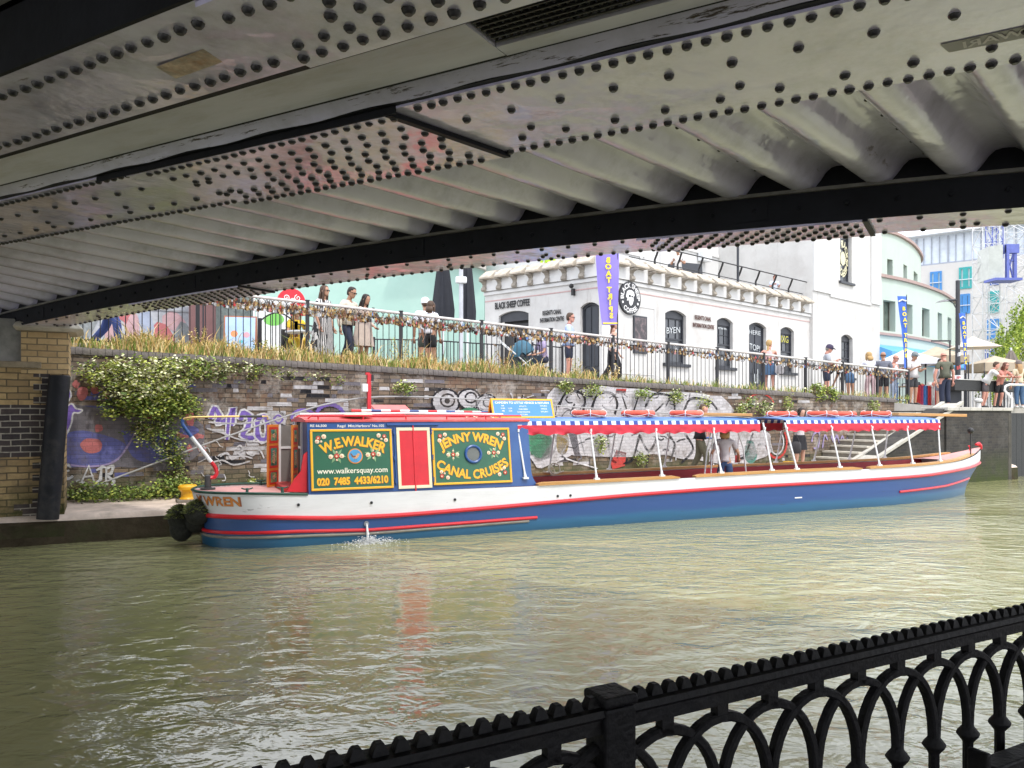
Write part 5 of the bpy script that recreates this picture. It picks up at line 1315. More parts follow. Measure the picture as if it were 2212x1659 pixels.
# cooling water spurting from the hull, with its splash
M_spray = bpy.data.materials.new("spray"); M_spray.use_nodes = True
_b = M_spray.node_tree.nodes["Principled BSDF"]; _b.inputs["Base Color"].default_value = (0.85, 0.87, 0.88, 1); _b.inputs["Roughness"].default_value = 0.15; _b.inputs["Transmission Weight"].default_value = 0.35; _b.inputs["IOR"].default_value = 1.33
mb = MB(); aw, zw = BOAT.at(791, 1131, 0)
pts = [(aw, -.03 - .10 * t, zw - .62 * zw * t * t - .4 * zw * t + random.uniform(-.004, .004)) for t in [i / 12 for i in range(13)]]
mb.tube(pts, [.014 + .010 * i / 12 for i in range(13)], 7)
for i in range(700):
    r = abs(random.gauss(0, .17)); th = random.uniform(0, 6.28); hh = max(0, random.gauss(.03, .045)) * max(0, 1 - r * 2.5) + .004
    mb.ball((aw + .03 + r * math.cos(th) * 1.6, -.15 + r * math.sin(th), hh), random.uniform(.003, .011) * (1 if r < .2 else .8), 5, 4, (1.5, 1.2, .7))
o = mb.build("water_splash", M_spray, M=BM, smooth=True); tag(o, "white spurt of cooling water splashing into the canal beside the hull", "splash")
# ================================================================== white castle-like building
M_stucco = mat("white_stucco", (0.58, 0.575, 0.56), 0.8, var=0.07, scale=1.6, bump=0.15, bscale=18, stain=(0.44, 0.42, 0.40), stain_amt=0.60, stain_scale=0.9)
M_stuclean = mat("white_stucco_clean", (0.61, 0.61, 0.605), 0.8, var=0.05, scale=1.2, bump=0.08, bscale=14)
M_tanst = mat("tan_coping_stone", (0.46, 0.41, 0.34), 0.9, var=0.2, scale=4, bump=0.4, stain=(0.22, 0.19, 0.15), stain_amt=0.6, stain_scale=3)
M_corb = mat("corbel_stone", (0.30, 0.27, 0.23), 0.9, var=0.25, scale=6, bump=0.3)
M_frame = mat("charcoal_frame", (0.028, 0.031, 0.040), 0.45, var=0.2)
M_pane = mat("window_pane", (0.05, 0.055, 0.065), 0.08, var=0.3, scale=2, spec=0.7)
M_pinkl = mat("pink_string", (0.50, 0.33, 0.32), 0.8)
M_tagw = mat("tag_white", (0.62, 0.66, 0.68), 0.6)
M_tagy = mat("tag_yellow", (0.62, 0.58, 0.06), 0.6)
chips(M_stucco, (0.36, 0.34, 0.32), .60, .72, 1.3, .65, (2.2, 2.2, .35))
CST = empty("coffee_house", Matrix.Identity(4), "white castle-like canal building with stone corbels, dark arched windows and round sign", "building")
ZP = 5.70                               # pink string line
def arch_pts(x0, x1, z0, z1, rise, n=8):
    """segment-headed opening outline, from bottom left anticlockwise seen from the front"""
    pts = [(x0, z0), (x1, z0), (x1, z1 - rise)]
    for k in range(1, n): t = k / n; pts.append((x1 + (x0 - x1) * t, z1 - rise + rise * math.sin(math.pi * t) ** 0.8))
    pts.append((x0, z1 - rise)); return pts
def wall_with_holes(mb, x0, x1, z0, z1, holes, y=0.0, depth=0.16):
    """flat wall facing -y with arched openings cut out and their reveals"""
    holes = sorted(holes, key=lambda h: h[0]); x = x0
    for a, b, za, zb, rise in holes:
        mb.poly([(x, y, z0), (a, y, z0), (a, y, z1), (x, y, z1)])
        if za > z0: mb.poly([(a, y, z0), (b, y, z0), (b, y, za), (a, y, za)])
        top = arch_pts(a, b, za, zb, rise)[2:]
        mb.poly([(a, y, z1)] + [(p[0], y, p[1]) for p in top[::-1]] + [(b, y, z1)])
        o = arch_pts(a, b, za, zb, rise)
        for p, q in zip(o, o[1:] + o[:1]): mb.poly([(p[0], y, p[1]), (q[0], y, q[1]), (q[0], y + depth, q[1]), (p[0], y + depth, p[1])])
        x = b
    mb.poly([(x, y, z0), (x1, y, z0), (x1, y, z1), (x, y, z1)])
def sash_window(F, parent, x0, x1, z0, z1, rise, tags=(), door=False, depth=0.16):
    """dark timber sash: frame, pane with glazing bars, sill"""
    o = arch_pts(x0, x1, z0, z1, rise); n = len(o)
    cx, cz = (x0 + x1) / 2, (z0 + z1) / 2; w = 0.07
    inn = [(cx + (p[0] - cx) * (1 - 2 * w / (x1 - x0)), cz + (p[1] - cz) * (1 - 2 * w / (z1 - z0))) for p in o]
    mb = MB(); mb.T = F.M
    for i in range(n):
        a, b, c, d = o[i], o[(i + 1) % n], inn[(i + 1) % n], inn[i]
        for yy in (depth - 0.05,): mb.poly([(a[0], yy, a[1]), (b[0], yy, b[1]), (c[0], yy, c[1]), (d[0], yy, d[1])])
        mb.poly([(d[0], depth - 0.05, d[1]), (c[0], depth - 0.05, c[1]), (c[0], depth, c[1]), (d[0], depth, d[1])])
    zm = z0 + (z1 - z0) * 0.46
    if not door:
        mb.b2(x0 + .05, x1 - .05, depth - 0.045, depth - 0.01, zm - .03, zm + .03)
        for k in (1, 2): xx = x0 + (x1 - x0) * k / 3; mb.b2(xx - .012, xx + .012, depth - 0.03, depth - 0.012, zm, z1 - .06); 
        for zz in (zm + (z1 - zm) * .36, zm + (z1 - zm) * .70, z0 + (zm - z0) * .5): mb.b2(x0 + .05, x1 - .05, depth - 0.029, depth - 0.011, zz - .012, zz + .012)
        mb.poly([(p[0], depth - 0.052, p[1]) for p in arch_pts(x0 + .01, x1 - .01, z1 - rise - .12, z1 - 0.01, rise)])
    f = mb.build("door" if door else "window", M_frame, parent)
    mb = MB(); mb.T = F.M
    if not door: mb.poly([(p[0], depth - 0.006, p[1]) for p in o]); mb.build("pane", M_pane, f)
    else:
        mb.poly([(p[0], depth - 0.006, p[1]) for p in o])
        for i in range(3):
            for sx in (0, 1):
                a = x0 + .10 + sx * (x1 - x0 - .14) / 2; b = a + (x1 - x0) / 2 - .14
                za = z0 + .12 + i * (z1 - rise - z0) / 3; zb_ = za + (z1 - rise - z0) / 3 - .12
                mb.b2(a, b, depth - .03, depth - .008, za, zb_)
        mb.build("door_leaf", mat("door_slate", (0.040, 0.046, 0.058), 0.5, var=0.15), f)
    if not door:
        mb = MB(); mb.T = F.M; mb.b2(x0 - .12, x1 + .14, -0.10, 0.02, z0 - 0.10, z0 - 0.003); mb.build("sill", M_frame, f)
    for st, tx, tz, wd, hh, m, tilt in tags:
        mb = MB(); mb.T = F.M; put_text(mb, st, tx, tz, wd, hh, bold=-.004, y=depth - .056, tilt=tilt); mb.build("tag", m, f, recalc=False)
    return f
# ---- long right-hand side
RW = [(3.04, 4.17, 3.62, 5.35, .14), (5.97, 6.96, 3.62, 5.35, .14), (8.03, 9.22, 2.45, 5.36, .15), (10.27, 11.30, 3.60, 5.36, .14)]
TX0, TX1 = 12.56, 18.9
mb = MB(); mb.T = BRIGHT.M
wall_with_holes(mb, 0, TX0 + .3, 1.8, ZP, RW)
mb.poly([(0, 0, ZP), (TX0 + .3, 0, ZP), (TX0 + .3, 0, 6.6), (0, 0, 6.6)])
mb.poly([(0, .35, 6.6), (0, 0, 6.6), (TX0 + .3, 0, 6.6), (TX0 + .3, .35, 6.6)])
mb.build("wall", M_stucco, CST)
mb = MB(); mb.T = BLEFT.M
LW = [(-4.0, -2.75, 2.35, 5.30, .12), (-.76, -.10, 2.35, 5.30, .13)]
wall_with_holes(mb, -4.60, 0, 1.8, ZP, LW)
mb.poly([(-4.6, 0, ZP), (0, 0, ZP), (0, 0, 6.6), (-4.6, 0, 6.6)]); mb.poly([(-4.6, .35, 6.6), (-4.6, 0, 6.6), (0, 0, 6.6), (0, .35, 6.6)])
mb.poly([(-4.6, 0, 1.8), (-4.6, 8, 1.8), (-4.6, 8, 6.6), (-4.6, 0, 6.6)])
mb.build("wall", M_stucco, CST)
mb = MB()                                            # string courses and cornice
for F, x0, x1 in ((BRIGHT, -0.03, TX0), (BLEFT, -4.62, 0.03)):
    mb.T = F.M
    mb.b2(x0, x1, -0.055, 0.02, 5.90, 5.99); mb.b2(x0, x1, -0.03, 0.02, 5.99, 6.02)
mb.build("cornice", M_stuclean, CST)
mb = MB()
for F, x0, x1 in ((BRIGHT, 0, TX0), (BLEFT, -4.6, 0)): mb.T = F.M; mb.b2(x0, x1, -0.012, 0.02, ZP - .012, ZP + .02)
mb.build("string_line", M_pinkl, CST)
# corbelled parapet
def parapet(F, bays, x_first, pitch):
    for i in range(bays):
        x = x_first + i * pitch
        mb = MB(); mb.T = F.M                       # sloped coping stone of this bay
        zc = 6.40 + random.uniform(-.012, .012); w = pitch * .76
        mb.loft([[(x, -0.32, zc), (x, -0.32, zc + .06), (x, .02, zc + .31), (x, .30, zc + .31), (x, .30, zc)], [(x + w, -0.32, zc), (x + w, -0.32, zc + .06), (x + w, .02, zc + .31), (x + w, .30, zc + .31), (x + w, .30, zc)]])
        c = mb.build("coping_stone", M_tanst, CST, bevel=.012)
        mb = MB(); mb.T = F.M                       # scrolled bracket beneath it
        pr = [(0, 6.022), (-.14, 6.022), (-.19, 6.07), (-.17, 6.14), (-.11, 6.19), (-.105, 6.25), (-.16, 6.31), (-.30, 6.36), (-.30, 6.385), (0, 6.385)]
        mb.prism([(x - .02, a, b) for a, b in pr], (.17, 0, 0))
        mb.build("corbel", M_corb, c)
        mb = MB(); mb.T = F.M; mb.b2(x + .152, x + pitch - .022, -.10, -.001, 6.03, 6.396); mb.b2(x + w + .004, x + pitch - .004, -.08, .29, 6.4, 6.62); mb.build("panel", M_stuclean, c)
parapet(BRIGHT, 14, 0.30, (TX0 - .3) / 14)
parapet(BLEFT, 7, -4.60, 4.55 / 7)
def side_letters(F, x, z, st, width, h, m, name="lettering"):
    mb = MB(); mb.T = F.M; put_text(mb, st, x, z, width, h, bold=.02, y=-.03, ext=.02); return mb.build(name, m, CST, recalc=False)
M_let = mat("black_letters", (0.012, 0.012, 0.014), 0.5)
side_letters(BLEFT, -3.41, 5.52, "BLACK SHEEP COFFEE", 1.45, .21, M_let)
side_letters(BLEFT, -1.81, 5.12, "REGENT'S CANAL", .72, .135, M_let); side_letters(BLEFT, -1.81, 4.90, "INFORMATION CENTRE", .92, .135, M_let)
M_let2 = mat("rusty_letters", (0.10, 0.045, 0.035), 0.6, var=.4, scale=6)
side_letters(BRIGHT, 5.10, 5.22, "REGENT'S CANAL", .95, .14, M_let2); side_letters(BRIGHT, 5.14, 4.96, "INFORMATION CENTRE", 1.24, .14, M_let2)
sash_window(BRIGHT, CST, *RW[0], tags=(("BYEN", 3.62, 4.72, .72, .20, M_tagw, R(6)),))
sash_window(BRIGHT, CST, *RW[1], tags=(("mm", 6.45, 5.0, .5, .10, M_tagw, 0),))
sash_window(BRIGHT, CST, *RW[2], door=True, tags=(("HERE", 8.6, 5.0, .8, .16, M_tagw, 0), ("TOP!", 8.6, 4.45, .7, .22, M_tagw, R(-5)), ("lul", 8.65, 3.4, .35, .55, M_tagw, 0)))
sash_window(BRIGHT, CST, *RW[3], tags=(("IXG", 10.78, 4.90, .55, .26, M_tagy, 0),))
sash_window(BLEFT, CST, *LW[1], door=True)
# serving hatch on the left
F = BLEFT; o = arch_pts(*LW[0])
mb = MB(); mb.T = F.M
for i in range(len(o)):
    a, b = o[i], o[(i + 1) % len(o)]; mb.poly([(a[0], .10, a[1]), (b[0], .10, b[1]), ((b[0] + 3.375) * .93 - 3.375, .10, (b[1] - 3.9) * .97 + 3.9), ((a[0] + 3.375) * .93 - 3.375, .10, (a[1] - 3.9) * .97 + 3.9)])
mb.poly([(p[0], .09, p[1]) for p in arch_pts(-3.98, -2.77, 4.98, 5.29, .12)])
f = mb.build("window", M_frame, CST)
mb = MB(); mb.T = F.M; mb.poly([(p[0], .30, p[1]) for p in o]); mb.b2(-3.9, -3.5, .2, .26, 2.5, 4.6); mb.b2(-3.45, -2.85, .22, .27, 4.2, 4.9); mb.build("dark_interior", mat("hatch_dark", (0.030, 0.030, 0.034), 0.5, var=.5, scale=3), f)
# round hanging sign
mb = MB(); mb.T = BRIGHT.M
sx, sz = 1.22, 5.50
mb.mi = 0; mb.lathe([(.50, -.07), (.50, -.005)], (sx, 0, sz), 40, 'y')
mb.mi = 1
me = text_mesh("BLACK SHEEP", 1.0, .03); xm = min(v.co.x for v in me.vertices); xw = max(v.co.x for v in me.vertices)
def ringwarp(st_a, en_a, r, flip):
    def f(c):
        t = (c.x - xm) / (xw - xm); an = R(st_a + (en_a - st_a) * t); rr = r + (c.y - .35) * .20 * (1 if not flip else -1)
        return Vector((sx + rr * math.cos(an), -.074, sz + rr * math.sin(an)))
    return f
mb.add_mesh(me, None, ringwarp(188, -8, .385, False))
me = text_mesh("COFFEE", 1.0, .03); xm = min(v.co.x for v in me.vertices); xw = max(v.co.x for v in me.vertices)
mb.add_mesh(me, None, ringwarp(222, 318, .385, True))
for an in (203, -23): mb.lathe([(.04, -.075), (.04, -.0715)], (sx + .385 * math.cos(R(an)), 0, sz + .385 * math.sin(R(an))), 10, 'y')
head = [(-.20, .10), (-.17, .20), (-.06, .25), (.08, .25), (.18, .20), (.21, .10), (.15, .04), (.16, -.06), (.10, -.20), (.02, -.25), (-.05, -.20), (-.08, -.08), (-.18, -.10), (-.15, -.02), (-.22, .02)]
mb.poly([(sx + x * .95, -.0735, sz + z * .95) for x, z in head])
mb.mi = 0
for ex, ez, r in ((-.03, .06, .055), (.09, .05, .04)): mb.poly([(sx + ex + r * math.cos(t * .6), -.0745, sz + ez + r * .7 * math.sin(t * .6)) for t in range(10)])
mb.poly([(sx - .10, -.0747, sz + .0), (sx + .13, -.0747, sz + .07), (sx + .13, -.0747, sz + .085), (sx - .10, -.0747, sz + .015)])
sg = mb.build("round_sign", [mat("sign_black", (0.020, 0.021, 0.026), 0.5), mat("sign_white", (0.72, 0.72, 0.72), 0.5)], CST, recalc=False)
# notice board and sunk panel
mb = MB(); mb.T = BRIGHT.M; mb.b2(1.42, 2.06, -.05, -.002, 3.85, 5.0); nb = mb.build("notice_board", M_frame, CST)
mb = MB(); mb.T = BRIGHT.M; mb.poly([(1.47, -.053, 3.9), (2.01, -.053, 3.9), (2.01, -.053, 4.95), (1.47, -.053, 4.95)]); mb.build("notice_sheet", mat("notice", (0.06, 0.05, 0.055), 0.3, var=.6, scale=5, stain=(0.35, 0.22, 0.22), stain_amt=.6, stain_scale=5), nb)
mb = MB(); mb.T = BRIGHT.M
for x0, x1, z0, z1 in ((.85, 2.5, 5.28, 5.31), (2.47, 2.5, 2.4, 5.28), (.85, 2.47, 3.2, 3.23)): mb.b2(x0, x1, -.016, -.002, z0, z1)
mb.build("sunk_panel_edge", M_stuclean, CST)
mb = MB(); mb.T = BLEFT.M; mb.b2(-1.02, -.94, -.12, -.002, 5.55, 5.75); mb.ball((-.98, -.16, 5.82), .075, 9, 6); mb.build("wall_lamp", M_black, CST)
# terrace floor, set-back upper wall
mb = MB(); p = [BRIGHT.w(0.3, .36), BRIGHT.w(TX0, .36), BRIGHT.w(TX0, 9), BLEFT.w(-4.6, 8)]
mb.poly([(q.x, q.y, 6.2) for q in p]); mb.build("terrace", M_pave, CST)
mb = MB(); mb.T = BRIGHT.M
mb.b2(3.2, TX0 - .01, 4.2, 9, 4, 11.5)
mb.b2(4.1, 7.3, 4.15, 4.198, 8.2, 8.35); mb.b2(7.0, 7.15, 4.15, 4.198, 6.3, 8.2); mb.b2(8.3, TX0 - .02, 4.15, 4.198, 8.9, 9.05); mb.b2(8.3, 8.45, 4.15, 4.198, 6.3, 8.9)
mb.build("upper_wall", M_stuclean, CST)
mb = MB(); mb.T = BRIGHT.M; mb.b2(10.9, 11.5, 3.85, 4.148, 8.55, 8.95); mb.build("vent_box", M_polew, CST, bevel=.02)
# terrace rail: cranked black standards with two bars
mb = MB(); mb.T = BRIGHT.M
for i in range(9):
    x = 2.9 + i * 1.22
    mb.tube([(x, .30, 6.5), (x, .30, 6.95), (x, .22, 7.10), (x - .02, .12, 7.32)], .035, 6)
mb.build("terrace_standard", M_black, CST)
mb = MB(); mb.T = BRIGHT.M
mb.tube([(1.6, .12, 7.32), (TX0, .12, 7.32)], .022, 6); mb.tube([(1.6, .28, 6.86), (TX0, .28, 6.86)], .016, 6)
mb.build("terrace_rail", M_black, CST)
mb = MB(); mb.T = BRIGHT.M; mb.bar((7.55, .16, 6.4), (7.55, .16, 11), .045, 8); mb.build("terrace_post", M_frame, CST)
mb = MB(); mb.T = BRIGHT.M; mb.prism([(5.6, 1.5, 6.4), (7.4, 1.5, 6.4), (7.3, 1.5, 7.55), (5.9, 1.5, 7.45)], (0, .5, 0)); mb.build("terrace_cover", M_frame, CST)
# ---- tower
mb = MB(); mb.T = BRIGHT.M
TW = [(14.95, 16.05, 7.62, 9.85, .16), (15.05, 16.15, 3.55, 5.4, .16)]
yT = -.14
wall_with_holes(mb, TX0, TX1, 1.8, 7.0, TW[1:], y=yT, depth=.2); wall_with_holes(mb, TX0, TX1, 7.0, 11.6, TW[:1], y=yT, depth=.2)
mb.poly([(TX0, yT, 1.8), (TX0, 9, 1.8), (TX0, 9, 11.6), (TX0, yT, 11.6)]); mb.poly([(TX1, yT, 1.8), (TX1, 9, 1.8), (TX1, 9, 11.6), (TX1, yT, 11.6)])
mb.build("tower", M_stucco, CST)
mb = MB(); mb.T = BRIGHT.M
mb.b2(TX0, 14.0, yT - .07, yT - .002, 6.95, 11.4); mb.b2(17.9, TX1, yT - .07, yT - .002, 6.95, 11.4); mb.b2(14.0, 17.9, yT - .07, yT - .002, 10.35, 11.4); mb.b2(14.0, 17.9, yT - .05, yT - .002, 6.85, 6.95)
mb.build("tower_pilaster", M_stuclean, CST)
FT = Frame(BRIGHT.w(0, yT).x, BRIGHT.w(0, yT).y, 42.0)
wf = sash_window(FT, CST, *TW[0], depth=.2); sash_window(FT, CST, *TW[1], depth=.2)
mb = MB(); mb.T = FT.M                                # sun-burst lettering on the glass of the tall window
me = text_mesh("BLACKSHEEPCOFFEE", 1.0, .03); xm = min(v.co.x for v in me.vertices); xw = max(v.co.x for v in me.vertices)
cx, cz = 15.5, 8.65
mb.add_mesh(me, None, lambda c: Vector((cx + (.36 + (c.y - .3) * .28) * math.cos(R(115 - 340 * (c.x - xm) / (xw - xm))), .13, cz + (.62 + (c.y - .3) * .42) * math.sin(R(115 - 340 * (c.x - xm) / (xw - xm))))))
mb.poly([(cx + .24 * math.cos(t * .5), .131, cz + .30 * math.sin(t * .5)) for t in range(13)])
mb.build("window_lettering", mat("gilt", (0.66, 0.62, 0.40), 0.4), wf, recalc=False)

# ================================================================== pale mint buildings
M_mint = mat("mint_render", (0.45, 0.53, 0.48), 0.85, var=0.04, scale=1, stain=(0.48, 0.53, 0.49), stain_amt=.4)
M_mint2 = mat("mint_render_bright", (0.34, 0.51, 0.45), 0.85, var=0.04, scale=1, stain=(0.40, 0.55, 0.49), stain_amt=.5)
M_cop = mat("pinkish_coping", (0.36, 0.26, 0.24), 0.8)
MB_ = empty("market_hall", Matrix.Identity(4), "pale mint curved building with deep windows and blue awning right of the white tower", "building")
def arc_wall(pts, z0, z1, holes, depth=.35):
    """curved front through plan points; holes are (t0, t1, za, zb) along it"""
    def at(t):
        n = len(pts) - 1; q = max(0, min(n - 1e-6, t * n)); i = int(q); f = q - i
        P0, P1, P2, P3 = (Vector(pts[max(0, min(n, k))]) for k in (i - 1, i, i + 1, i + 2))
        return 0.5 * (2 * P1 + (P2 - P0) * f + (2 * P0 - 5 * P1 + 4 * P2 - P3) * f * f + (3 * P1 - P0 - 3 * P2 + P3) * f ** 3)
    def nrm(t):
        d = (at(min(1, t + .01)) - at(max(0, t - .01))).normalized(); return Vector((-d.y, d.x))
    mb = MB(); cuts = sorted({0, 1, *[k / 24 for k in range(25)], *[h[0] for h in holes], *[h[1] for h in holes]})
    for a, b in zip(cuts, cuts[1:]):
        m = (a + b) / 2; h = [q for q in holes if q[0] - 1e-9 <= a and b <= q[1] + 1e-9]; A, B = at(a), at(b)
        segs = [(z0, z1)]
        if h: segs = [(z0, h[0][2]), (h[0][3], z1)]
        for s0, s1 in segs: mb.poly([(A.x, A.y, s0), (B.x, B.y, s0), (B.x, B.y, s1), (A.x, A.y, s1)])
    for t0, t1, za, zb in holes:
        A, B, n = at(t0), at(t1), nrm((t0 + t1) / 2) * depth; C, D = A + n, B + n
        for p, q, r, s_ in (((A, za), (C, za), (C, zb), (A, zb)), ((D, za), (B, za), (B, zb), (D, zb)), ((A, za), (B, za), (D, za), (C, za)), ((C, zb), (D, zb), (B, zb), (A, zb))):
            mb.poly([(v[0].x, v[0].y, v[1]) for v in (p, q, r, s_)])
    def panes(parent, m):
        for t0, t1, za, zb in holes:
            A, B, n = at(t0), at(t1), nrm((t0 + t1) / 2) * (depth - .03); w = MB(); C, D = A + n, B + n
            w.poly([(C.x, C.y, za), (D.x, D.y, za), (D.x, D.y, zb), (C.x, C.y, zb)]); f = w.build("window", m, parent)
            w = MB(); u = (D - C); q = n.normalized() * -.03
            for k in (0.0, .48, .94):
                p0 = C + u * k + q; p1 = C + u * (k + .06) + q; w.poly([(p0.x, p0.y, za), (p1.x, p1.y, za), (p1.x, p1.y, zb), (p0.x, p0.y, zb)])
            w.build("frame", mat("bronze_frame", (0.13, 0.12, 0.10), 0.5), f)
    def cope(parent, z, out=.12, h=.14):
        w = MB(); rows = []
        for k in range(25):
            a, n = at(k / 24), nrm(k / 24); p, q = a - n * out, a + n * .4
            rows.append([(p.x, p.y, z), (p.x, p.y, z + h), (q.x, q.y, z + h), (q.x, q.y, z)])
        w.loft(rows); return w.build("coping", M_cop, parent)
    return mb, panes, cope, at, nrm
lowpts = [(15.6, 34.6), (17.2, 36), (19.1, 37.4), (21.5, 39.6), (23.7, 42), (26.5, 45.8), (28.5, 50)]
hol = [(.195, .275, 5.95, 7.40), (.315, .385, 5.95, 7.40), (.447, .503, 5.95, 7.40), (.578, .625, 5.95, 7.40), (.69, .735, 5.95, 7.40)]
mb, panes, cope, at_, nr_ = arc_wall(lowpts, 1.5, 8.46, hol)
mb.build("wall", M_mint, MB_); panes(MB_, mat("green_glass", (0.10, 0.13, 0.11), 0.12, var=.3, spec=.6)); cope(MB_, 8.44)
cope(MB_, 5.72, .10, .12)
uppts = [(16.2, 36.2), (18.3, 37.2), (20, 38.9), (21.6, 41.0), (23.2, 43.6), (24, 46)]
hol2 = [(.18, .222, 8.64, 9.5), (.345, .40, 8.64, 9.5), (.52, .62, 8.64, 9.5), (.74, .80, 8.64, 9.5)]
mb, panes2, cope2, _, _ = arc_wall(uppts, 8.0, 10.75, hol2)
mb.build("wall", M_mint, MB_); panes2(MB_, MATS["green_glass"]); cope2(MB_, 10.73)
mb = MB(); prev = None; rows = []
for k in range(13):
    a = at_(.10 + .62 * k / 12); n = nr_(.10 + .62 * k / 12); p, q = a - n * .05, a - n * 1.0
    rows.append([(p.x, p.y, 5.25), (q.x, q.y, 4.85), (q.x, q.y, 4.45), (p.x, p.y, 4.45)])
mb.loft(rows); mb.build("awning", mat("awning_sky", (0.10, 0.35, 0.68), 0.6, var=.05), MB_)

TMI = empty("mint_building", Matrix.Identity(4), "plain pale mint building rising behind the three strolling people and closed parasols", "building")
mb = MB(); A, B = P(470, 600, 33), P(1046, 590, 30.5)
mb.prism([(A.x, A.y, 1.8), (B.x, B.y, 1.8), (B.x, B.y, 9.2), (A.x, A.y, 9.2)], (.6, 8, 0)); mb.build("wall", M_mint2, TMI)
mb = MB(); mb.prism([(A.x, A.y - .05, 3.1), (B.x, B.y - .05, 3.1), (B.x, B.y - .05, 4.0), (A.x, A.y - .05, 4.0)], (0, .04, 0)); mb.build("plinth", mat("plinth_grey", (0.16, 0.17, 0.17), 0.8, var=.2), TMI)
a, b = P(1028, 574, 30.2), P(1050, 583, 30.1)
mb = MB(); mb.prism([(a.x - 3, a.y, 9.0), (b.x, b.y, b.z), (b.x, b.y, b.z + .22), (a.x - 3, a.y, 9.22)], (0, .5, 0)); mb.build("gable_coping", M_capst, TMI)

# ================================================================== white apartment block far right
AP = empty("apartment_block", Matrix.Identity(4), "distant white apartment block with blue and teal windows and glazed top storey", "building")
FA = Frame((1994 - CX) / FPX * 60, 60, math.degrees(math.atan2(56.7 - 60, 35.2 - 32.1)) + 8)
mb = MB(); mb.T = FA.M
x1 = FA.s(2300)
mb.b2(-6, x1, 0, 10, 1, 13.6); mb.build("wall", mat("warm_white_render", (0.60, 0.58, 0.555), 0.85, var=.03), AP)
M_fb = mat("frame_blue", (0.05, 0.22, 0.52), 0.5); M_ft = mat("frame_teal", (0.03, 0.33, 0.33), 0.5); M_fd = mat("frame_deep_blue", (0.04, 0.10, 0.40), 0.5)
M_apg = mat("curtain_glass", (0.42, 0.56, 0.58), 0.2, var=.2, scale=2)
M_apd = mat("dark_apartment_glass", (0.10, 0.12, 0.14), 0.15, var=.3)
def z6(x, y): return ((2200 + x / 4.88) / 1.1573, (560 + y / 4.88) / 1.1573)
for (xa, ya, xb, yb_), m, g in (((612, 588, 755, 812), M_fb, M_apg), ((965, 535, 1125, 782), M_ft, M_apg), ((975, 860, 1100, 1090), M_fb, M_apd), ((1325, 825, 1455, 1083), M_ft, M_apg), ((1345, 600, 1450, 742), M_fd, M_apg), ((1302, 1160, 1470, 1400), M_fb, M_apg), ((1285, 1470, 1400, 1640), M_fd, M_apg), ((640, 1140, 760, 1400), M_fd, M_apg)):
    (p0, q0), (p1, q1) = z6(xa, ya), z6(xb, yb_)
    (a, zt), (b, zb) = FA.at(p0, q0), FA.at(p1, q1)
    mb = MB(); mb.T = FA.M
    for u0, u1, v0, v1 in ((a, a + .14, zb, zt), (b - .14, b, zb, zt), (a + .14, b - .14, zt - .14, zt), (a + .14, b - .14, zb, zb + .14), ((a + b) / 2 - .16, (a + b) / 2 + .16, zb + .14, zt - .14)): mb.b2(u0, u1, -.10, -.002, v0, v1)
    f = mb.build("window", m, AP)
    mb = MB(); mb.T = FA.M; mb.poly([(a + .1, -.03, zb + .1), (b - .1, -.03, zb + .1), (b - .1, -.03, zt - .1), (a + .1, -.03, zt - .1)]); mb.build("pane", g, f)
    mb = MB(); mb.T = FA.M; zz = zb + (zt - zb) * .42; mb.bar((a, -.14, zz), (b, -.14, zz), .03); mb.build("balcony_bar", M_polew, f)
mb = MB(); mb.T = FA.M; mb.b2(-6, x1, .4, 9, 13.602, 15.9); mb.build("glazed_storey", mat("pale_glazing", (0.66, 0.72, 0.80), 0.15, var=.25, scale=.6), AP)
mb = MB(); mb.T = FA.M
for i in range(26): x = -5 + i * .55; mb.b2(x, x + (.12 if i % 4 == 0 else .05), .3, .398, 13.6, 15.8)
mb.b2(-6, x1, .25, .39, 13.602, 13.75); mb.build("mullion", mat("mullion_grey", (0.35, 0.38, 0.44), 0.5), AP)
mb = MB(); mb.T = FA.M; mb.b2(-6.2, x1, -.5, 9, 15.9, 16.1); mb.build("eaves", M_polew, AP)
mb = MB(); mb.T = FA.M; mb.prism([(-6.2, -.4, 16.102), (-6.2, 5, 17.2), (-6.2, 9, 16.102)], (x1 + 6.2, 0, 0)); mb.build("roof", mat("slate_roof", (0.16, 0.20, 0.25), 0.6, var=.1), AP)
mb = MB(); mb.T = FA.M
for x in (-4.2, -3.4, -3.0): mb.bar((x, 1.5, 16.3), (x, 1.5, 18.2), .04)
mb.bar((-4.6, 1.5, 17.6), (-2.8, 1.5, 17.6), .03); mb.build("roof_aerial", M_frame, AP)
# builders' hoist: lattice mast and cage
HO = empty("construction_hoist", Matrix.Identity(4), "blue and grey builders' hoist cage on a lattice mast beside the apartment block", "hoist")
M_lat = mat("galvanised", (0.58, 0.59, 0.60), 0.5, 0.0, var=.2); M_cageb = mat("hoist_blue", (0.10, 0.13, 0.42), 0.5)
def mast(px, d, z0, z1, w, mt, parent, name):
    mb = MB(); c = Pz(px, d, 0)
    for dx in (-w, w):
        for dy in (-w, w): mb.bar((c.x + dx, c.y + dy, z0), (c.x + dx, c.y + dy, z1), .035, 5)
    z = z0; k = 0
    while z < z1 - .01:
        z2 = min(z1, z + 1.1)
        for dy in (-w, w): mb.bar((c.x - w, c.y + dy, z), (c.x + w, c.y + dy, z), .018, 4); mb.bar((c.x + (-w if k % 2 else w), c.y + dy, z), (c.x + (w if k % 2 else -w), c.y + dy, z2), .016, 4)
        for dx in (-w, w): mb.bar((c.x + dx, c.y - w, z), (c.x + dx, c.y + w, z), .018, 4); mb.bar((c.x + dx, c.y + (-w if k % 2 else w), z), (c.x + dx, c.y + (w if k % 2 else -w), z2), .03, 4)
        z = z2; k += 1
    return mb.build(name, mt, parent)
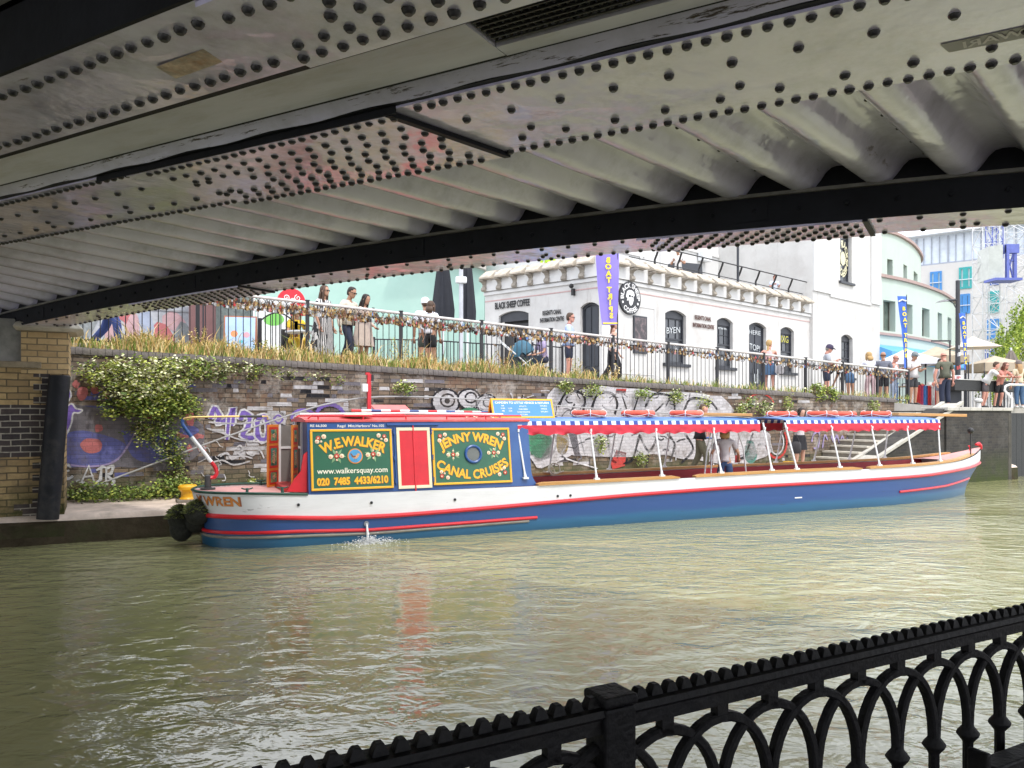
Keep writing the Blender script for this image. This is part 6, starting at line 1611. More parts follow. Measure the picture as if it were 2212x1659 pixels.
mast(2130, 50, 2, 16, .55, M_lat, HO, "mast"); mast(2180, 52, 2, 18, .95, M_lat, HO, "mast"); mast(2225, 52, 2, 18, .95, M_lat, HO, "mast"); mast(2148, 50.5, 12.2, 17, .35, M_cageb, HO, "mast")
c = Pz(2150, 48.6, 0); (px0, py0), (px1, py1) = z6(1325, 275), z6(1500, 655)
A, B = P(px0, py0, 48.6), P(px1, py1, 48.0)
mb = MB(); mb.prism([(A.x, A.y, B.z), (B.x, B.y, B.z), (B.x, B.y, A.z), (A.x, A.y, A.z)], (.2, 1.5, 0)); cg = mb.build("cage", mat("cage_grey", (0.50, 0.52, 0.48), 0.5, var=.15, scale=2), HO)
mb = MB(); E = P(z6(1612, 655)[0], 600, 48.8)
for x0, x1_, y0, y1, z0, z1 in ((B.x + .25, B.x + .40, 48.0, 48.2, B.z, A.z), (E.x, E.x + .18, 48.6, 48.8, B.z, A.z + .1), (B.x + .25, E.x, 48.1, 48.5, A.z - .5, A.z + .05), (A.x, E.x + .1, 47.95, 49.1, B.z - .16, B.z - .003)): mb.b2(x0, x1_, y0, y1, z0, z1)
mb.bar((B.x + .35, 48.2, B.z), (E.x, 48.7, A.z - .4), .05); mb.bar((B.x + .35, 48.2, B.z + 1.2), (E.x, 48.7, B.z + 1.2), .05); mb.bar((E.x, 48.7, B.z), (B.x + .35, 48.2, A.z - .4), .05)
mb.build("cage_frame", M_cageb, HO)
# ================================================================== railing with love locks
RV = BANK.s(0, 0) * 0 + 0.40 * math.cos(BANK.a)          # rail plane, measured in from the wall face
M_rail = mat("railing_black", (0.014, 0.014, 0.018), 0.45, var=.3)
M_hand = mat("worn_handrail", (0.58, 0.56, 0.53), 0.45, var=.12, scale=8)
RLB = empty("bank_railing", BANK.M, "long black bank railing with pale handrail hung with padlocks above the wall", "railing")
def rz(s): return 4.02 - 0.052 * BANK.w(s, RV).x
def gb(s, v=RV): return gz(BANK.w(s, v).x)
post_px = [-40, 160, 427, 664, 866, 1040, 1190, 1324, 1443, 1549, 1649.5, 1740, 1820, 1895, 1962]
posts = [BANK.s(p, RV) for p in post_px]
for s in posts:
    mb = MB(); mb.b2(s - .035, s + .035, RV - .035, RV + .035, gb(s) - .3, rz(s) + .03); mb.b2(s - .042, s + .042, RV - .042, RV + .042, rz(s) + .031, rz(s) + .055)
    mb.build("post", M_rail, RLB, bevel=.006)
for a, b in zip(posts, posts[1:]):
    mb = MB(); n = max(2, round((b - a) / .135))
    for i in range(1, n):
        s = a + (b - a) * i / n; mb.tube([(s, RV, gb(s) + .04), (s, RV, rz(s) - .15)], .009, 5)
    mb.loft([[(s, RV - .018, gb(s) + .06), (s, RV + .018, gb(s) + .06), (s, RV + .018, gb(s) + .095), (s, RV - .018, gb(s) + .095)] for s in (a + .03, b - .03)])
    mb.loft([[(s, RV - .014, rz(s) - .165), (s, RV + .014, rz(s) - .165), (s, RV + .014, rz(s) - .135), (s, RV - .014, rz(s) - .135)] for s in (a + .03, b - .03)])
    for i in range(n):                                   # ring frieze under the handrail
        s = a + (b - a) * (i + .5) / n; pts = [(s + .085 * math.cos(t * math.pi / 8), RV, rz(s) - .135 + .115 * math.sin(t * math.pi / 8)) for t in range(9)]; mb.tube(pts, .007, 4)
    mb.build("panel", M_rail, RLB)
    mb = MB(); mb.tube([(a, RV, rz(a)), (b, RV, rz(b))], .030, 8); mb.build("handrail", M_hand, RLB, smooth=True)
# padlocks
LK_M = [mat("lock_brass", (0.42, 0.29, 0.13), 0.35, .6, var=.2), mat("lock_steel", (0.46, 0.46, 0.46), 0.35, .5, var=.2), mat("lock_rust", (0.16, 0.075, 0.035), 0.7, var=.3), mat("lock_red", (0.50, 0.04, 0.05), 0.4), mat("lock_dark", (0.05, 0.045, 0.04), 0.5), mat("lock_pink", (0.60, 0.30, 0.30), 0.5), mat("lock_blue", (0.08, 0.18, 0.45), 0.4)]
LK_W = [30, 20, 26, 3, 18, 2, 1]
def lock_shape(mb, M=Matrix.Identity(4), k=1.0):
    T0 = mb.T; mb.T = T0 @ M
    mb.box((0, 0, -.055 * k), (.050 * k, .020 * k, .045 * k)); mb.tube([(-.016 * k, 0, -.035 * k), (-.016 * k, 0, -.008 * k), (0, 0, .006 * k), (.016 * k, 0, -.008 * k), (.016 * k, 0, -.035 * k)], .005 * k, 5)
    mb.T = T0
protos = []
for m in LK_M:
    mb = MB(); lock_shape(mb, k=1.0); me_o = mb.build("padlock", m, bevel=0.0); protos.append(me_o)
dens = lambda x: interp([(-9, .3), (-6.2, .9), (-5.4, 4.0), (-3, 3.8), (0, 2.8), (2, 1.6), (4, 1.0), (8, 1.0), (11, 1.1), (13, .8)], x)
cand = []
s = posts[1]
while s < posts[-1]:
    x = BANK.w(s, RV).x
    for _ in range(max(0, int(dens(x) * random.uniform(.5, 1.6) + random.random()))):
        cand.append((s + random.uniform(-.04, .04), random.uniform(-.03, .03), rz(s) - random.choice((.04, .08, .11, .14, .16, .17)) - random.uniform(0, .05)))
    s += .024
cand.sort(key=lambda c: (BANK.s(430, RV) > c[0], BANK.w(c[0], RV).y + random.uniform(0, 3)))
first = set()
LBL = "small padlock hung on the bank railing among many love locks"
for i, (s, dv, z) in enumerate(cand[:300]):
    k = random.choices(range(len(LK_M)), LK_W)[0]
    M = BANK.M @ Matrix.Translation((s, RV + dv - .02, z)) @ Matrix.Rotation(random.uniform(-1.2, 1.2), 4, 'Z') @ Matrix.Rotation(random.uniform(-.5, .5), 4, 'Y')
    o = protos[k] if k not in first else protos[k].copy()
    if k in first: COL.objects.link(o)
    first.add(k); o.matrix_world = M; tag(o, LBL, "padlock", "love locks on the bank railing")
for k, o in enumerate(protos):
    if k not in first: bpy.data.objects.remove(o)
mb = MB()
for s, dv, z in cand[300:]:
    mb.mi = random.choices(range(len(LK_M)), LK_W)[0]
    lock_shape(mb, Matrix.Translation((s, RV + dv - .02, z)) @ Matrix.Rotation(random.uniform(-1.2, 1.2), 4, 'Z') @ Matrix.Rotation(random.uniform(-.5, .5), 4, 'Y'), 1.0)
mb2 = mb.build("padlocks", LK_M, M=BANK.M, recalc=False); tag(mb2, "the remaining crowd of love locks filling the railing frieze", "padlocks", "love locks on the bank railing", "stuff")
# plain fence continuing past the end of the towpath, behind the balance beam
RF = empty("lockside_railing", Matrix.Identity(4), "black lockside fence of thin bars below the balance beam", "railing")
mb = MB(); a, b = Pz(2050, 27.2, 0), Pz(2260, 29.0, 0); n = 34
for i in range(n + 1):
    p = a + (b - a) * (i / n); zg_ = 2.12; mb.bar((p.x, p.y, zg_), (p.x, p.y, zg_ + .95), .012, 5)
mb.loft([[(p.x, p.y - .02, 3.05), (p.x, p.y + .02, 3.05), (p.x, p.y + .02, 3.09), (p.x, p.y - .02, 3.09)] for p in (a, b)]); mb.build("bars", M_rail, RF)
mb = MB()
for t in (0, .5, 1): p = a + (b - a) * t; mb.b2(p.x - .06, p.x + .06, p.y - .06, p.y + .06, 2.0, 3.14)
mb.build("post", M_rail, RF)

# ================================================================== plants
def leafmat(name, col, var=.3, trans=.25):
    m = mat(name, col, 0.55, var=var, scale=9, spec=.3)
    m.node_tree.nodes["Principled BSDF"].inputs["Subsurface Weight"].default_value = 0.0
    return m
M_l = [leafmat("leaf_mid", (0.22, 0.31, 0.07)), leafmat("leaf_yellow", (0.40, 0.45, 0.09)), leafmat("leaf_dark", (0.08, 0.13, 0.03)), leafmat("leaf_cream", (0.78, 0.77, 0.50)), leafmat("leaf_olive", (0.22, 0.21, 0.085))]
def leaf(mb, p, size, droop=.3, facing=None):
    a = random.uniform(0, 6.28); d = Vector((math.cos(a), math.sin(a), random.uniform(-.6, .5) - droop)).normalized()
    if facing is not None: d = (d + facing * random.uniform(.2, .9)).normalized()
    w = d.cross(Vector((random.uniform(-1, 1), random.uniform(-1, 1), 1))).normalized() * size * .42
    n_ = d.cross(w).normalized() * size * .12
    p = Vector(p); mb.poly([p, p + d * size * .5 + w + n_, p + d * size, p + d * size * .5 - w + n_])
def foliage(mb, blobs, n, size, weights, droop=.3, facing=None):
    """leaves gathered into many small sprays spread through the volume of each blob; weights(z-fraction) picks a leaf colour"""
    tot = sum(b[3] * b[4] * b[5] for b in blobs) ** 1.0
    for cx, cy, cz, rx, ry, rz_ in blobs:
        k = int(n * (rx * ry * rz_) / tot); sprays = max(3, k // 9)
        for _ in range(sprays):
            while True:
                u = Vector((random.uniform(-1, 1), random.uniform(-1, 1), random.uniform(-1, 1)))
                if .25 < u.length < 1.0 + random.uniform(-.1, .18): break
            c = Vector((cx + u.x * rx, cy + u.y * ry, cz + u.z * rz_)); w = weights(u.z)
            mi = random.choices(range(len(w)), w)[0]
            for _ in range(9):
                mb.mi = mi if random.random() < .7 else random.choices(range(len(w)), w)[0]
                leaf(mb, c + Vector((random.gauss(0, .045), random.gauss(0, .04), random.gauss(0, .045))) * (size / .05), size * random.uniform(.6, 1.25), droop, facing)
FWD = Vector((0, -1, .25))
def blobs_px(lst, v=-.12):
    out = []
    for px, py, rx, ry, rv in lst:
        s, z = BANK.at(px, py, v); d = BANK.o.y + BANK.u.y * s; out.append((s, v - rv * .3, z, rx * d / FPX * 1.02, rv, ry * d / FPX))
    return out
def plant(name, lst, n, size, weights, label, cat, stems=True, group=None, droop=.3, v=-.12):
    mb = MB(); foliage(mb, blobs_px(lst, v), n, size, weights, droop, FWD)
    if not stems: return tag(mb.build(name, M_l, M=BANK.M, recalc=False), label, cat, group)
    o = empty(name, BANK.M, label, cat, group); mb.build("leaves", M_l, o, recalc=False)
    if stems:
        mb = MB()
        for px, py, rx, ry, rv in lst:
            s, z = BANK.at(px, py, -.03); d = BANK.o.y + BANK.u.y * s
            for k in range(3):
                q = random.uniform(-1, 1) * rx * d / FPX * .6; mb.tube([(s + q * .3, -.02, z - ry * d / FPX * .9), (s + q * .7, -.06, z), (s + q, -.05, z + ry * d / FPX * .8)], [.012, .010, .005], 5)
        mb.build("stem", mat("stem_brown", (0.10, 0.075, 0.045), 0.9), o)
    return o
top = lambda u: (.28, .50, .06 + .2 * (u < -.3), .75 if u > -.2 else .18, .12)
plant("variegated_shrub", [(255, 815, 60, 34, .30), (330, 825, 70, 40, .42), (300, 850, 70, 30, .40), (395, 800, 55, 28, .28), (220, 800, 45, 22, .2), (365, 850, 45, 26, .3), (250, 795, 50, 18, .2), (440, 800, 40, 18, .18), (330, 785, 60, 16, .25), (420, 785, 55, 14, .2), (510, 792, 40, 12, .15)], 5200, .062, top, "cream and green variegated shrub spilling over the wall coping at the left", "shrub")
plant("hanging_shrub", [(330, 880, 60, 24, .34), (255, 885, 38, 14, .25), (395, 872, 38, 24, .25), (360, 895, 30, 14, .2)], 2300, .060, lambda u: (.55, .45, .22, .06, .10), "bright green shrub hanging below the cream one over the graffiti", "shrub")
plant("ivy", [(345, 940, 46, 26, .18), (300, 925, 24, 18, .15), (372, 975, 28, 30, .16), (385, 1015, 18, 28, .12), (352, 905, 18, 20, .12)], 1500, .055, lambda u: (.45, .20, .25, .10, .25), "ragged green ivy trailing down the wall between pink and blue graffiti", "ivy")
plant("creeper", [(500, 797, 34, 9, .1), (560, 800, 36, 10, .1), (470, 812, 24, 12, .12), (620, 806, 30, 8, .08), (545, 815, 18, 9, .08), (690, 815, 28, 8, .06), (735, 820, 18, 9, .06)], 900, .05, lambda u: (.35, .12, .25, .12, .5), "thin olive creeper growing along just below the wall coping", "creeper", droop=.1)
gw = [(160, 1066, 30, 14, .25), (220, 1062, 34, 16, .3), (285, 1066, 40, 14, .3), (345, 1060, 40, 18, .3), (380, 1045, 26, 26, .25), (440, 1050, 26, 14, .2), (190, 1048, 22, 10, .15)]
plant("wall_foot_weeds", gw, 2600, .055, lambda u: (.8, .35, .35, .02, .08), "strip of low green weeds growing on the quay along the wall foot", "weeds", stems=False, v=-.22)["kind"] = "stuff"
small = [(870, 838, 22, 9, "sprig"), (1222, 835, 20, 10, ""), (1280, 842, 22, 10, ""), (1390, 850, 22, 9, ""), (1460, 855, 22, 10, ""), (1518, 868, 14, 14, ""), (1622, 870, 16, 14, ""), (1655, 882, 20, 12, ""), (1700, 872, 10, 18, ""), (1885, 878, 8, 12, ""), (1296, 958, 9, 14, ""), (1384, 990, 14, 10, ""), (1600, 880, 14, 9, ""), (545, 1050, 18, 10, "")]
where = ["beneath the wall coping left of the blue price board", "under the coping right above the rear awning's start", "under the coping over the first life ring", "under the coping over the second life ring", "under the coping between second and third life rings", "hanging over the wall above the third life ring", "hanging beneath the blonde woman in denim", "largest pale clump right of the blonde woman's feet", "hanging strand left of the capped man's feet", "lone sprig hanging near the end of the coping", "in the wall behind the silver graffiti, higher one", "in the wall behind the silver graffiti, lower one", "under the coping left of the blonde woman", "at the wall foot behind the stern doors"]
for (px, py, rx, ry, _), w in zip(small, where):
    plant("wall_plant", [(px, py, rx, ry, .10)], 240 if rx < 20 else 300, .055, lambda u: (.5, .3, .25, .22, .15), "small green wall plant " + w, "plant", stems=False, group="plants rooted in the canal wall")
for px, py, rx, ry, lab in ((1762, 848, 18, 14, "bright green leafy bush on the bank, left of the pair by the railing"), (1788, 853, 16, 12, "bright green leafy bush on the bank, right of the pair by the railing")):
    plant("leafy_bush", [(px, py, rx, ry, .2), (px - 4, py - 8, rx * .6, ry * .7, .15)], 700, .07, lambda u: (.6, .75, .12, .02, 0), lab, "bush", group="bushes at the railing foot", v=.15)
# dry grass along the top of the wall
M_g = [mat("straw", (0.62, 0.44, 0.17), 0.85, var=.25), mat("straw_pale", (0.72, 0.58, 0.30), 0.85, var=.2), mat("grass_green", (0.22, 0.28, 0.06), 0.8, var=.3), mat("seedhead", (0.30, 0.17, 0.09), 0.9, var=.3)]
mb = MB(); sA, sB = BANK.s(150, .2), BANK.s(1960, .2)
def wgt(px): return interp([(150, .30), (240, .7), (330, 1.05), (450, .9), (560, .75), (700, .85), (850, .7), (1000, .9), (1150, .7), (1240, .45), (1330, .28), (1500, .24), (1900, .22)], px)
def pxof(s, v): p = BANK.w(s, v); return CX + FPX * p.x / p.y
n = 0
while n < 21000:
    s = random.uniform(sA, sB); v = random.choice((random.uniform(-.02, .15), random.uniform(.05, .45), random.uniform(.1, .7))); px = pxof(s, v); w = wgt(px)
    if random.random() > w * .85: n += 1; continue
    n += 1
    base = Vector((s, v, gb(s, v) - .02 if v > .14 else cop(s) + .13)); h = random.uniform(.07, .37) * (.5 + .55 * w) * (1.7 if random.random() < .09 else 1) * (.7 + .5 * math.sin(s * 2.3) ** 2)
    green = random.random() < interp([(150, .55), (300, .32), (900, .38), (1200, .42), (1330, .65), (1900, .75)], px)
    mb.mi = 2 if green else random.choices((0, 1, 3), (6, 4, .5))[0]
    a = random.uniform(0, 6.28); lean = Vector((math.cos(a), math.sin(a) - .35, 0)) * h * random.uniform(.2, .9)
    wv = Vector((random.uniform(-1, 1), random.uniform(-.4, .4), 0)).normalized() * random.uniform(.006, .013)
    m1 = base + Vector((0, 0, h * .62)) + lean * .35; tp = base + Vector((0, 0, h * random.uniform(.75, 1.0))) + lean
    mb.poly([base - wv, base + wv, m1 + wv * .7, m1 - wv * .7]); mb.poly([m1 - wv * .7, m1 + wv * .7, tp])
tag(mb.build("dry_grass", M_g, M=BANK.M, recalc=False), kind="stuff")
# taller weeds pushing through the railing
spots = [(500, 770, 32, "by the blue sign board"), (560, 762, 44, "right of the blue sign board"), (585, 765, 34, "left of the striped dress"), (865, 745, 70, "tall, brownish, left of the white-capped walker"), (905, 770, 40, "at the white-capped walker's feet"), (1245, 790, 50, "behind the railing by the man in pale blue"), (1165, 765, 36, "beside the dark pram"), (1090, 780, 66, "rusty brown, left of the pram"), (430, 740, 60, "straw coloured under the brown post"), (300, 735, 46, "straw coloured left of the brown post"), (1325, 800, 44, "straw coloured at the dark trousers")]
for px, py, hpx, lab in spots:
    s, _ = BANK.at(px, py, .30); z0 = gb(s, .3) - .02; d = BANK.w(s, .3).y; h = hpx * d / FPX
    o = empty("tall_weed", BANK.M @ Matrix.Translation((s, .30, z0)), "spindly weed growing through the railing, " + lab, "weed", "tall weeds along the railing")
    mb = MB(); mb2 = MB()
    for k in range(9):
        a = random.uniform(0, 6.28); tipv = Vector((math.cos(a) * h * .35, math.sin(a) * h * .2, h * random.uniform(.6, 1.05))); mb.tube([(0, 0, 0), tipv * .5 + Vector((0, 0, h * .08)), tipv], [.007, .005, .003], 4)
        for j in range(13):
            t = random.uniform(.25, 1.0); mb2.mi = random.choices((0, 1, 2, 3), (4, 3, 1, 3) if "straw" not in lab and "rusty" not in lab else (.5, .5, 0, 7))[0]; leaf(mb2, tipv * t + Vector((random.gauss(0, .02), random.gauss(0, .02), 0)), random.uniform(.025, .06), 0)
    mb.build("stem", M_g[0], o); mb2.build("leaves", [M_l[0], M_l[1], M_l[2], M_g[3] if "rusty" in lab else M_g[1]], o, recalc=False)

# ================================================================== willow at the right edge and greenery far behind
WI = empty("willow_tree", Vector((33.5, 45, 2.2)), "weeping willow with drooping yellow-green strands at the right edge", "tree")
mb = MB(); mb.tube([(0, 0, -.3), (.2, .1, 2), (-.1, 0, 4), (.3, .2, 6.5)], [.55, .45, .40, .22], 10)
for k in range(9): a = k * .7; mb.tube([(0, 0, 3.6 + k * .3), (math.cos(a) * 1.6, math.sin(a) * 1.6, 5.6 + k * .25), (math.cos(a) * 3.0, math.sin(a) * 3, 6.2 + k * .2)], [.2, .12, .05], 6)
mb.build("trunk", mat("willow_bark", (0.10, 0.085, 0.06), 0.9, var=.3), WI)
mb = MB()
for k in range(430):
    a = random.uniform(0, 6.28); r = 4.4 * math.sqrt(random.random()); z = 8.6 - (r / 4.4) ** 2 * 4.2 + random.uniform(-.9, .5); L_ = random.uniform(1.2, 4.6) * (.5 + .5 * r / 4.4)
    p = Vector((math.cos(a) * r, math.sin(a) * r, z)); sw = Vector((random.gauss(0, .12), random.gauss(0, .12), 0)); mi = random.choices((0, 1, 2), (4, 6, 2))[0]
    nl = int(L_ * 26)
    for j in range(nl):
        t = j / nl; q = p + sw * t * L_ + Vector((math.cos(a), math.sin(a), 0)) * .5 * math.sin(t * 1.5) - Vector((0, 0, L_ * t)); mb.mi = mi if random.random() < .75 else random.randrange(3)
        leaf(mb, q + Vector((random.gauss(0, .06), random.gauss(0, .06), 0)), random.uniform(.09, .18), 1.3)
mb.build("crown", [leafmat("willow_mid", (0.26, 0.36, 0.05)), leafmat("willow_light", (0.44, 0.52, 0.09)), leafmat("willow_dark", (0.14, 0.21, 0.035))], WI, recalc=False)
# leafy tree behind the left hoarding
LT = empty("leafy_tree", Vector((P(415, 600, 24).x, 24, 2.9)), "dark leafy tree growing behind the painted hoarding at the left", "tree")
mb = MB(); mb.tube([(0, 0, -.2), (.1, 0, 1), (0, .1, 2.6)], [.16, .13, .07], 8); mb.build("trunk", M_l[4] if False else mat("bark", (0.09, 0.07, 0.05), 0.9), LT)
mb = MB(); foliage(mb, [(0, 0, 2.3, 1.5, .8, .9), (-1.2, .2, 2.0, 1.0, .7, .8), (.9, 0, 2.0, .8, .6, .8), (0, .1, 3.4, 1.3, .8, .8), (-1.5, 0, 3.2, 1, .7, .8)], 2600, .13, lambda u: (.5, .3, .5, 0, 0)); mb.build("crown", M_l, LT, recalc=False)
# ================================================================== things on the far towpath
def on(px, d, dz=0.0):
    p = Pz(px, d, 0); p.z = gz(p.x) + dz; return p
def zat(py, d): return EYE - (py - CY) / FPX * d
def upright(name, px0, px1, py_top, d0, d1, thick, m, label, cat, z0=None):
    """a panel standing on the ground between two columns of the picture at distances d0, d1"""
    A, B = on(px0, d0), on(px1, d1); ang = math.atan2(B.y - A.y, B.x - A.x); L_ = (B - A).xy.length
    M = Matrix.Translation(A) @ Matrix.Rotation(ang, 4, 'Z'); h = zat(py_top, (d0 + d1) / 2) - A.z
    o = empty(name, M, label, cat); return o, L_, h
# painted hoarding at the far left
HD, w, h = upright("hoarding", 60, 412, 640, 15.6, 17.6, .1, None, "grey hoarding painted with pink and red shapes behind the railing at the left", "hoarding")
M_hd = mat("hoarding_paint", (0.40, 0.42, 0.46), 0.7, var=.25, scale=2.5, stain=(0.12, 0.13, 0.14), stain_amt=.8, stain_scale=3.5)
mb = MB(); mb.b2(0, w, 0, .06, 0, 1.35); mb.build("panel", M_hd, HD)
mb = MB(); mb.b2(0, w, -.03, .08, 1.352, 1.42); mb.b2(0, w, -.025, -.002, .98, 1.02); mb.build("rail", mat("hoarding_rail", (0.30, 0.31, 0.33), 0.6), HD)
mb = MB()
for mi, x, z, rx, rz_ in ((0, w * .62, .45, .20, .42), (1, w * .80, .30, .30, .40), (0, w * .88, .75, .26, .22), (2, w * .30, .7, .3, .5), (3, w * .70, .55, .16, .5), (0, w * .48, .3, .14, .3), (2, w * .95, .4, .2, .35), (1, w * .56, .9, .14, .25)):
    mb.mi = mi; mb.poly([(x + rx * (1 + .2 * math.sin(t * 3.1 + x)) * math.cos(t * .628), -.006 - .001 * mi, z + rz_ * (1 + .15 * math.cos(t * 2.3)) * math.sin(t * .628)) for t in range(10)])
mb.build("painted_shape", [mat("hd_pink", (0.46, 0.30, 0.32), .7, var=.2), mat("hd_red", (0.42, 0.13, 0.14), .7, var=.2), mat("hd_grey", (0.22, 0.24, 0.25), .7, var=.3, scale=8), mat("hd_blue", (0.32, 0.37, 0.48), .7, var=.2)], HD, recalc=False)
BP, w, h = upright("brown_pier", 408, 462, 560, 16.6, 16.7, .2, None, "plum-brown upright panel standing behind the railing post at the left", "panel")
mb = MB(); mb.b2(0, w, 0, .25, -.1, 2.6); mb.build("panel", mat("plum_paint", (0.17, 0.085, 0.085), 0.6, var=.12), BP); mb = MB(); mb.b2(w * .55, w * .6, -.015, -.002, 0, 2.6); mb.build("edge_strip", M_frame, BP)
SP, w, h = upright("slate_screen", 464, 546, 560, 17.4, 17.8, .1, None, "dark green-grey marbled screen right of the plum-brown panel", "screen")
mb = MB(); mb.b2(0, w, 0, .06, 0, 2.5); mb.build("panel", mat("slate_marble", (0.11, 0.14, 0.135), 0.5, var=.5, scale=5, stain=(0.25, 0.28, 0.28), stain_amt=.7, stain_scale=6), SP); mb = MB(); mb.b2(w + .002, w + .05, -.02, .08, 0, 2.5); mb.build("edge_post", M_polew, SP)
# A-frame menu sign
AF = empty("pavement_sign", on(520, 16.35), "pale blue pavement A-board with orange pictures and a brown side, by the railing", "sign")
AF.rotation_euler = (0, 0, R(14))
h = .92
for sg in (1, -1):
    M = Matrix.Translation((0, -.24 * sg, 0)) @ Matrix.Rotation(-R(13.5) * sg, 4, 'X')
    mb = MB(); mb.b2(-.33, .33, -.015, .015, 0, h + .03); o = mb.build("board", mat("sign_wood", (0.32, 0.12, 0.06), .6, var=.2), AF, M)
    mb = MB(); mb.poly([(-.30, -.017, .03), (.30, -.017, .03), (.30, -.017, h), (-.30, -.017, h)]); mb.build("poster", mat("poster_blue", (0.36, 0.52, 0.78), .4, var=.15, scale=4), o)
    mb = MB()
    for mi, x, z, r in ((0, -.12, .55, .075), (1, .13, .53, .065), (0, -.10, .16, .06), (1, .15, .18, .05), (2, .02, .38, .04)):
        mb.mi = mi; mb.poly([(x + r * math.cos(t * .7), -.0195, z + r * math.sin(t * .7)) for t in range(9)])
    mb.build("picture", [mat("pic_orange", (0.66, 0.25, 0.10), .5), mat("pic_rose", (0.60, 0.30, 0.36), .5), mat("pic_teal", (0.08, 0.42, 0.5), .5)], o, recalc=False)
for x in (-.33, .31): mb = MB(); mb.prism([(x, -.22, .05), (x, .22, .05), (x, .02, .90), (x, -.02, .90)], (.02, 0, 0)); mb.build("side", MATS["sign_wood"], AF)
# cafe fences of dark bars
def cafe_fence(pxa, pxb, da, db, hh, lab, dome=False):
    A, B = on(pxa, da), on(pxb, db); o = empty("cafe_fence", A, lab, "fence"); n = max(3, int((B - A).xy.length / .10)); D = B - A
    mb = MB()
    for i in range(n + 1): p = D * (i / n); t = i / n; hz = hh + (.22 * math.sin(math.pi * t) if dome else 0); mb.bar((p.x, p.y, p.z - .05), (p.x, p.y, p.z + hz), .011, 5)
    mb.build("bars", M_rail, o); mb = MB()
    for zz in (.10, None): mb.tube([(D.x * t, D.y * t, D.z * t + (zz if zz else hh + (.22 * math.sin(math.pi * t) if dome else 0))) for t in [i / 10 for i in range(11)]], .018, 5)
    mb.build("rail", M_rail, o); mb = MB()
    for t in (0, 1): mb.b2(D.x * t - .03, D.x * t + .03, D.y * t - .03, D.y * t + .03, D.z * t - .05, D.z * t + hh + .06)
    mb.build("post", M_rail, o); return o
cafe_fence(562, 640, 17.3, 17.6, .95, "low black café fence with a domed top left of the striped dress", True)
cafe_fence(640, 700, 17.6, 18.2, .95, "black café fence behind the seated person in yellow")
cafe_fence(808, 905, 20.6, 20.2, .95, "black café fence between the strolling woman in beige and the white cap")
cafe_fence(940, 1085, 20.2, 20.6, .95, "black café fence in front of the closed parasols")
cafe_fence(1150, 1215, 20.4, 20.9, .98, "black café fence left of the man in pale blue")
# closed black parasols, pale pole between them
def closed_parasol(px, d, py_top, py_bot, wpx, lab, m, name="closed_parasol"):
    o = empty(name, on(px, d), lab, "parasol"); zt, zb = zat(py_top, d) - gz(on(px, d).x), zat(py_bot, d) - gz(on(px, d).x); r = wpx * d / FPX / 2
    mb = MB(); rings = []
    for j in range(9):
        t = j / 8; rr = r * (.16 + .84 * t ** .8) * (1 - .12 * (t > .9)); z = zt + (zb - zt) * t
        rings.append([(rr * (1 + .20 * math.cos(8 * a)) * math.cos(a), rr * (1 + .20 * math.cos(8 * a)) * math.sin(a), z) for a in [k * math.pi / 12 for k in range(24)]])
    mb.loft(rings); mb.build("canopy", m, o, smooth=True)
    mb = MB(); mb.bar((0, 0, 0), (0, 0, zt + .12), .03, 8); mb.build("pole", M_polew, o, smooth=True)
    mb = MB(); mb.lathe([(.28, 0), (.28, .07), (.06, .10), (.05, .25)], n=14); mb.build("base", M_frame, o); return o
M_par = mat("parasol_black", (0.018, 0.020, 0.028), 0.8, var=.25, scale=4)
closed_parasol(957, 20.8, 530, 690, 46, "closed black parasol, left one of the two beside the mint wall", M_par); closed_parasol(1010, 21.0, 530, 694, 34, "closed black parasol, right one behind the pale pole", M_par)
PO_ = empty("banner_pole", on(996, 19.9), "pale grey pole with a white clamp standing before the closed parasols", "pole")
mb = MB(); mb.bar((0, 0, 0), (0, 0, 5), .055, 10); mb.build("pole", mat("pole_grey", (0.48, 0.50, 0.54), .4), PO_, smooth=True); z = zat(606, 19.9) - gz(on(996, 19.9).x)
mb = MB(); mb.b2(-.14, .15, -.10, .02, z - .08, z + .09); mb.build("clamp", M_polew, PO_, bevel=.03)
mb = MB(); mb.b2(-.2, .2, -.2, .2, -.02, .06); mb.build("base", M_polew, PO_)
# red sign with white scrollwork
RS = empty("scroll_sign", on(628, 21.5), "round-topped red sign with white scrollwork behind the railing at the left", "sign")
zc = zat(655, 21.5) - gz(on(628, 21.5).x); mb = MB(); mb.prism([(-.40, 0, zc - .35)] + [(.40 * math.cos(R(180 - k * 15)), 0, zc + .02 + .40 * math.sin(R(k * 15))) for k in range(13)] + [(.40, 0, zc - .35)], (0, .05, 0)); mb.build("board", mat("sign_red", (0.60, 0.02, 0.035), .5), RS)
mb = MB()
for cx, cz, r in ((-.12, zc + .16, .09), (.05, zc + .05, .09), (.20, zc + .14, .10), (.16, zc - .08, .08), (-.14, zc - .08, .07)):
    mb.tube([(cx + r * (1 - t / 16) * math.cos(t * .62 + cx * 9), -.012, cz + r * (1 - t / 16) * math.sin(t * .62 + cx * 9)) for t in range(15)], .014, 5)
mb.build("scrollwork", mat("scroll_white", (0.72, 0.72, 0.70), .5), RS)
mb = MB(); mb.bar((0, .025, 0), (0, .025, zc - .35), .03); mb.build("post", M_frame, RS)
WS = empty("menu_board", on(590, 20.5), "white menu board with a green oval behind the domed café fence", "board")
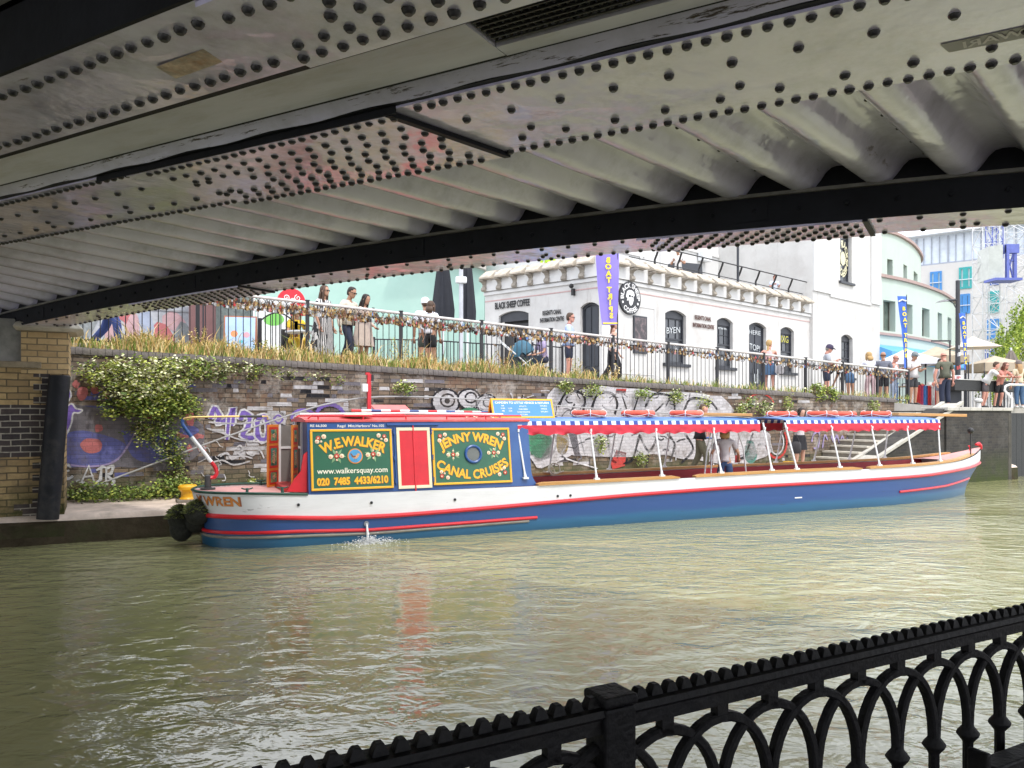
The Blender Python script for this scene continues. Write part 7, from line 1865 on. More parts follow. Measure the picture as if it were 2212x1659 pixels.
mb = MB(); mb.b2(-.45, .45, 0, .05, .45, 1.9); mb.build("board", mat("menu_white", (0.66, 0.67, 0.66), .5), WS); mb = MB(); mb.poly([(.02 + .28 * math.cos(t * .5), -.004, 1.35 + .17 * math.sin(t * .5)) for t in range(13)]); mb.build("oval", mat("menu_green", (0.18, 0.50, 0.10), .5), WS); mb = MB(); mb.b2(-.42, -.37, 0, .05, 0, .45); mb.b2(.37, .42, 0, .05, 0, .45); mb.build("leg", M_frame, WS)
# seated corner: chairs, table behind the railing
def cafe_table(px, d, lab, c):
    o = empty("cafe_table", on(px, d), lab, "table"); mb = MB(); mb.lathe([(.36, .70), (.36, .73)], n=18); mb.build("table_top", c, o); mb = MB(); mb.lathe([(.20, 0), (.20, .02), (.03, .05), (.03, .70)], n=10); mb.build("pedestal", M_frame, o); return o
cafe_table(652, 17.1, "small pale café table by the seated person in yellow", M_polew); cafe_table(1130, 22.0, "dark café table at the serving hatch", M_frame)
# pram
PR = empty("pram", on(1133, 19.2), "dark teal hooded pram parked behind the railing near the hatch", "pram")
mb = MB()
rings = []
for j in range(9):
    a = R(-5 + j * 20); rings.append([(-.05 - .33 * math.cos(a) * math.sin(t), .27 * math.cos(t), .55 + .42 * math.sin(a) * max(0, math.sin(t)) if False else .55 + .42 * math.sin(a) * math.sin(t)) for t in [R(12 + k * 19.5) for k in range(9)]])
mb.loft(rings, close=False, caps=False); mb.build("hood", mat("pram_teal", (0.02, 0.10, 0.16), .6, var=.3), PR, smooth=True)
mb = MB(); mb.loft([[(-.42, -.20, .55), (-.42, .20, .55), (-.30, .16, .28), (-.30, -.16, .28)], [(.45, -.20, .58), (.45, .20, .58), (.35, .16, .30), (.35, -.16, .30)]]); mb.build("body", mat("pram_navy", (0.02, 0.035, 0.06), .7), PR)
mb = MB(); mb.tube([(.35, -.22, .1), (-.1, -.22, .5), (-.62, -.22, .95), (-.62, .22, .95), (-.1, .22, .5), (.35, .22, .1)], .015, 6); mb.tube([(-.4, -.22, .1), (.2, -.22, .5)], .012, 6); mb.build("frame", M_polew, PR)
for x, y in ((.38, -.22), (.38, .22), (-.4, -.24), (-.4, .24)):
    mb = MB(); mb.torus((x, y, .125), .10, .022, 18, 7, Matrix.Rotation(R(90), 3, 'X')); mb.lathe([(.03, y - .02), (.03, y + .02)], (x, 0, .125), 8, 'y'); mb.build("wheel", M_black, PR)
# ---- flags
def feather_flag(px_pole, d, z_ground, outline, m, label, parts, pole_px_top=None, cat="flag"):
    """tall flag flat on a pole; outline in picture columns and rows at distance d"""
    o = empty("banner_flag", Pz(px_pole, d, z_ground), label, cat); O = Vector((Pz(px_pole, d, 0).x, d, z_ground))
    def L_(px, py): p = P(px, py, d) - O; return p.x, p.z
    mb = MB(); pts = [L_(*p) for p in outline]; n = len(pts) // 2
    lft, rgt = pts[:n], pts[n:][::-1]; rows = []
    for i in range(n):
        for k in range(3):
            if i == n - 1 and k: break
            f = k / 3; a = Vector(lft[i]).lerp(Vector(lft[min(i + 1, n - 1)]), f); b = Vector(rgt[i]).lerp(Vector(rgt[min(i + 1, n - 1)]), f)
            rows.append([(a.x + (b.x - a.x) * t, .02 * math.sin(a.y * 3 + t * 4) - .02, a.y + (b.y - a.y) * t) for t in (0, .25, .5, .75, 1)])
    mb.loft(rows, close=False, caps=False); f = mb.build("flag", m, o, smooth='all')
    mb = MB(); zt = max(p[1] for p in pts) + .05; mb.tube([(0, 0, 0), (0, 0, zt)], [.022, .012], 7); mb.build("pole", M_frame, o, smooth=True)
    return o, f, L_
def flag_text(f, L_, items, m, mirror=False):
    mb = MB()
    for st, px, py, hpx, d, til in items:
        x, z = L_(px, py); put_text(mb, st, x, z, None, hpx * d / FPX, bold=.05, y=-.055, mirror=mirror, tilt=til)
    mb.build("lettering", m, f, recalc=False)
M_fp = mat("flag_violet", (0.24, 0.19, 0.60), .7, var=.08, scale=2); M_fy = mat("flag_yellow", (0.85, 0.66, 0.05), .6); M_fb2 = mat("flag_blue", (0.05, 0.14, 0.56), .6, var=.08, scale=2); M_fw = mat("flag_white", (0.70, 0.72, 0.72), .6)
d = 19.15
o, f, L_ = feather_flag(1334, d, gz(2.6), [(1286, 500), (1287, 560), (1291, 620), (1297, 680), (1300, 702), (1334, 702), (1334, 680), (1336, 620), (1337, 560), (1337, 500)], M_fp, "tall violet flag with yellow mirrored lettering rising behind the bank railing", None)
flag_text(f, L_, [(c, x, y, 11, d, 0) for c, x, y in (("B", 1313, 562.5), ("O", 1313.5, 576.6), ("A", 1314, 591.6), ("T", 1314.5, 605.6))], M_fy, True)
mb = MB()
for c, x, y in (("T", 1315.5, 626.3), ("R", 1316.5, 641), ("I", 1317.5, 654), ("P", 1318.5, 668.5), ("S", 1320, 682)):
    a, z = L_(x, y); put_text(mb, c, a, z, None, 11 * d / FPX, bold=.05, y=-.055, mirror=True)
a, z = L_(1301, 697.5); b, _ = L_(1333, 698)
mb.build("lettering", M_fy, f, recalc=False)
mb = MB(); a, z = L_(1302, 698.5); b, _ = L_(1333, 698); mb.b2(a, b, -.056, -.052, z - .02, z + .015); mb.build("hem_stripe", M_fy, f)
d = 24.7
o, f, L_ = feather_flag(1958.5, d, gz(12.6), [(1937, 640), (1941, 670), (1947, 710), (1950, 750), (1952, 795), (1958, 795), (1958, 750), (1958, 710), (1958, 670), (1958, 640)], M_fb2, "slim blue boat-trip flag standing at the end of the bank railing", None)
flag_text(f, L_, [(c, x, y, 7.5, d, 0) for c, x, y in (("B", 1951, 667), ("O", 1952, 679), ("A", 1953, 691), ("T", 1954, 703), ("T", 1954.5, 724), ("R", 1955, 735), ("I", 1955, 746), ("P", 1955.3, 757), ("S", 1955.5, 768))], M_fy)
mb = MB(); mb.tube([(L_(1939.5, 652)[0], -.05, L_(1939.5, 652)[1]), (L_(1947, 648)[0], -.05, L_(1947, 648)[1]), (L_(1956, 651)[0], -.05, L_(1956, 651)[1])], .025, 5); mb.build("emblem", M_fw, f)
d = 26.0
o, f, L_ = feather_flag(2087, d, 2.1, [(2070, 677), (2075, 705), (2079, 740), (2081, 770), (2082, 799), (2087.5, 799), (2087, 770), (2087, 740), (2086, 705), (2085, 677)], M_fb2, "slim blue flag beside the lamp post at the right, lower than its twin", None)
flag_text(f, L_, [(c, x, y, 6.5, d, 0) for c, x, y in (("B", 2080, 698), ("O", 2081, 708), ("A", 2081.5, 718), ("T", 2082, 728), ("T", 2083, 745), ("R", 2083.3, 755), ("I", 2083.6, 765), ("P", 2084, 774), ("S", 2084.3, 783))], M_fy)
mb = MB(); mb.tube([(L_(2072.5, 688)[0], -.05, L_(2072.5, 688)[1]), (L_(2078, 684)[0], -.05, L_(2078, 684)[1]), (L_(2083.5, 688)[0], -.05, L_(2083.5, 688)[1])], .022, 5); mb.build("emblem", M_fw, f)
# ---- street lamp with stickers
d = 28; SL = empty("street_lamp", Pz(2069, d, 2.1), "dark street lamp post covered in stickers at the right, arm to the left", "street lamp")
h = zat(606, d) - 2.1; mb = MB(); mb.tube([(0, 0, 0), (0, 0, 2), (0, 0, h)], [.10, .085, .072], 10); mb.build("post", mat("lamp_charcoal", (0.035, 0.036, 0.042), .5, var=.2), SL, smooth=True)
mb = MB(); za = zat(652, d) - 2.1; mb.tube([(-.04, 0, za - .28), (-.16, 0, za - .05), (-.34, 0, za + .06)], .022, 6); mb.tube([(-.02, 0, za + .07), (-.40, 0, za + .05)], .045, 7); mb.build("arm", MATS["lamp_charcoal"], SL, smooth=True)
mb = MB(); mb.loft([[(x, y * w_, za + z * w_ + o_) for y, z in ((-.14, 0), (-.10, .07), (.10, .07), (.14, 0))] for x, w_, o_ in ((-.38, .6, .02), (-.55, 1, .0), (-.70, .7, -.02), (-.82, .1, -.05))]); mb.build("lamp_head", mat("lamp_grey", (0.20, 0.20, 0.21), .4), SL)
mb = MB()
for k in range(12):
    z = random.uniform(.6, 2.9); a = random.uniform(-1.2, 1.2); mb.mi = k % 3; r = .095
    mb.poly([(math.sin(a + t) * r, -math.cos(a + t) * r, z + q) for t, q in ((-.35, -.06), (.35, -.06), (.35, .07), (-.35, .07))])
mb.build("sticker", [M_fw, mat("sticker_red", (.5, .08, .08), .5), mat("sticker_grey", (.3, .3, .32), .5)], SL, recalc=False)
FB = empty("finger_post", Pz(2052, 31, 2.1), "thin dark signpost with a flat arm left of the street lamp", "signpost")
zz = zat(738, 31) - 2.1; mb = MB(); mb.bar((0, 0, 0), (0, 0, zz + .05), .035); mb.build("post", MATS["lamp_charcoal"], FB); mb = MB(); mb.b2(-.75, .03, -.03, .03, zz, zz + .06); mb.build("arm", MATS["lamp_charcoal"], FB)
# ---- market parasols and tents
def parasol(px, d, py_apex, py_eave, wpx, m, label, sides=4, rot=45, z_ground=2.1, sag=.0, valance=.0, name="parasol"):
    o = empty(name, Pz(px, d, z_ground), label, "parasol" if name == "parasol" else "tent"); zt, ze = zat(py_apex, d) - z_ground, zat(py_eave, d) - z_ground; r = wpx * d / FPX / 2
    mb = MB(); rings = []
    for t in (0.02, .35, .7, 1.0):
        rings.append([(r * t * math.cos(R(rot) + 2 * math.pi * k / (sides * 2)) * (1 if k % 2 == 0 else math.cos(math.pi / sides) * 1.0), r * t * math.sin(R(rot) + 2 * math.pi * k / (sides * 2)) * (1 if k % 2 == 0 else math.cos(math.pi / sides)), zt + (ze - zt) * t ** (1 - .15) - (sag * math.sin(math.pi * t))) for k in range(sides * 2)])
    if valance: rings.append([(x, y, z - valance) for x, y, z in rings[-1]])
    mb.loft(rings, caps=False); mb.build("canopy", m, o)
    mb = MB()
    if name == "parasol": mb.bar((0, 0, 0), (0, 0, zt), .03, 7); mb.build("pole", M_polew, o)
    else:
        for k in range(0, sides * 2, 2):
            a = R(rot) + 2 * math.pi * k / (sides * 2); mb = MB(); mb.bar((r * .97 * math.cos(a), r * .97 * math.sin(a), 0), (r * .97 * math.cos(a), r * .97 * math.sin(a), ze), .03, 6); mb.build("pole", M_frame, o)
    return o
M_pw = mat("canvas_white", (0.66, 0.66, 0.70), .8, var=.05); M_pt = mat("canvas_tan", (0.42, 0.35, 0.26), .8, var=.1); M_pc = mat("canvas_cream", (0.66, 0.58, 0.46), .8, var=.06)
parasol(1956, 28.5, 753, 779, 150, M_pw, "broad white market tent roof beside the white tower", rot=30, valance=.18, name="market_tent")
parasol(2022, 33, 748, 772, 150, M_pt, "broad tan market tent behind the man in olive", rot=25, valance=.3, name="market_tent")
parasol(2101, 30.5, 726, 752, 124, M_pc, "cream parasol opened high above the market at the right", rot=30)
parasol(2148, 32, 768, 786, 120, M_pt, "tan market tent below the cream parasol at the right", rot=40, valance=.35, name="market_tent")
closed_parasol(2184, 33, 757, 790, 30, "closed grey-brown parasol in front of the willow", mat("parasol_taupe", (0.17, 0.145, 0.125), .8, var=.15))
# ---- market stall with hanging textiles
ST = empty("market_stall", Pz(2010, 27.2, 2.15), "market stall table with white front board and goods, left of the man in olive", "stall")
mb = MB(); mb.b2(-.95, .75, -.3, .45, .80, .84); mb.build("table_top", mat("stall_wood", (0.30, 0.22, 0.14), .7), ST); mb = MB(); mb.b2(-.35, .42, -.345, -.305, .28, .86); mb.build("front_board", mat("board_offwhite", (0.55, 0.52, 0.48), .7, var=.1), ST)
mb = MB()
for x in (-.9, .7):
    for y in (-.25, .4): mb = MB(); mb.bar((x, y, 0), (x, y, .8), .025); mb.build("leg", M_frame, ST)
mb = MB()
for i in range(16): mb.mi = i % 4; x = -.9 + i * .1; mb.box((x, random.uniform(-.15, .3), .87 + .02 * (i % 3)), (.09, .16, .05 + .04 * (i % 3)))
mb.build("goods", [M_fw, mat("goods_black", (.03, .03, .04), .5), mat("goods_red", (.5, .05, .05), .5), mat("goods_tan", (.4, .3, .18), .6)], ST)
cl = [("red", (.52, .05, .05)), ("orange", (.62, .22, .04)), ("white", (.68, .66, .64)), ("blue", (.08, .22, .5)), ("striped crimson", (.45, .06, .14)), ("cream", (.6, .5, .35))]
for i, (cn, c) in enumerate([cl[2], cl[1], cl[0], cl[4], cl[3], cl[0], cl[2], cl[0], cl[5], cl[3]]):
    px = (1968, 1976, 1985, 1992, 1999, 2006, 2014, 2022, 1902, 1936)[i]; d = 26.6 if i < 8 else 25.8
    mb = MB(); w = .15; hh = .72; rows = [[(w * (t - .5) , .03 * math.sin(t * 12 + i) , z) for t in [q / 8 for q in range(9)]] for z in (.02, .35, .7, hh)]; mb.loft(rows, close=False, caps=False); mb.prism([(-w / 2, -.02, hh), (w / 2, -.02, hh), (w / 2, -.02, hh + .03), (-w / 2, -.02, hh + .03)], (0, .04, 0))
    o = mb.build("hanging_textile", mat("textile_" + cn.replace(" ", "_"), c, .8, var=.35, scale=7, stretch=(6, 1, 1)), smooth=True)
    o.location = on(px, d); tag(o, cn + " cloth hung for sale " + ("under the stall counter" if i < 8 else "behind the railing"), "textile", "textiles hung at the market stall")
    o["label"] = ["white cloth at the left end under the stall", "orange cloth second under the stall", "red cloth between orange and crimson under the stall", "crimson striped cloth under the stall's front board", "blue cloth under the stall's front board", "red cloth right of the blue one under the stall", "white cloth right of the board under the stall", "red cloth nearest the man in olive", "cream cloth behind the railing left of the stall", "blue cloth behind the railing between two shoppers"][i]
SG = empty("stall_sign", Pz(2052, 26.2, 2.15), "small white sign with red lettering lying on the beam beside the man in olive", "sign")
z = zat(818, 26.2) - 2.15; mb = MB(); mb.b2(-.22, .45, 0, .03, z - .06, z + .12); mb.build("board", M_fw, SG); mb = MB(); put_text(mb, "SOUP", .12, z + .03, .5, .10, bold=.03, y=-.004); mb.build("lettering", mat("goods_red2", (.5, .05, .05), .5), SG, recalc=False); mb = MB(); mb.b2(-.2, .4, 0, .03, 0, z - .061); mb.build("support", M_frame, SG)
# ================================================================== people
SKIN = {"fair": mat("skin_fair", (0.56, 0.33, 0.24), .55, var=.06), "tan": mat("skin_tan", (0.42, 0.23, 0.15), .55, var=.06), "pink": mat("skin_pink", (0.60, 0.29, 0.22), .55, var=.06)}
M_eye = mat("eye_dark", (0.03, 0.02, 0.018), .3); M_lip = mat("lip", (0.42, 0.14, 0.12), .5)
HAIRM = {k: mat("hair_" + k, c, .6, var=.3, scale=30, stretch=(3, 3, .4)) for k, c in (("dark", (.018, .012, .010)), ("brown", (.07, .038, .022)), ("blonde", (.42, .27, .11)), ("honey", (.36, .22, .10)), ("grey", (.22, .20, .18)), ("auburn", (.12, .045, .025)))}
_cl = {}
def cloth(col, stripes=None, name=None):
    key = (tuple(round(c, 3) for c in col), stripes)
    if key in _cl: return _cl[key]
    m = mat("cloth_%d" % (len(_cl) + 1), col, .85, var=.10, scale=9, bump=.25, bscale=7)
    if stripes:
        nt = m.node_tree; b = nt.nodes["Principled BSDF"]; tc = nt.nodes["Texture Coordinate"]
        w = nt.nodes.new("ShaderNodeTexWave"); w.inputs["Scale"].default_value = stripes[1]; w.inputs["Distortion"].default_value = stripes[2]; w.bands_direction = 'X'; nt.links.new(tc.outputs["Object"], w.inputs["Vector"])
        g = nt.nodes.new("ShaderNodeMath"); g.operation = 'GREATER_THAN'; g.inputs[1].default_value = .5; nt.links.new(w.outputs["Fac"], g.inputs[0])
        x = nt.nodes.new("ShaderNodeMix"); x.data_type = 'RGBA'; x.inputs[7].default_value = (*stripes[0], 1); src = b.inputs["Base Color"].links[0].from_socket
        nt.links.new(g.outputs[0], x.inputs[0]); nt.links.new(src, x.inputs[6]); nt.links.new(x.outputs[2], b.inputs["Base Color"])
    _cl[key] = m; return m
def skin_mesh(verts, edges, radii, sub=1):
    bm = bmesh.new(); ly = bm.verts.layers.skin.verify(); vs = []
    for p, r in zip(verts, radii):
        v = bm.verts.new(p); v[ly].radius = r if isinstance(r, tuple) else (r, r); vs.append(v)
    vs[0][ly].use_root = True
    for a, b in edges: bm.edges.new((vs[a], vs[b]))
    me = bpy.data.meshes.new("skin"); bm.to_mesh(me); bm.free()
    o = bpy.data.objects.new("skin", me); s = o.modifiers.new("skin", 'SKIN'); s.use_smooth_shade = True; s.branch_smoothing = .6
    if sub: u = o.modifiers.new("sub", 'SUBSURF'); u.levels = sub; u.render_levels = sub
    out = evaluate(o); bpy.data.objects.remove(o); bpy.data.meshes.remove(me); return out
V3 = lambda x, y, z: Vector((x, y, z))
def pose_skeleton(H, pose, female):
    """joint positions in metres; the figure faces -y, x to its own left is +x seen from behind... right hand at -x"""
    J = {}; k = H
    hipz = .52 * k; drop = pose.get("sit", 0)
    pel = V3(0, 0, hipz)
    lean, turn = R(pose.get("lean", 2)), R(pose.get("turn", 0))
    def up(x, y, z):                      # upper-body point, bent forward about the hips and twisted
        v = V3(x, y, z); v = Matrix.Rotation(turn * min(1, z / (.25 * k)), 3, 'Z') @ v
        return pel + Matrix.Rotation(lean, 3, 'X') @ v
    sw = (.098 if female else .112) * k
    J["pel"] = pel; J["waist"] = up(0, 0, .08 * k); J["chest"] = up(0, -.005 * k, .20 * k); J["neckb"] = up(0, .008 * k, .295 * k); J["neck"] = up(0, -.004 * k, .33 * k)
    hd = R(pose.get("head", 0)); ht = R(pose.get("headturn", 0))
    HM = Matrix.Rotation(turn + ht, 3, 'Z') @ Matrix.Rotation(lean * .5 + hd, 3, 'X')
    J["head"] = J["neck"] + HM @ V3(0, -.012 * k, .072 * k); J["HM"] = HM
    for sd, nm in ((-1, "R"), (1, "L")):
        J["sh" + nm] = up(sd * sw, 0, .275 * k)
        el, wr = pose.get("arm" + nm, ((.035, .01, -.175), (.03, -.05, -.33)))      # offsets from the shoulder in fractions of H (x outward)
        J["el" + nm] = J["sh" + nm] + Matrix.Rotation(turn, 3, 'Z') @ V3(sd * el[0] * k, el[1] * k, el[2] * k); J["wr" + nm] = J["sh" + nm] + Matrix.Rotation(turn, 3, 'Z') @ V3(sd * wr[0] * k, wr[1] * k, wr[2] * k)
        J["hip" + nm] = pel + V3(sd * .052 * k, 0, -.02 * k)
        kn, an = pose.get("leg" + nm, ((.056, -.012, -.245), (.060, .012, -.475)))   # from the pelvis
        J["kn" + nm] = pel + V3(sd * kn[0] * k, kn[1] * k, kn[2] * k); J["an" + nm] = pel + V3(sd * an[0] * k, an[1] * k, an[2] * k)
        J["toe" + nm] = J["an" + nm] + V3(sd * .015 * k, -.075 * k, -.028 * k)
    return J
def hand(mb, w, d, k, curl=.5, thumb=1):
    """palm, four fingers of different length and a thumb, along direction d from the wrist"""
    d = d.normalized(); s = d.cross(V3(0, 1, .3)); s = (s.normalized() if s.length > .1 else V3(1, 0, 0)); n_ = d.cross(s).normalized(); L_ = .105 * k
    mb.tube([w - d * .01 * k, w + d * L_ * .25, w + d * L_ * .5], [.016 * k, .023 * k, .022 * k], 7, flat=.6)
    for i, (off, ln) in enumerate(((-.0165, .40), (-.0055, .47), (.0055, .44), (.0155, .34))):
        b = w + d * L_ * .48 + s * off * k; m = b + d * L_ * ln * .55 + n_ * curl * .012 * k; e = b + d * L_ * ln * .8 + n_ * curl * .04 * k; mb.tube([b, m, e], [.0062 * k, .0058 * k, .0045 * k], 5)
    b = w + d * L_ * .18 - s * .018 * k * thumb; mb.tube([b, b - s * .014 * k * thumb + d * .018 * k + n_ * .006 * k, b - s * .016 * k * thumb + d * .040 * k + n_ * .016 * k], [.008 * k, .007 * k, .005 * k], 5)
def head_mesh(mb, c, HM, k, hair_long=False):
    """egg-shaped head with brow, nose, chin, ears, eyes and mouth"""
    rings = []
    for z, rx, ry, cy in ((-.064, .006, .006, -.022), (-.060, .022, .020, -.022), (-.048, .032, .036, -.012), (-.030, .038, .046, -.004), (-.008, .043, .050, .002), (.014, .0455, .053, .004), (.036, .0445, .052, .005), (.054, .036, .042, .006), (.066, .020, .024, .006), (.070, .004, .005, .006)):
        ring = []
        for a in range(14):
            t = 2 * math.pi * a / 14; x, y = rx * math.cos(t), ry * math.sin(t) + cy
            if y < 0 and abs(x) < .012:                     # the face: nose and brow stand forward
                y -= .012 * max(0, 1 - abs(z + .012) / .022) + .002 * (abs(z - .012) < .012)
            ring.append(c + HM @ V3(x * k, y * k, z * k))
        rings.append(ring)
    mb.mi = 0; mb.loft(rings)
    for sd in (-1, 1):
        mb.mi = 0; mb.ball(c + HM @ V3(sd * .045 * k, .008 * k, -.006 * k), .012 * k, 7, 5, (.45, .8, 1.25), HM)
        mb.mi = 1; mb.ball(c + HM @ V3(sd * .017 * k, -.0465 * k, .006 * k), .0055 * k, 6, 4, (1.2, .5, .7), HM)
    mb.mi = 2; mb.ball(c + HM @ V3(0, -.047 * k, -.034 * k), .010 * k, 6, 4, (1.2, .4, .35), HM)
def person(label, pos, face, H, outfit, pose=None, skin="fair", female=False, group=None):
    """pos: feet on the ground; face: direction the person looks, degrees clockwise from towards the camera seen from above"""
    pose = pose or {}; k = H; J = pose_skeleton(H, pose, female)
    low = min(J["toeR"].z, J["toeL"].z) - .018 * k
    if "seat" in pose: low = J["pel"].z - .07 * k - pose["seat"]
    M = Matrix.Translation(Vector(pos) - Vector((0, 0, low)) if "seat" not in pose else Vector(pos) - Vector((0, 0, low))) @ Matrix.Rotation(R(face), 4, 'Z')
    o = empty("person", M, label, "person", group); f = female
    names = ["pel", "waist", "chest", "neckb", "neck"] + [a + s for s in "RL" for a in ("sh", "el", "wr", "hip", "kn", "an", "toe")]
    ix = {n: i for i, n in enumerate(names)}
    rad = {"pel": .070, "waist": .058 if f else .068, "chest": .066 if f else .076, "neckb": .036, "neck": .029, "sh": .034 if f else .040, "el": .021 if f else .026, "wr": .015 if f else .018, "hip": .056, "kn": .032 if f else .036, "an": .020, "toe": .017}
    E = [("pel", "waist"), ("waist", "chest"), ("chest", "neckb"), ("neckb", "neck")]
    for s in "RL": E += [("chest", "sh" + s), ("sh" + s, "el" + s), ("el" + s, "wr" + s), ("pel", "hip" + s), ("hip" + s, "kn" + s), ("kn" + s, "an" + s), ("an" + s, "toe" + s)]
    def rr(n): return rad.get(n, rad.get(n[:-1], .03)) * k
    me = skin_mesh([J[n] for n in names], [(ix[a], ix[b]) for a, b in E], [rr(n) for n in names])
    mb = MB(); mb.add_mesh(me); bpy.data.meshes.remove(me)
    mb.tube([J["neckb"], J["neck"], J["head"] + J["HM"] @ V3(0, .01 * k, -.035 * k)], [.034 * k, .030 * k, .030 * k], 9)
    head_mesh(mb, J["head"], J["HM"], k); mb.mi = 0
    for s, sg in (("R", 1), ("L", -1)): hand(mb, J["wr" + s], J["wr" + s] - J["el" + s] + V3(0, 0, -.02), k, .6, sg)
    mb.build("body", [SKIN[skin], M_eye, M_lip], o, smooth='all')
    def garment(name, keys, edges, grow, m, trim=None):
        vs, rs = [], []
        for n, g in keys: vs.append(J[n] if isinstance(n, str) else n); rs.append((rr(n) if isinstance(n, str) else 0) + g * k)
        me = skin_mesh(vs, edges, rs); mb = MB(); mb.add_mesh(me); bpy.data.meshes.remove(me); return mb.build(name, m, o, smooth='all')
    top = outfit.get("top")
    if top:
        sl = top[1]; g = .011
        keys = [("waist", g + .006), ("chest", g + .004), ("neckb", g - .004), (J["pel"] + (J["waist"] - J["pel"]) * .0, .092 if not f else .088)]; edges = [(0, 1), (1, 2), (0, 3)]
        for s in "RL":
            n = len(keys); keys.append(("sh" + s, g)); edges.append((1, n)); el, wr, sh = J["el" + s], J["wr" + s], J["sh" + s]
            if sl == "long": keys += [("el" + s, g), (wr - (wr - el) * .08, .026)]; edges += [(n, n + 1), (n + 1, n + 2)]
            elif sl == "half": keys += [(sh + (el - sh) * .75, .042 if not f else .036)]; edges += [(n, n + 1)]
            elif sl == "short": keys += [(sh + (el - sh) * .35, .040)]; edges += [(n, n + 1)]
        if sl == "none": keys = keys[:4]; edges = edges[:3]
        garment(top[2] if len(top) > 2 else "shirt", keys, edges, g, top[0])
    leg = outfit.get("legs")
    if leg:
        ln = leg[1]; g = .010; keys = [("pel", g + .004), (J["pel"] + (J["waist"] - J["pel"]) * .9, .077)]; edges = [(0, 1)]
        for s in "RL":
            n = len(keys); hp, kn, an = J["hip" + s], J["kn" + s], J["an" + s]; keys.append(("hip" + s, g)); edges.append((0, n))
            if ln == "long": keys += [("kn" + s, g + .004), (an + (kn - an) * .06, .034 if len(leg) < 3 else leg[2])]; edges += [(n, n + 1), (n + 1, n + 2)]
            else: keys += [(hp + (kn - hp) * (.85 if ln == "knee" else .45), .052 if ln == "knee" else .058)]; edges += [(n, n + 1)]
        garment("trousers" if ln == "long" else "shorts", keys, edges, g, leg[0])
    def sweep(name, m, z_top, z_bot, r_top, r_bot, wav=.08, yo=0.0):
        """skirt or coat: a hanging shell with folds"""
        mb = MB(); rings = []
        for j in range(9):
            t = j / 8; z = z_top + (z_bot - z_top) * t; r = r_top + (r_bot - r_top) * t ** .8; sway = .02 * t
            rings.append([V3(r * 1.12 * (1 + wav * t * math.sin(a * 7 + t * 2)) * math.cos(a), yo * t + sway + r * .86 * (1 + wav * t * math.sin(a * 7 + t * 2)) * math.sin(a), z) for a in [q * math.pi / 14 for q in range(28)]])
        mb.loft([[tuple(p) for p in r] for r in rings], caps=False); return mb.build(name, m, o, smooth='all')
    if "skirt" in outfit: m, zb, rb = outfit["skirt"]; sweep("skirt", m, J["waist"].z - .03 * k, zb * k, .080 * k, rb * k)
    if "dress" in outfit: m, zb, rb = outfit["dress"]; sweep("dress", m, J["chest"].z - .02 * k, zb * k, .092 * k, rb * k, .10)
    for s in "RL":
        if outfit.get("shoe") is None: break
        a, t = J["an" + s], J["toe" + s]; d = (t - a); d.z = 0; d = d.normalized() if d.length > 1e-4 else V3(0, -1, 0); base = min(a.z - .03 * k, t.z)
        mb = MB(); cz = t.z - .002 * k
        mb.tube([V3(a.x, a.y, cz + .004 * k) - d * .034 * k, V3(a.x, a.y, cz + .012 * k), V3(a.x, a.y, cz + .010 * k) + d * .05 * k, V3(t.x, t.y, cz) + d * .028 * k], [.018 * k, .030 * k, .027 * k, .014 * k], 8); mb.build("shoe", outfit["shoe"], o, smooth='all')
    h = outfit.get("hair")
    c, HM = J["head"], J["HM"]
    if h:
        m, kind = HAIRM[h[0]], h[1]; mb = MB()
        if kind != "bald":
            rings = []
            for z, rx, ry, cy in ((.076, .004, .004, .008), (.074, .024, .028, .009), (.060, .042, .048, .010), (.036, .0505, .056, .012), (.010, .051, .050, .020), (-.018, .046, .040, .026), (-.040, .034, .026, .030)):
                ring = []
                for a in range(16):
                    t = 2 * math.pi * a / 16; x, y = rx * math.cos(t), ry * math.sin(t) + cy
                    if y < -.028 and z < .045: y = -.030 + (.012 if z < .02 else 0); x *= 1.0
                    if z < .02 and y < .0: y = max(y, -.002); 
                    ring.append(c + HM @ V3(x * k, y * k, z * k))
                rings.append(ring)
            mb.loft([[tuple(p) for p in r] for r in rings])
            if kind in ("long", "pony", "bob"):
                L_ = {"long": .22, "pony": .20, "bob": .085}[kind]; w0 = .046 if kind != "pony" else .018; rows = []
                for j in range(7):
                    t = j / 6; z = -.01 - L_ * t; w = w0 * (1 + .25 * math.sin(t * 3) - .35 * t * (kind != "bob")); yb_ = .030 + .014 * math.sin(t * 2.5)
                    rows.append([tuple(c + HM @ V3(w * k * math.cos(a) * 1.05, (yb_ + .55 * w * math.sin(a) + .012) * k, z * k)) for a in [q * math.pi / 6 for q in range(12)]])
                mb.loft(rows)
                if kind in ("long", "bob"):
                    for sd in (-1, 1):
                        pts = [c + HM @ V3(sd * x * k, y * k, z * k) for x, y, z in ((.030, -.020, .050), (.047, -.014, .015), (.049, -.006, -.03), (.047, -.004, -.03 - L_ * .5), (.040, .0, -.03 - L_ * .8))]; mb.tube(pts, [.010 * k, .015 * k, .016 * k, .016 * k, .006 * k], 7)
        else: mb.tube([c + HM @ V3(.044 * k * math.cos(a), (.006 + .052 * math.sin(a)) * k, .004 * k) for a in [R(-10 + q * 20) for q in range(11)]], .010 * k, 5)
        mb.build("hair", m, o, smooth='all')
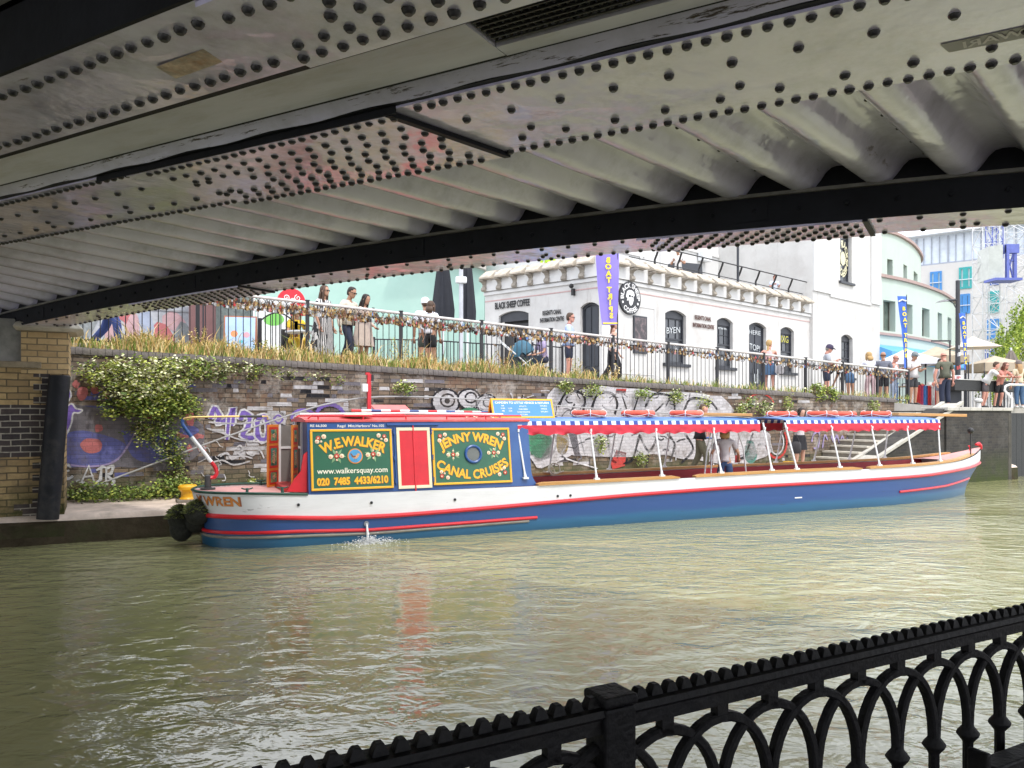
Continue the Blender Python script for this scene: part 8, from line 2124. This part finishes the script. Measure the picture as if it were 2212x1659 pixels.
    if "cap" in outfit:
        m = outfit["cap"]; mb = MB(); rings = []
        for z, r in ((.000, .0600), (.024, .0615), (.048, .059), (.070, .048), (.084, .024), (.088, .003)): rings.append([tuple(c + HM @ V3(r * .95 * k * math.cos(a), (r * 1.08 * math.sin(a) + .006) * k, z * k)) for a in [q * math.pi / 8 for q in range(16)]])
        mb.loft(rings); mb.prism([tuple(c + HM @ V3(.048 * k * math.cos(a), (-.040 + .062 * math.sin(a) * (1 if math.sin(a) < 0 else 0)) * k, (.026 + .006 * math.cos(a * 2)) * k)) for a in [R(180 + q * 18) for q in range(11)]], HM @ V3(0, 0, .006 * k)); mb.build("cap", m, o, smooth=True)
    if outfit.get("glasses"):
        mb = MB()
        for sd in (-1, 1): mb.ball(c + HM @ V3(sd * .018 * k, -.052 * k, .006 * k), .015 * k, 8, 5, (1, .3, .75), HM); mb.bar(c + HM @ V3(sd * .033 * k, -.048 * k, .009 * k), c + HM @ V3(sd * .048 * k, .008 * k, .009 * k), .003 * k, 4)
        mb.bar(c + HM @ V3(-.006 * k, -.053 * k, .009 * k), c + HM @ V3(.006 * k, -.053 * k, .009 * k), .003 * k, 4); mb.build("sunglasses", M_black, o)
    o["_J"] = 0
    del o["_J"]
    return o, J, M
def held(name, o_M, J, s, dims, m, label, cat, off=(0, -.03, .02)):
    """a small thing in a hand: its own object"""
    p = o_M @ (J["wr" + s] + (J["wr" + s] - J["el" + s]).normalized() * .10 + Vector(off)); mb = MB(); mb.box((0, 0, 0), dims); mb.box((0, -dims[1] * .52, 0), (dims[0] * .86, dims[1] * .1, dims[2] * .86))
    ob = mb.build(name, m, M=Matrix.Translation(p) @ o_M.to_3x3().to_4x4(), bevel=min(dims) * .2); tag(ob, label, cat); return ob
W_, B_, N_, D_ = cloth((.70, .69, .68)), cloth((.018, .018, .022)), cloth((.022, .028, .055)), cloth((.06, .12, .22))
SHOE_W, SHOE_B, SHOE_T = mat("shoe_white", (.62, .62, .60), .6), mat("shoe_black", (.02, .02, .02), .5), mat("shoe_tan", (.30, .17, .09), .6)
STAND = {}
WALK = {"legR": ((.050, -.10, -.235), (.050, -.06, -.470)), "legL": ((.050, .02, -.245), (.050, .14, -.455)), "armR": ((.03, .05, -.17), (.03, .03, -.33)), "armL": ((.03, -.04, -.17), (.03, -.14, -.31)), "lean": 4}
PHONE = {"armR": ((.03, -.02, -.165), (-.03, -.14, -.10)), "armL": ((.03, -.02, -.165), (-.02, -.13, -.13)), "head": 14}
LEANR = {"lean": 24, "armR": ((.05, -.12, -.13), (.0, -.24, -.12)), "armL": ((.05, -.12, -.13), (.0, -.24, -.12)), "legR": ((.06, .02, -.245), (.06, .06, -.47)), "legL": ((.055, -.03, -.24), (.06, .03, -.47))}
BEND = {"lean": 68, "armR": ((.03, -.08, -.15), (.02, -.14, -.28)), "armL": ((.03, -.08, -.15), (.02, -.14, -.28)), "legR": ((.07, .02, -.245), (.08, .03, -.475)), "legL": ((.07, .02, -.245), (.08, .03, -.475)), "head": 10}
SIT = {"lean": 12, "legR": ((.06, -.23, .0), (.06, -.24, -.24)), "legL": ((.06, -.23, .0), (.07, -.22, -.24)), "armR": ((.04, -.03, -.16), (.0, -.16, -.20)), "armL": ((.04, -.03, -.16), (.0, -.16, -.20)), "seat": .46}
def walk_variant(**k): d = dict(WALK); d.update(k); return d
# --- left: strolling people
person("person in blue jeans and tan shoes mid-stride, upper body hidden by the bridge girder", on(232, 14.9), 78, 1.78, {"top": (B_, "long"), "legs": (cloth((.035, .06, .20)), "long", .040), "shoe": SHOE_T, "hair": ("dark", "short")}, {**WALK, "legR": ((.05, -.16, -.20), (.05, -.18, -.445)), "legL": ((.05, .06, -.24), (.05, .24, -.40))}, "tan")
person("woman with long dark hair and sunglasses in a black and white striped long dress", on(697, 16.5), 62, 1.69, {"top": (cloth((.66, .66, .66), ((.05, .05, .06), 5, 2)), "half"), "dress": (cloth((.62, .61, .60), ((.03, .03, .035), 9, 3.0)), .10, .155), "shoe": SHOE_T, "hair": ("brown", "long"), "glasses": 1}, {"headturn": 10, "lean": 3}, "tan", True)
person("dark-haired man in sunglasses, cream shirt and navy trousers between the two women", on(750, 16.9), 66, 1.76, {"top": (cloth((.66, .60, .50)), "long"), "legs": (N_, "long"), "shoe": SHOE_W, "hair": ("dark", "short"), "glasses": 1}, {**WALK, "head": 16, "lean": 6}, "tan")
o, J, M = person("woman with long dark hair in a beige coat looking at the phone she holds", on(785, 17.0), 64, 1.62, {"top": (cloth((.52, .42, .36)), "long"), "dress": (cloth((.52, .43, .37)), .28, .150), "shoe": SHOE_T, "hair": ("dark", "long")}, {**PHONE, "armL": ((.03, .02, -.165), (.0, -.10, -.24))}, "tan", True)
held("phone", M, J, "R", (.075, .012, .15), M_black, "dark phone in the hand of the woman in the beige coat", "phone", (0, 0, .04))
person("walker in a white cap and pale tee, partly hidden by a brown-haired companion", on(919, 18.1), 195, 1.76, {"top": (cloth((.68, .70, .76)), "half"), "legs": (cloth((.05, .06, .05)), "knee"), "shoe": SHOE_W, "hair": ("brown", "short"), "cap": cloth((.74, .74, .74))}, STAND, "tan")
person("brown-haired person in a white tee and black shorts before the white-capped walker", on(929, 17.4), 160, 1.60, {"top": (cloth((.68, .68, .72)), "half"), "legs": (B_, "knee"), "shoe": SHOE_B, "hair": ("brown", "bob")}, STAND, "tan", True)
person("seated person in yellow at the café table behind the railing", on(636, 17.8), 40, 1.66, {"top": (cloth((.66, .44, .03)), "half"), "legs": (cloth((.66, .44, .03)), "long"), "shoe": SHOE_W, "hair": ("honey", "long")}, SIT, "tan", True)
mb = MB(); p = on(636, 17.8); mb.b2(-.22, .22, -.22, .22, .36, .385); mb.b2(-.22, .22, .19, .22, .385, .85); C_ = empty("cafe_chair", Matrix.Translation(p) @ Matrix.Rotation(R(40), 4, 'Z'), "dark café chair under the seated person in yellow", "chair"); mb.build("seat", M_frame, C_)
for x in (-.19, .19):
    for y in (-.19, .19): mb = MB(); mb.bar((x, y, 0), (x, y, .36), .015); mb.build("leg", M_frame, C_)
person("dark-haired seated person in mauve behind the railing beside the pram", on(1176, 20.6), 300, 1.66, {"top": (cloth((.36, .30, .46)), "half"), "legs": (N_, "long"), "shoe": SHOE_B, "hair": ("dark", "long")}, {**SIT, "seat": .50}, "tan", True)
mb = MB(); p = on(1176, 20.6); mb.lathe([(.19, .38), (.19, .415)], n=14); mb.lathe([(.16, 0), (.03, .04), (.03, .38)], n=8); o = mb.build("stool", M_frame); o.location = p; tag(o, "round dark stool under the seated person in mauve", "stool")
# --- middle
o, J, M = person("man in a pale blue tee, navy shorts and sunglasses standing at the arched door", on(1228, 19.7), 78, 1.78, {"top": (cloth((.42, .52, .76)), "half"), "legs": (N_, "knee"), "shoe": SHOE_W, "hair": ("brown", "short"), "glasses": 1}, {"armR": ((.04, -.03, -.165), (.0, -.17, -.16)), "armL": ((.04, -.05, -.16), (-.01, -.19, -.15)), "head": 4}, "pink")
held("camera", M, J, "L", (.12, .08, .09), M_black, "black camera held by the man in the pale blue tee", "camera", (0, -.02, .03))
person("woman with a brown ponytail, pale vest and wide black trousers behind the violet flag", on(1322, 20.1), 100, 1.70, {"top": (cloth((.66, .55, .54)), "none", "vest"), "legs": (B_, "long", .062), "shoe": SHOE_B, "hair": ("auburn", "pony")}, walk_variant(), "fair", True)
person("blonde woman in a pink top and denim skirt leaning on the railing", on(1662, 22.4), 168, 1.66, {"top": (cloth((.60, .36, .36)), "none", "vest"), "skirt": (D_, .36, .115), "shoe": SHOE_W, "hair": ("blonde", "pony")}, {**LEANR, "lean": 12, "headturn": -30}, "pink", True)
mb = MB(); p = on(1684, 22.1); mb.lathe([(.10, 0), (.13, .05), (.12, .22), (.03, .30)], n=12, sy=.55); mb.tube([(-.08, 0, .25), (0, 0, .55), (.08, 0, .25)], .010, 5); o = mb.build("shoulder_bag", cloth((.50, .48, .50)), smooth=True); o.location = p + Vector((0, 0, .62)); tag(o, "grey-white shoulder bag hanging beside the blonde woman in denim", "bag")
person("man in a dark cap, grey tee and navy shorts looking down by the railing", on(1785, 24.0), 76, 1.74, {"top": (cloth((.34, .36, .40)), "half"), "legs": (N_, "knee"), "shoe": SHOE_B, "hair": ("grey", "short"), "cap": cloth((.05, .04, .08))}, {**PHONE, "head": 20}, "pink")
person("person bent right over in denim shorts at the railing, head hidden", on(1835, 24.6), 215, 1.76, {"top": (B_, "half"), "legs": (D_, "knee"), "shoe": SHOE_W, "hair": ("dark", "short")}, BEND, "tan")
person("blonde woman in a white tee and pink striped trousers seen from behind", on(1880, 25.1), 186, 1.70, {"top": (cloth((.62, .62, .72)), "half"), "legs": (cloth((.56, .42, .42), ((.42, .28, .30), 16, .5)), "long", .060), "shoe": SHOE_W, "hair": ("blonde", "bob")}, {**LEANR, "lean": 6}, "fair", True)
person("man in a grey tee and black shorts hidden behind a bare-shouldered companion", on(1908, 25.4), 160, 1.74, {"top": (cloth((.16, .17, .21)), "half"), "legs": (B_, "knee"), "shoe": SHOE_B, "hair": ("auburn", "bald")}, STAND, "tan")
person("bare-shouldered sunburnt person in sunglasses holding a striped towel", on(1930, 25.8), 40, 1.70, {"top": (cloth((.45, .50, .66), ((.66, .66, .68), 14, 0)), "none", "towel_top"), "legs": (cloth((.40, .48, .62)), "long", .05), "shoe": SHOE_W, "hair": ("auburn", "bald"), "glasses": 1}, PHONE, "pink")
person("man in a grey cap, white tee and dark shorts at the end of the railing", on(1972, 25.3), 20, 1.76, {"top": (cloth((.60, .58, .58)), "half"), "legs": (cloth((.05, .05, .055)), "knee"), "shoe": SHOE_B, "hair": ("grey", "short"), "cap": cloth((.20, .23, .24))}, PHONE, "tan")
person("balding man in an olive tee and navy trousers with his back to us", on(2041, 25.2), 186, 1.80, {"top": (cloth((.10, .105, .075)), "half"), "legs": (N_, "long", .044), "shoe": SHOE_B, "hair": ("auburn", "bald")}, {"armR": ((.06, .0, -.17), (.07, -.02, -.34)), "armL": ((.06, .0, -.17), (.07, -.02, -.34)), "head": 10}, "pink")
person("slim passer-by in grey shorts standing behind the man in olive", on(2030, 26.1), 20, 1.66, {"top": (cloth((.55, .55, .58)), "half"), "legs": (cloth((.20, .20, .24)), "knee"), "shoe": SHOE_W, "hair": ("dark", "short")}, STAND, "fair")
person("dark-haired person in a white tee leaning on the black balance beam", on(2128, 26.4), 60, 1.68, {"top": (cloth((.68, .67, .66)), "half"), "legs": (cloth((.10, .085, .09)), "knee"), "shoe": SHOE_B, "hair": ("brown", "short")}, {**LEANR, "lean": 30}, "pink")
person("person with brown hair and sunglasses resting chin on hand beside the balance beam", on(2158, 26.7), 20, 1.64, {"top": (cloth((.50, .20, .16)), "half"), "legs": (B_, "knee"), "shoe": SHOE_B, "hair": ("auburn", "bob"), "glasses": 1}, {**LEANR, "lean": 22}, "pink", True)
person("long-haired blonde seen from behind at the far right over the balance beam", on(2202, 26.6), 180, 1.66, {"top": (cloth((.60, .50, .36)), "half"), "legs": (D_, "long"), "shoe": SHOE_W, "hair": ("honey", "long"), "cap": cloth((.18, .15, .14))}, STAND, "fair", True)
# --- roof terrace
def roof(px, v): q = BRIGHT.s(px, v); return BRIGHT.w(q, v, 6.21)
person("person in a dark hat looking out over the roof terrace parapet", roof(1465, 1.15), -20, 1.62, {"top": (W_, "half"), "legs": (N_, "long"), "hair": ("dark", "short"), "cap": B_}, PHONE, "tan")
person("red-faced man looking down from the right end of the roof terrace", roof(1672, .9), 10, 1.36, {"top": (cloth((.55, .6, .7)), "half"), "legs": (N_, "long"), "hair": ("auburn", "short")}, {**PHONE, "head": 24}, "pink")
person("person in a lime high-visibility top on the left roof terrace", BLEFT.w(-3.2, 1.6, 6.21), -20, 1.5, {"top": (cloth((.40, .62, .03)), "long"), "legs": (N_, "long"), "hair": ("dark", "short")}, STAND, "tan")
# --- on the boat and on the quay
o, J, M = person("blonde woman in a grey tee and jeans standing in the boat, back to us", BOAT.w(BOAT.s(1566, .62), .62, .10 + .10), 168, 1.55, {"top": (cloth((.42, .38, .40)), "half"), "legs": (cloth((.03, .06, .14)), "long"), "shoe": SHOE_B, "hair": ("blonde", "bob")}, {"armR": ((.07, .0, -.16), (.08, -.10, -.24)), "armL": ((.07, .02, -.165), (.07, -.07, -.27)), "head": 8}, "tan", True)
held("leaflet", M, J, "R", (.10, .010, .15), mat("leaflet_red", (.55, .06, .06), .5), "red and white leaflet in the hand of the blonde woman aboard", "leaflet", (.02, -.02, .06))
qy = lambda px, v: BANK.w(BANK.s(px, v), v, QZ + .02)
person("man in a black tee and olive trousers on the quay carrying a small child", qy(1512, -.95), 70, 1.78, {"top": (B_, "half"), "legs": (cloth((.085, .080, .050)), "long"), "shoe": SHOE_T, "hair": ("brown", "short")}, {"armR": ((.04, -.05, -.15), (-.04, -.16, -.12)), "armL": ((.05, -.06, -.15), (-.05, -.17, -.10)), "head": 18, **{k: WALK[k] for k in ("legR", "legL")}}, "pink")
person("small fair-haired child held in the arms of the man on the quay", qy(1517, -1.16) + Vector((.02, -.04, .92)), 40, .92, {"top": (cloth((.5, .45, .4)), "half"), "legs": (cloth((.5, .5, .52)), "knee"), "shoe": cloth((.08, .14, .35)), "hair": ("blonde", "short")}, {"legR": ((.08, -.16, -.12), (.06, -.16, -.32)), "legL": ((.09, -.12, -.12), (.09, -.10, -.33))}, "pink")
person("person in a white blouse and black skirt on the quay, head hidden by the awning", qy(1727, -1.0), 20, 1.70, {"top": (cloth((.64, .62, .64)), "half"), "skirt": (B_, .34, .120), "shoe": SHOE_T, "hair": ("dark", "long")}, PHONE, "fair", True)
mb = MB(); mb.lathe([(.11, 0), (.14, .06), (.13, .24), (.10, .30), (.02, .31)], n=14, sy=.5); mb.tube([(-.10, 0, .27), (-.03, .03, .62), (.10, 0, .27)], .011, 5); o = mb.build("handbag", mat("bag_black", (.03, .028, .03), .5), smooth=True); o.location = qy(1716, -1.16) + Vector((0, -.12, .50)); tag(o, "black handbag slung at the side of the person in a black skirt", "bag")
bpy.data.scenes.remove(TMP)
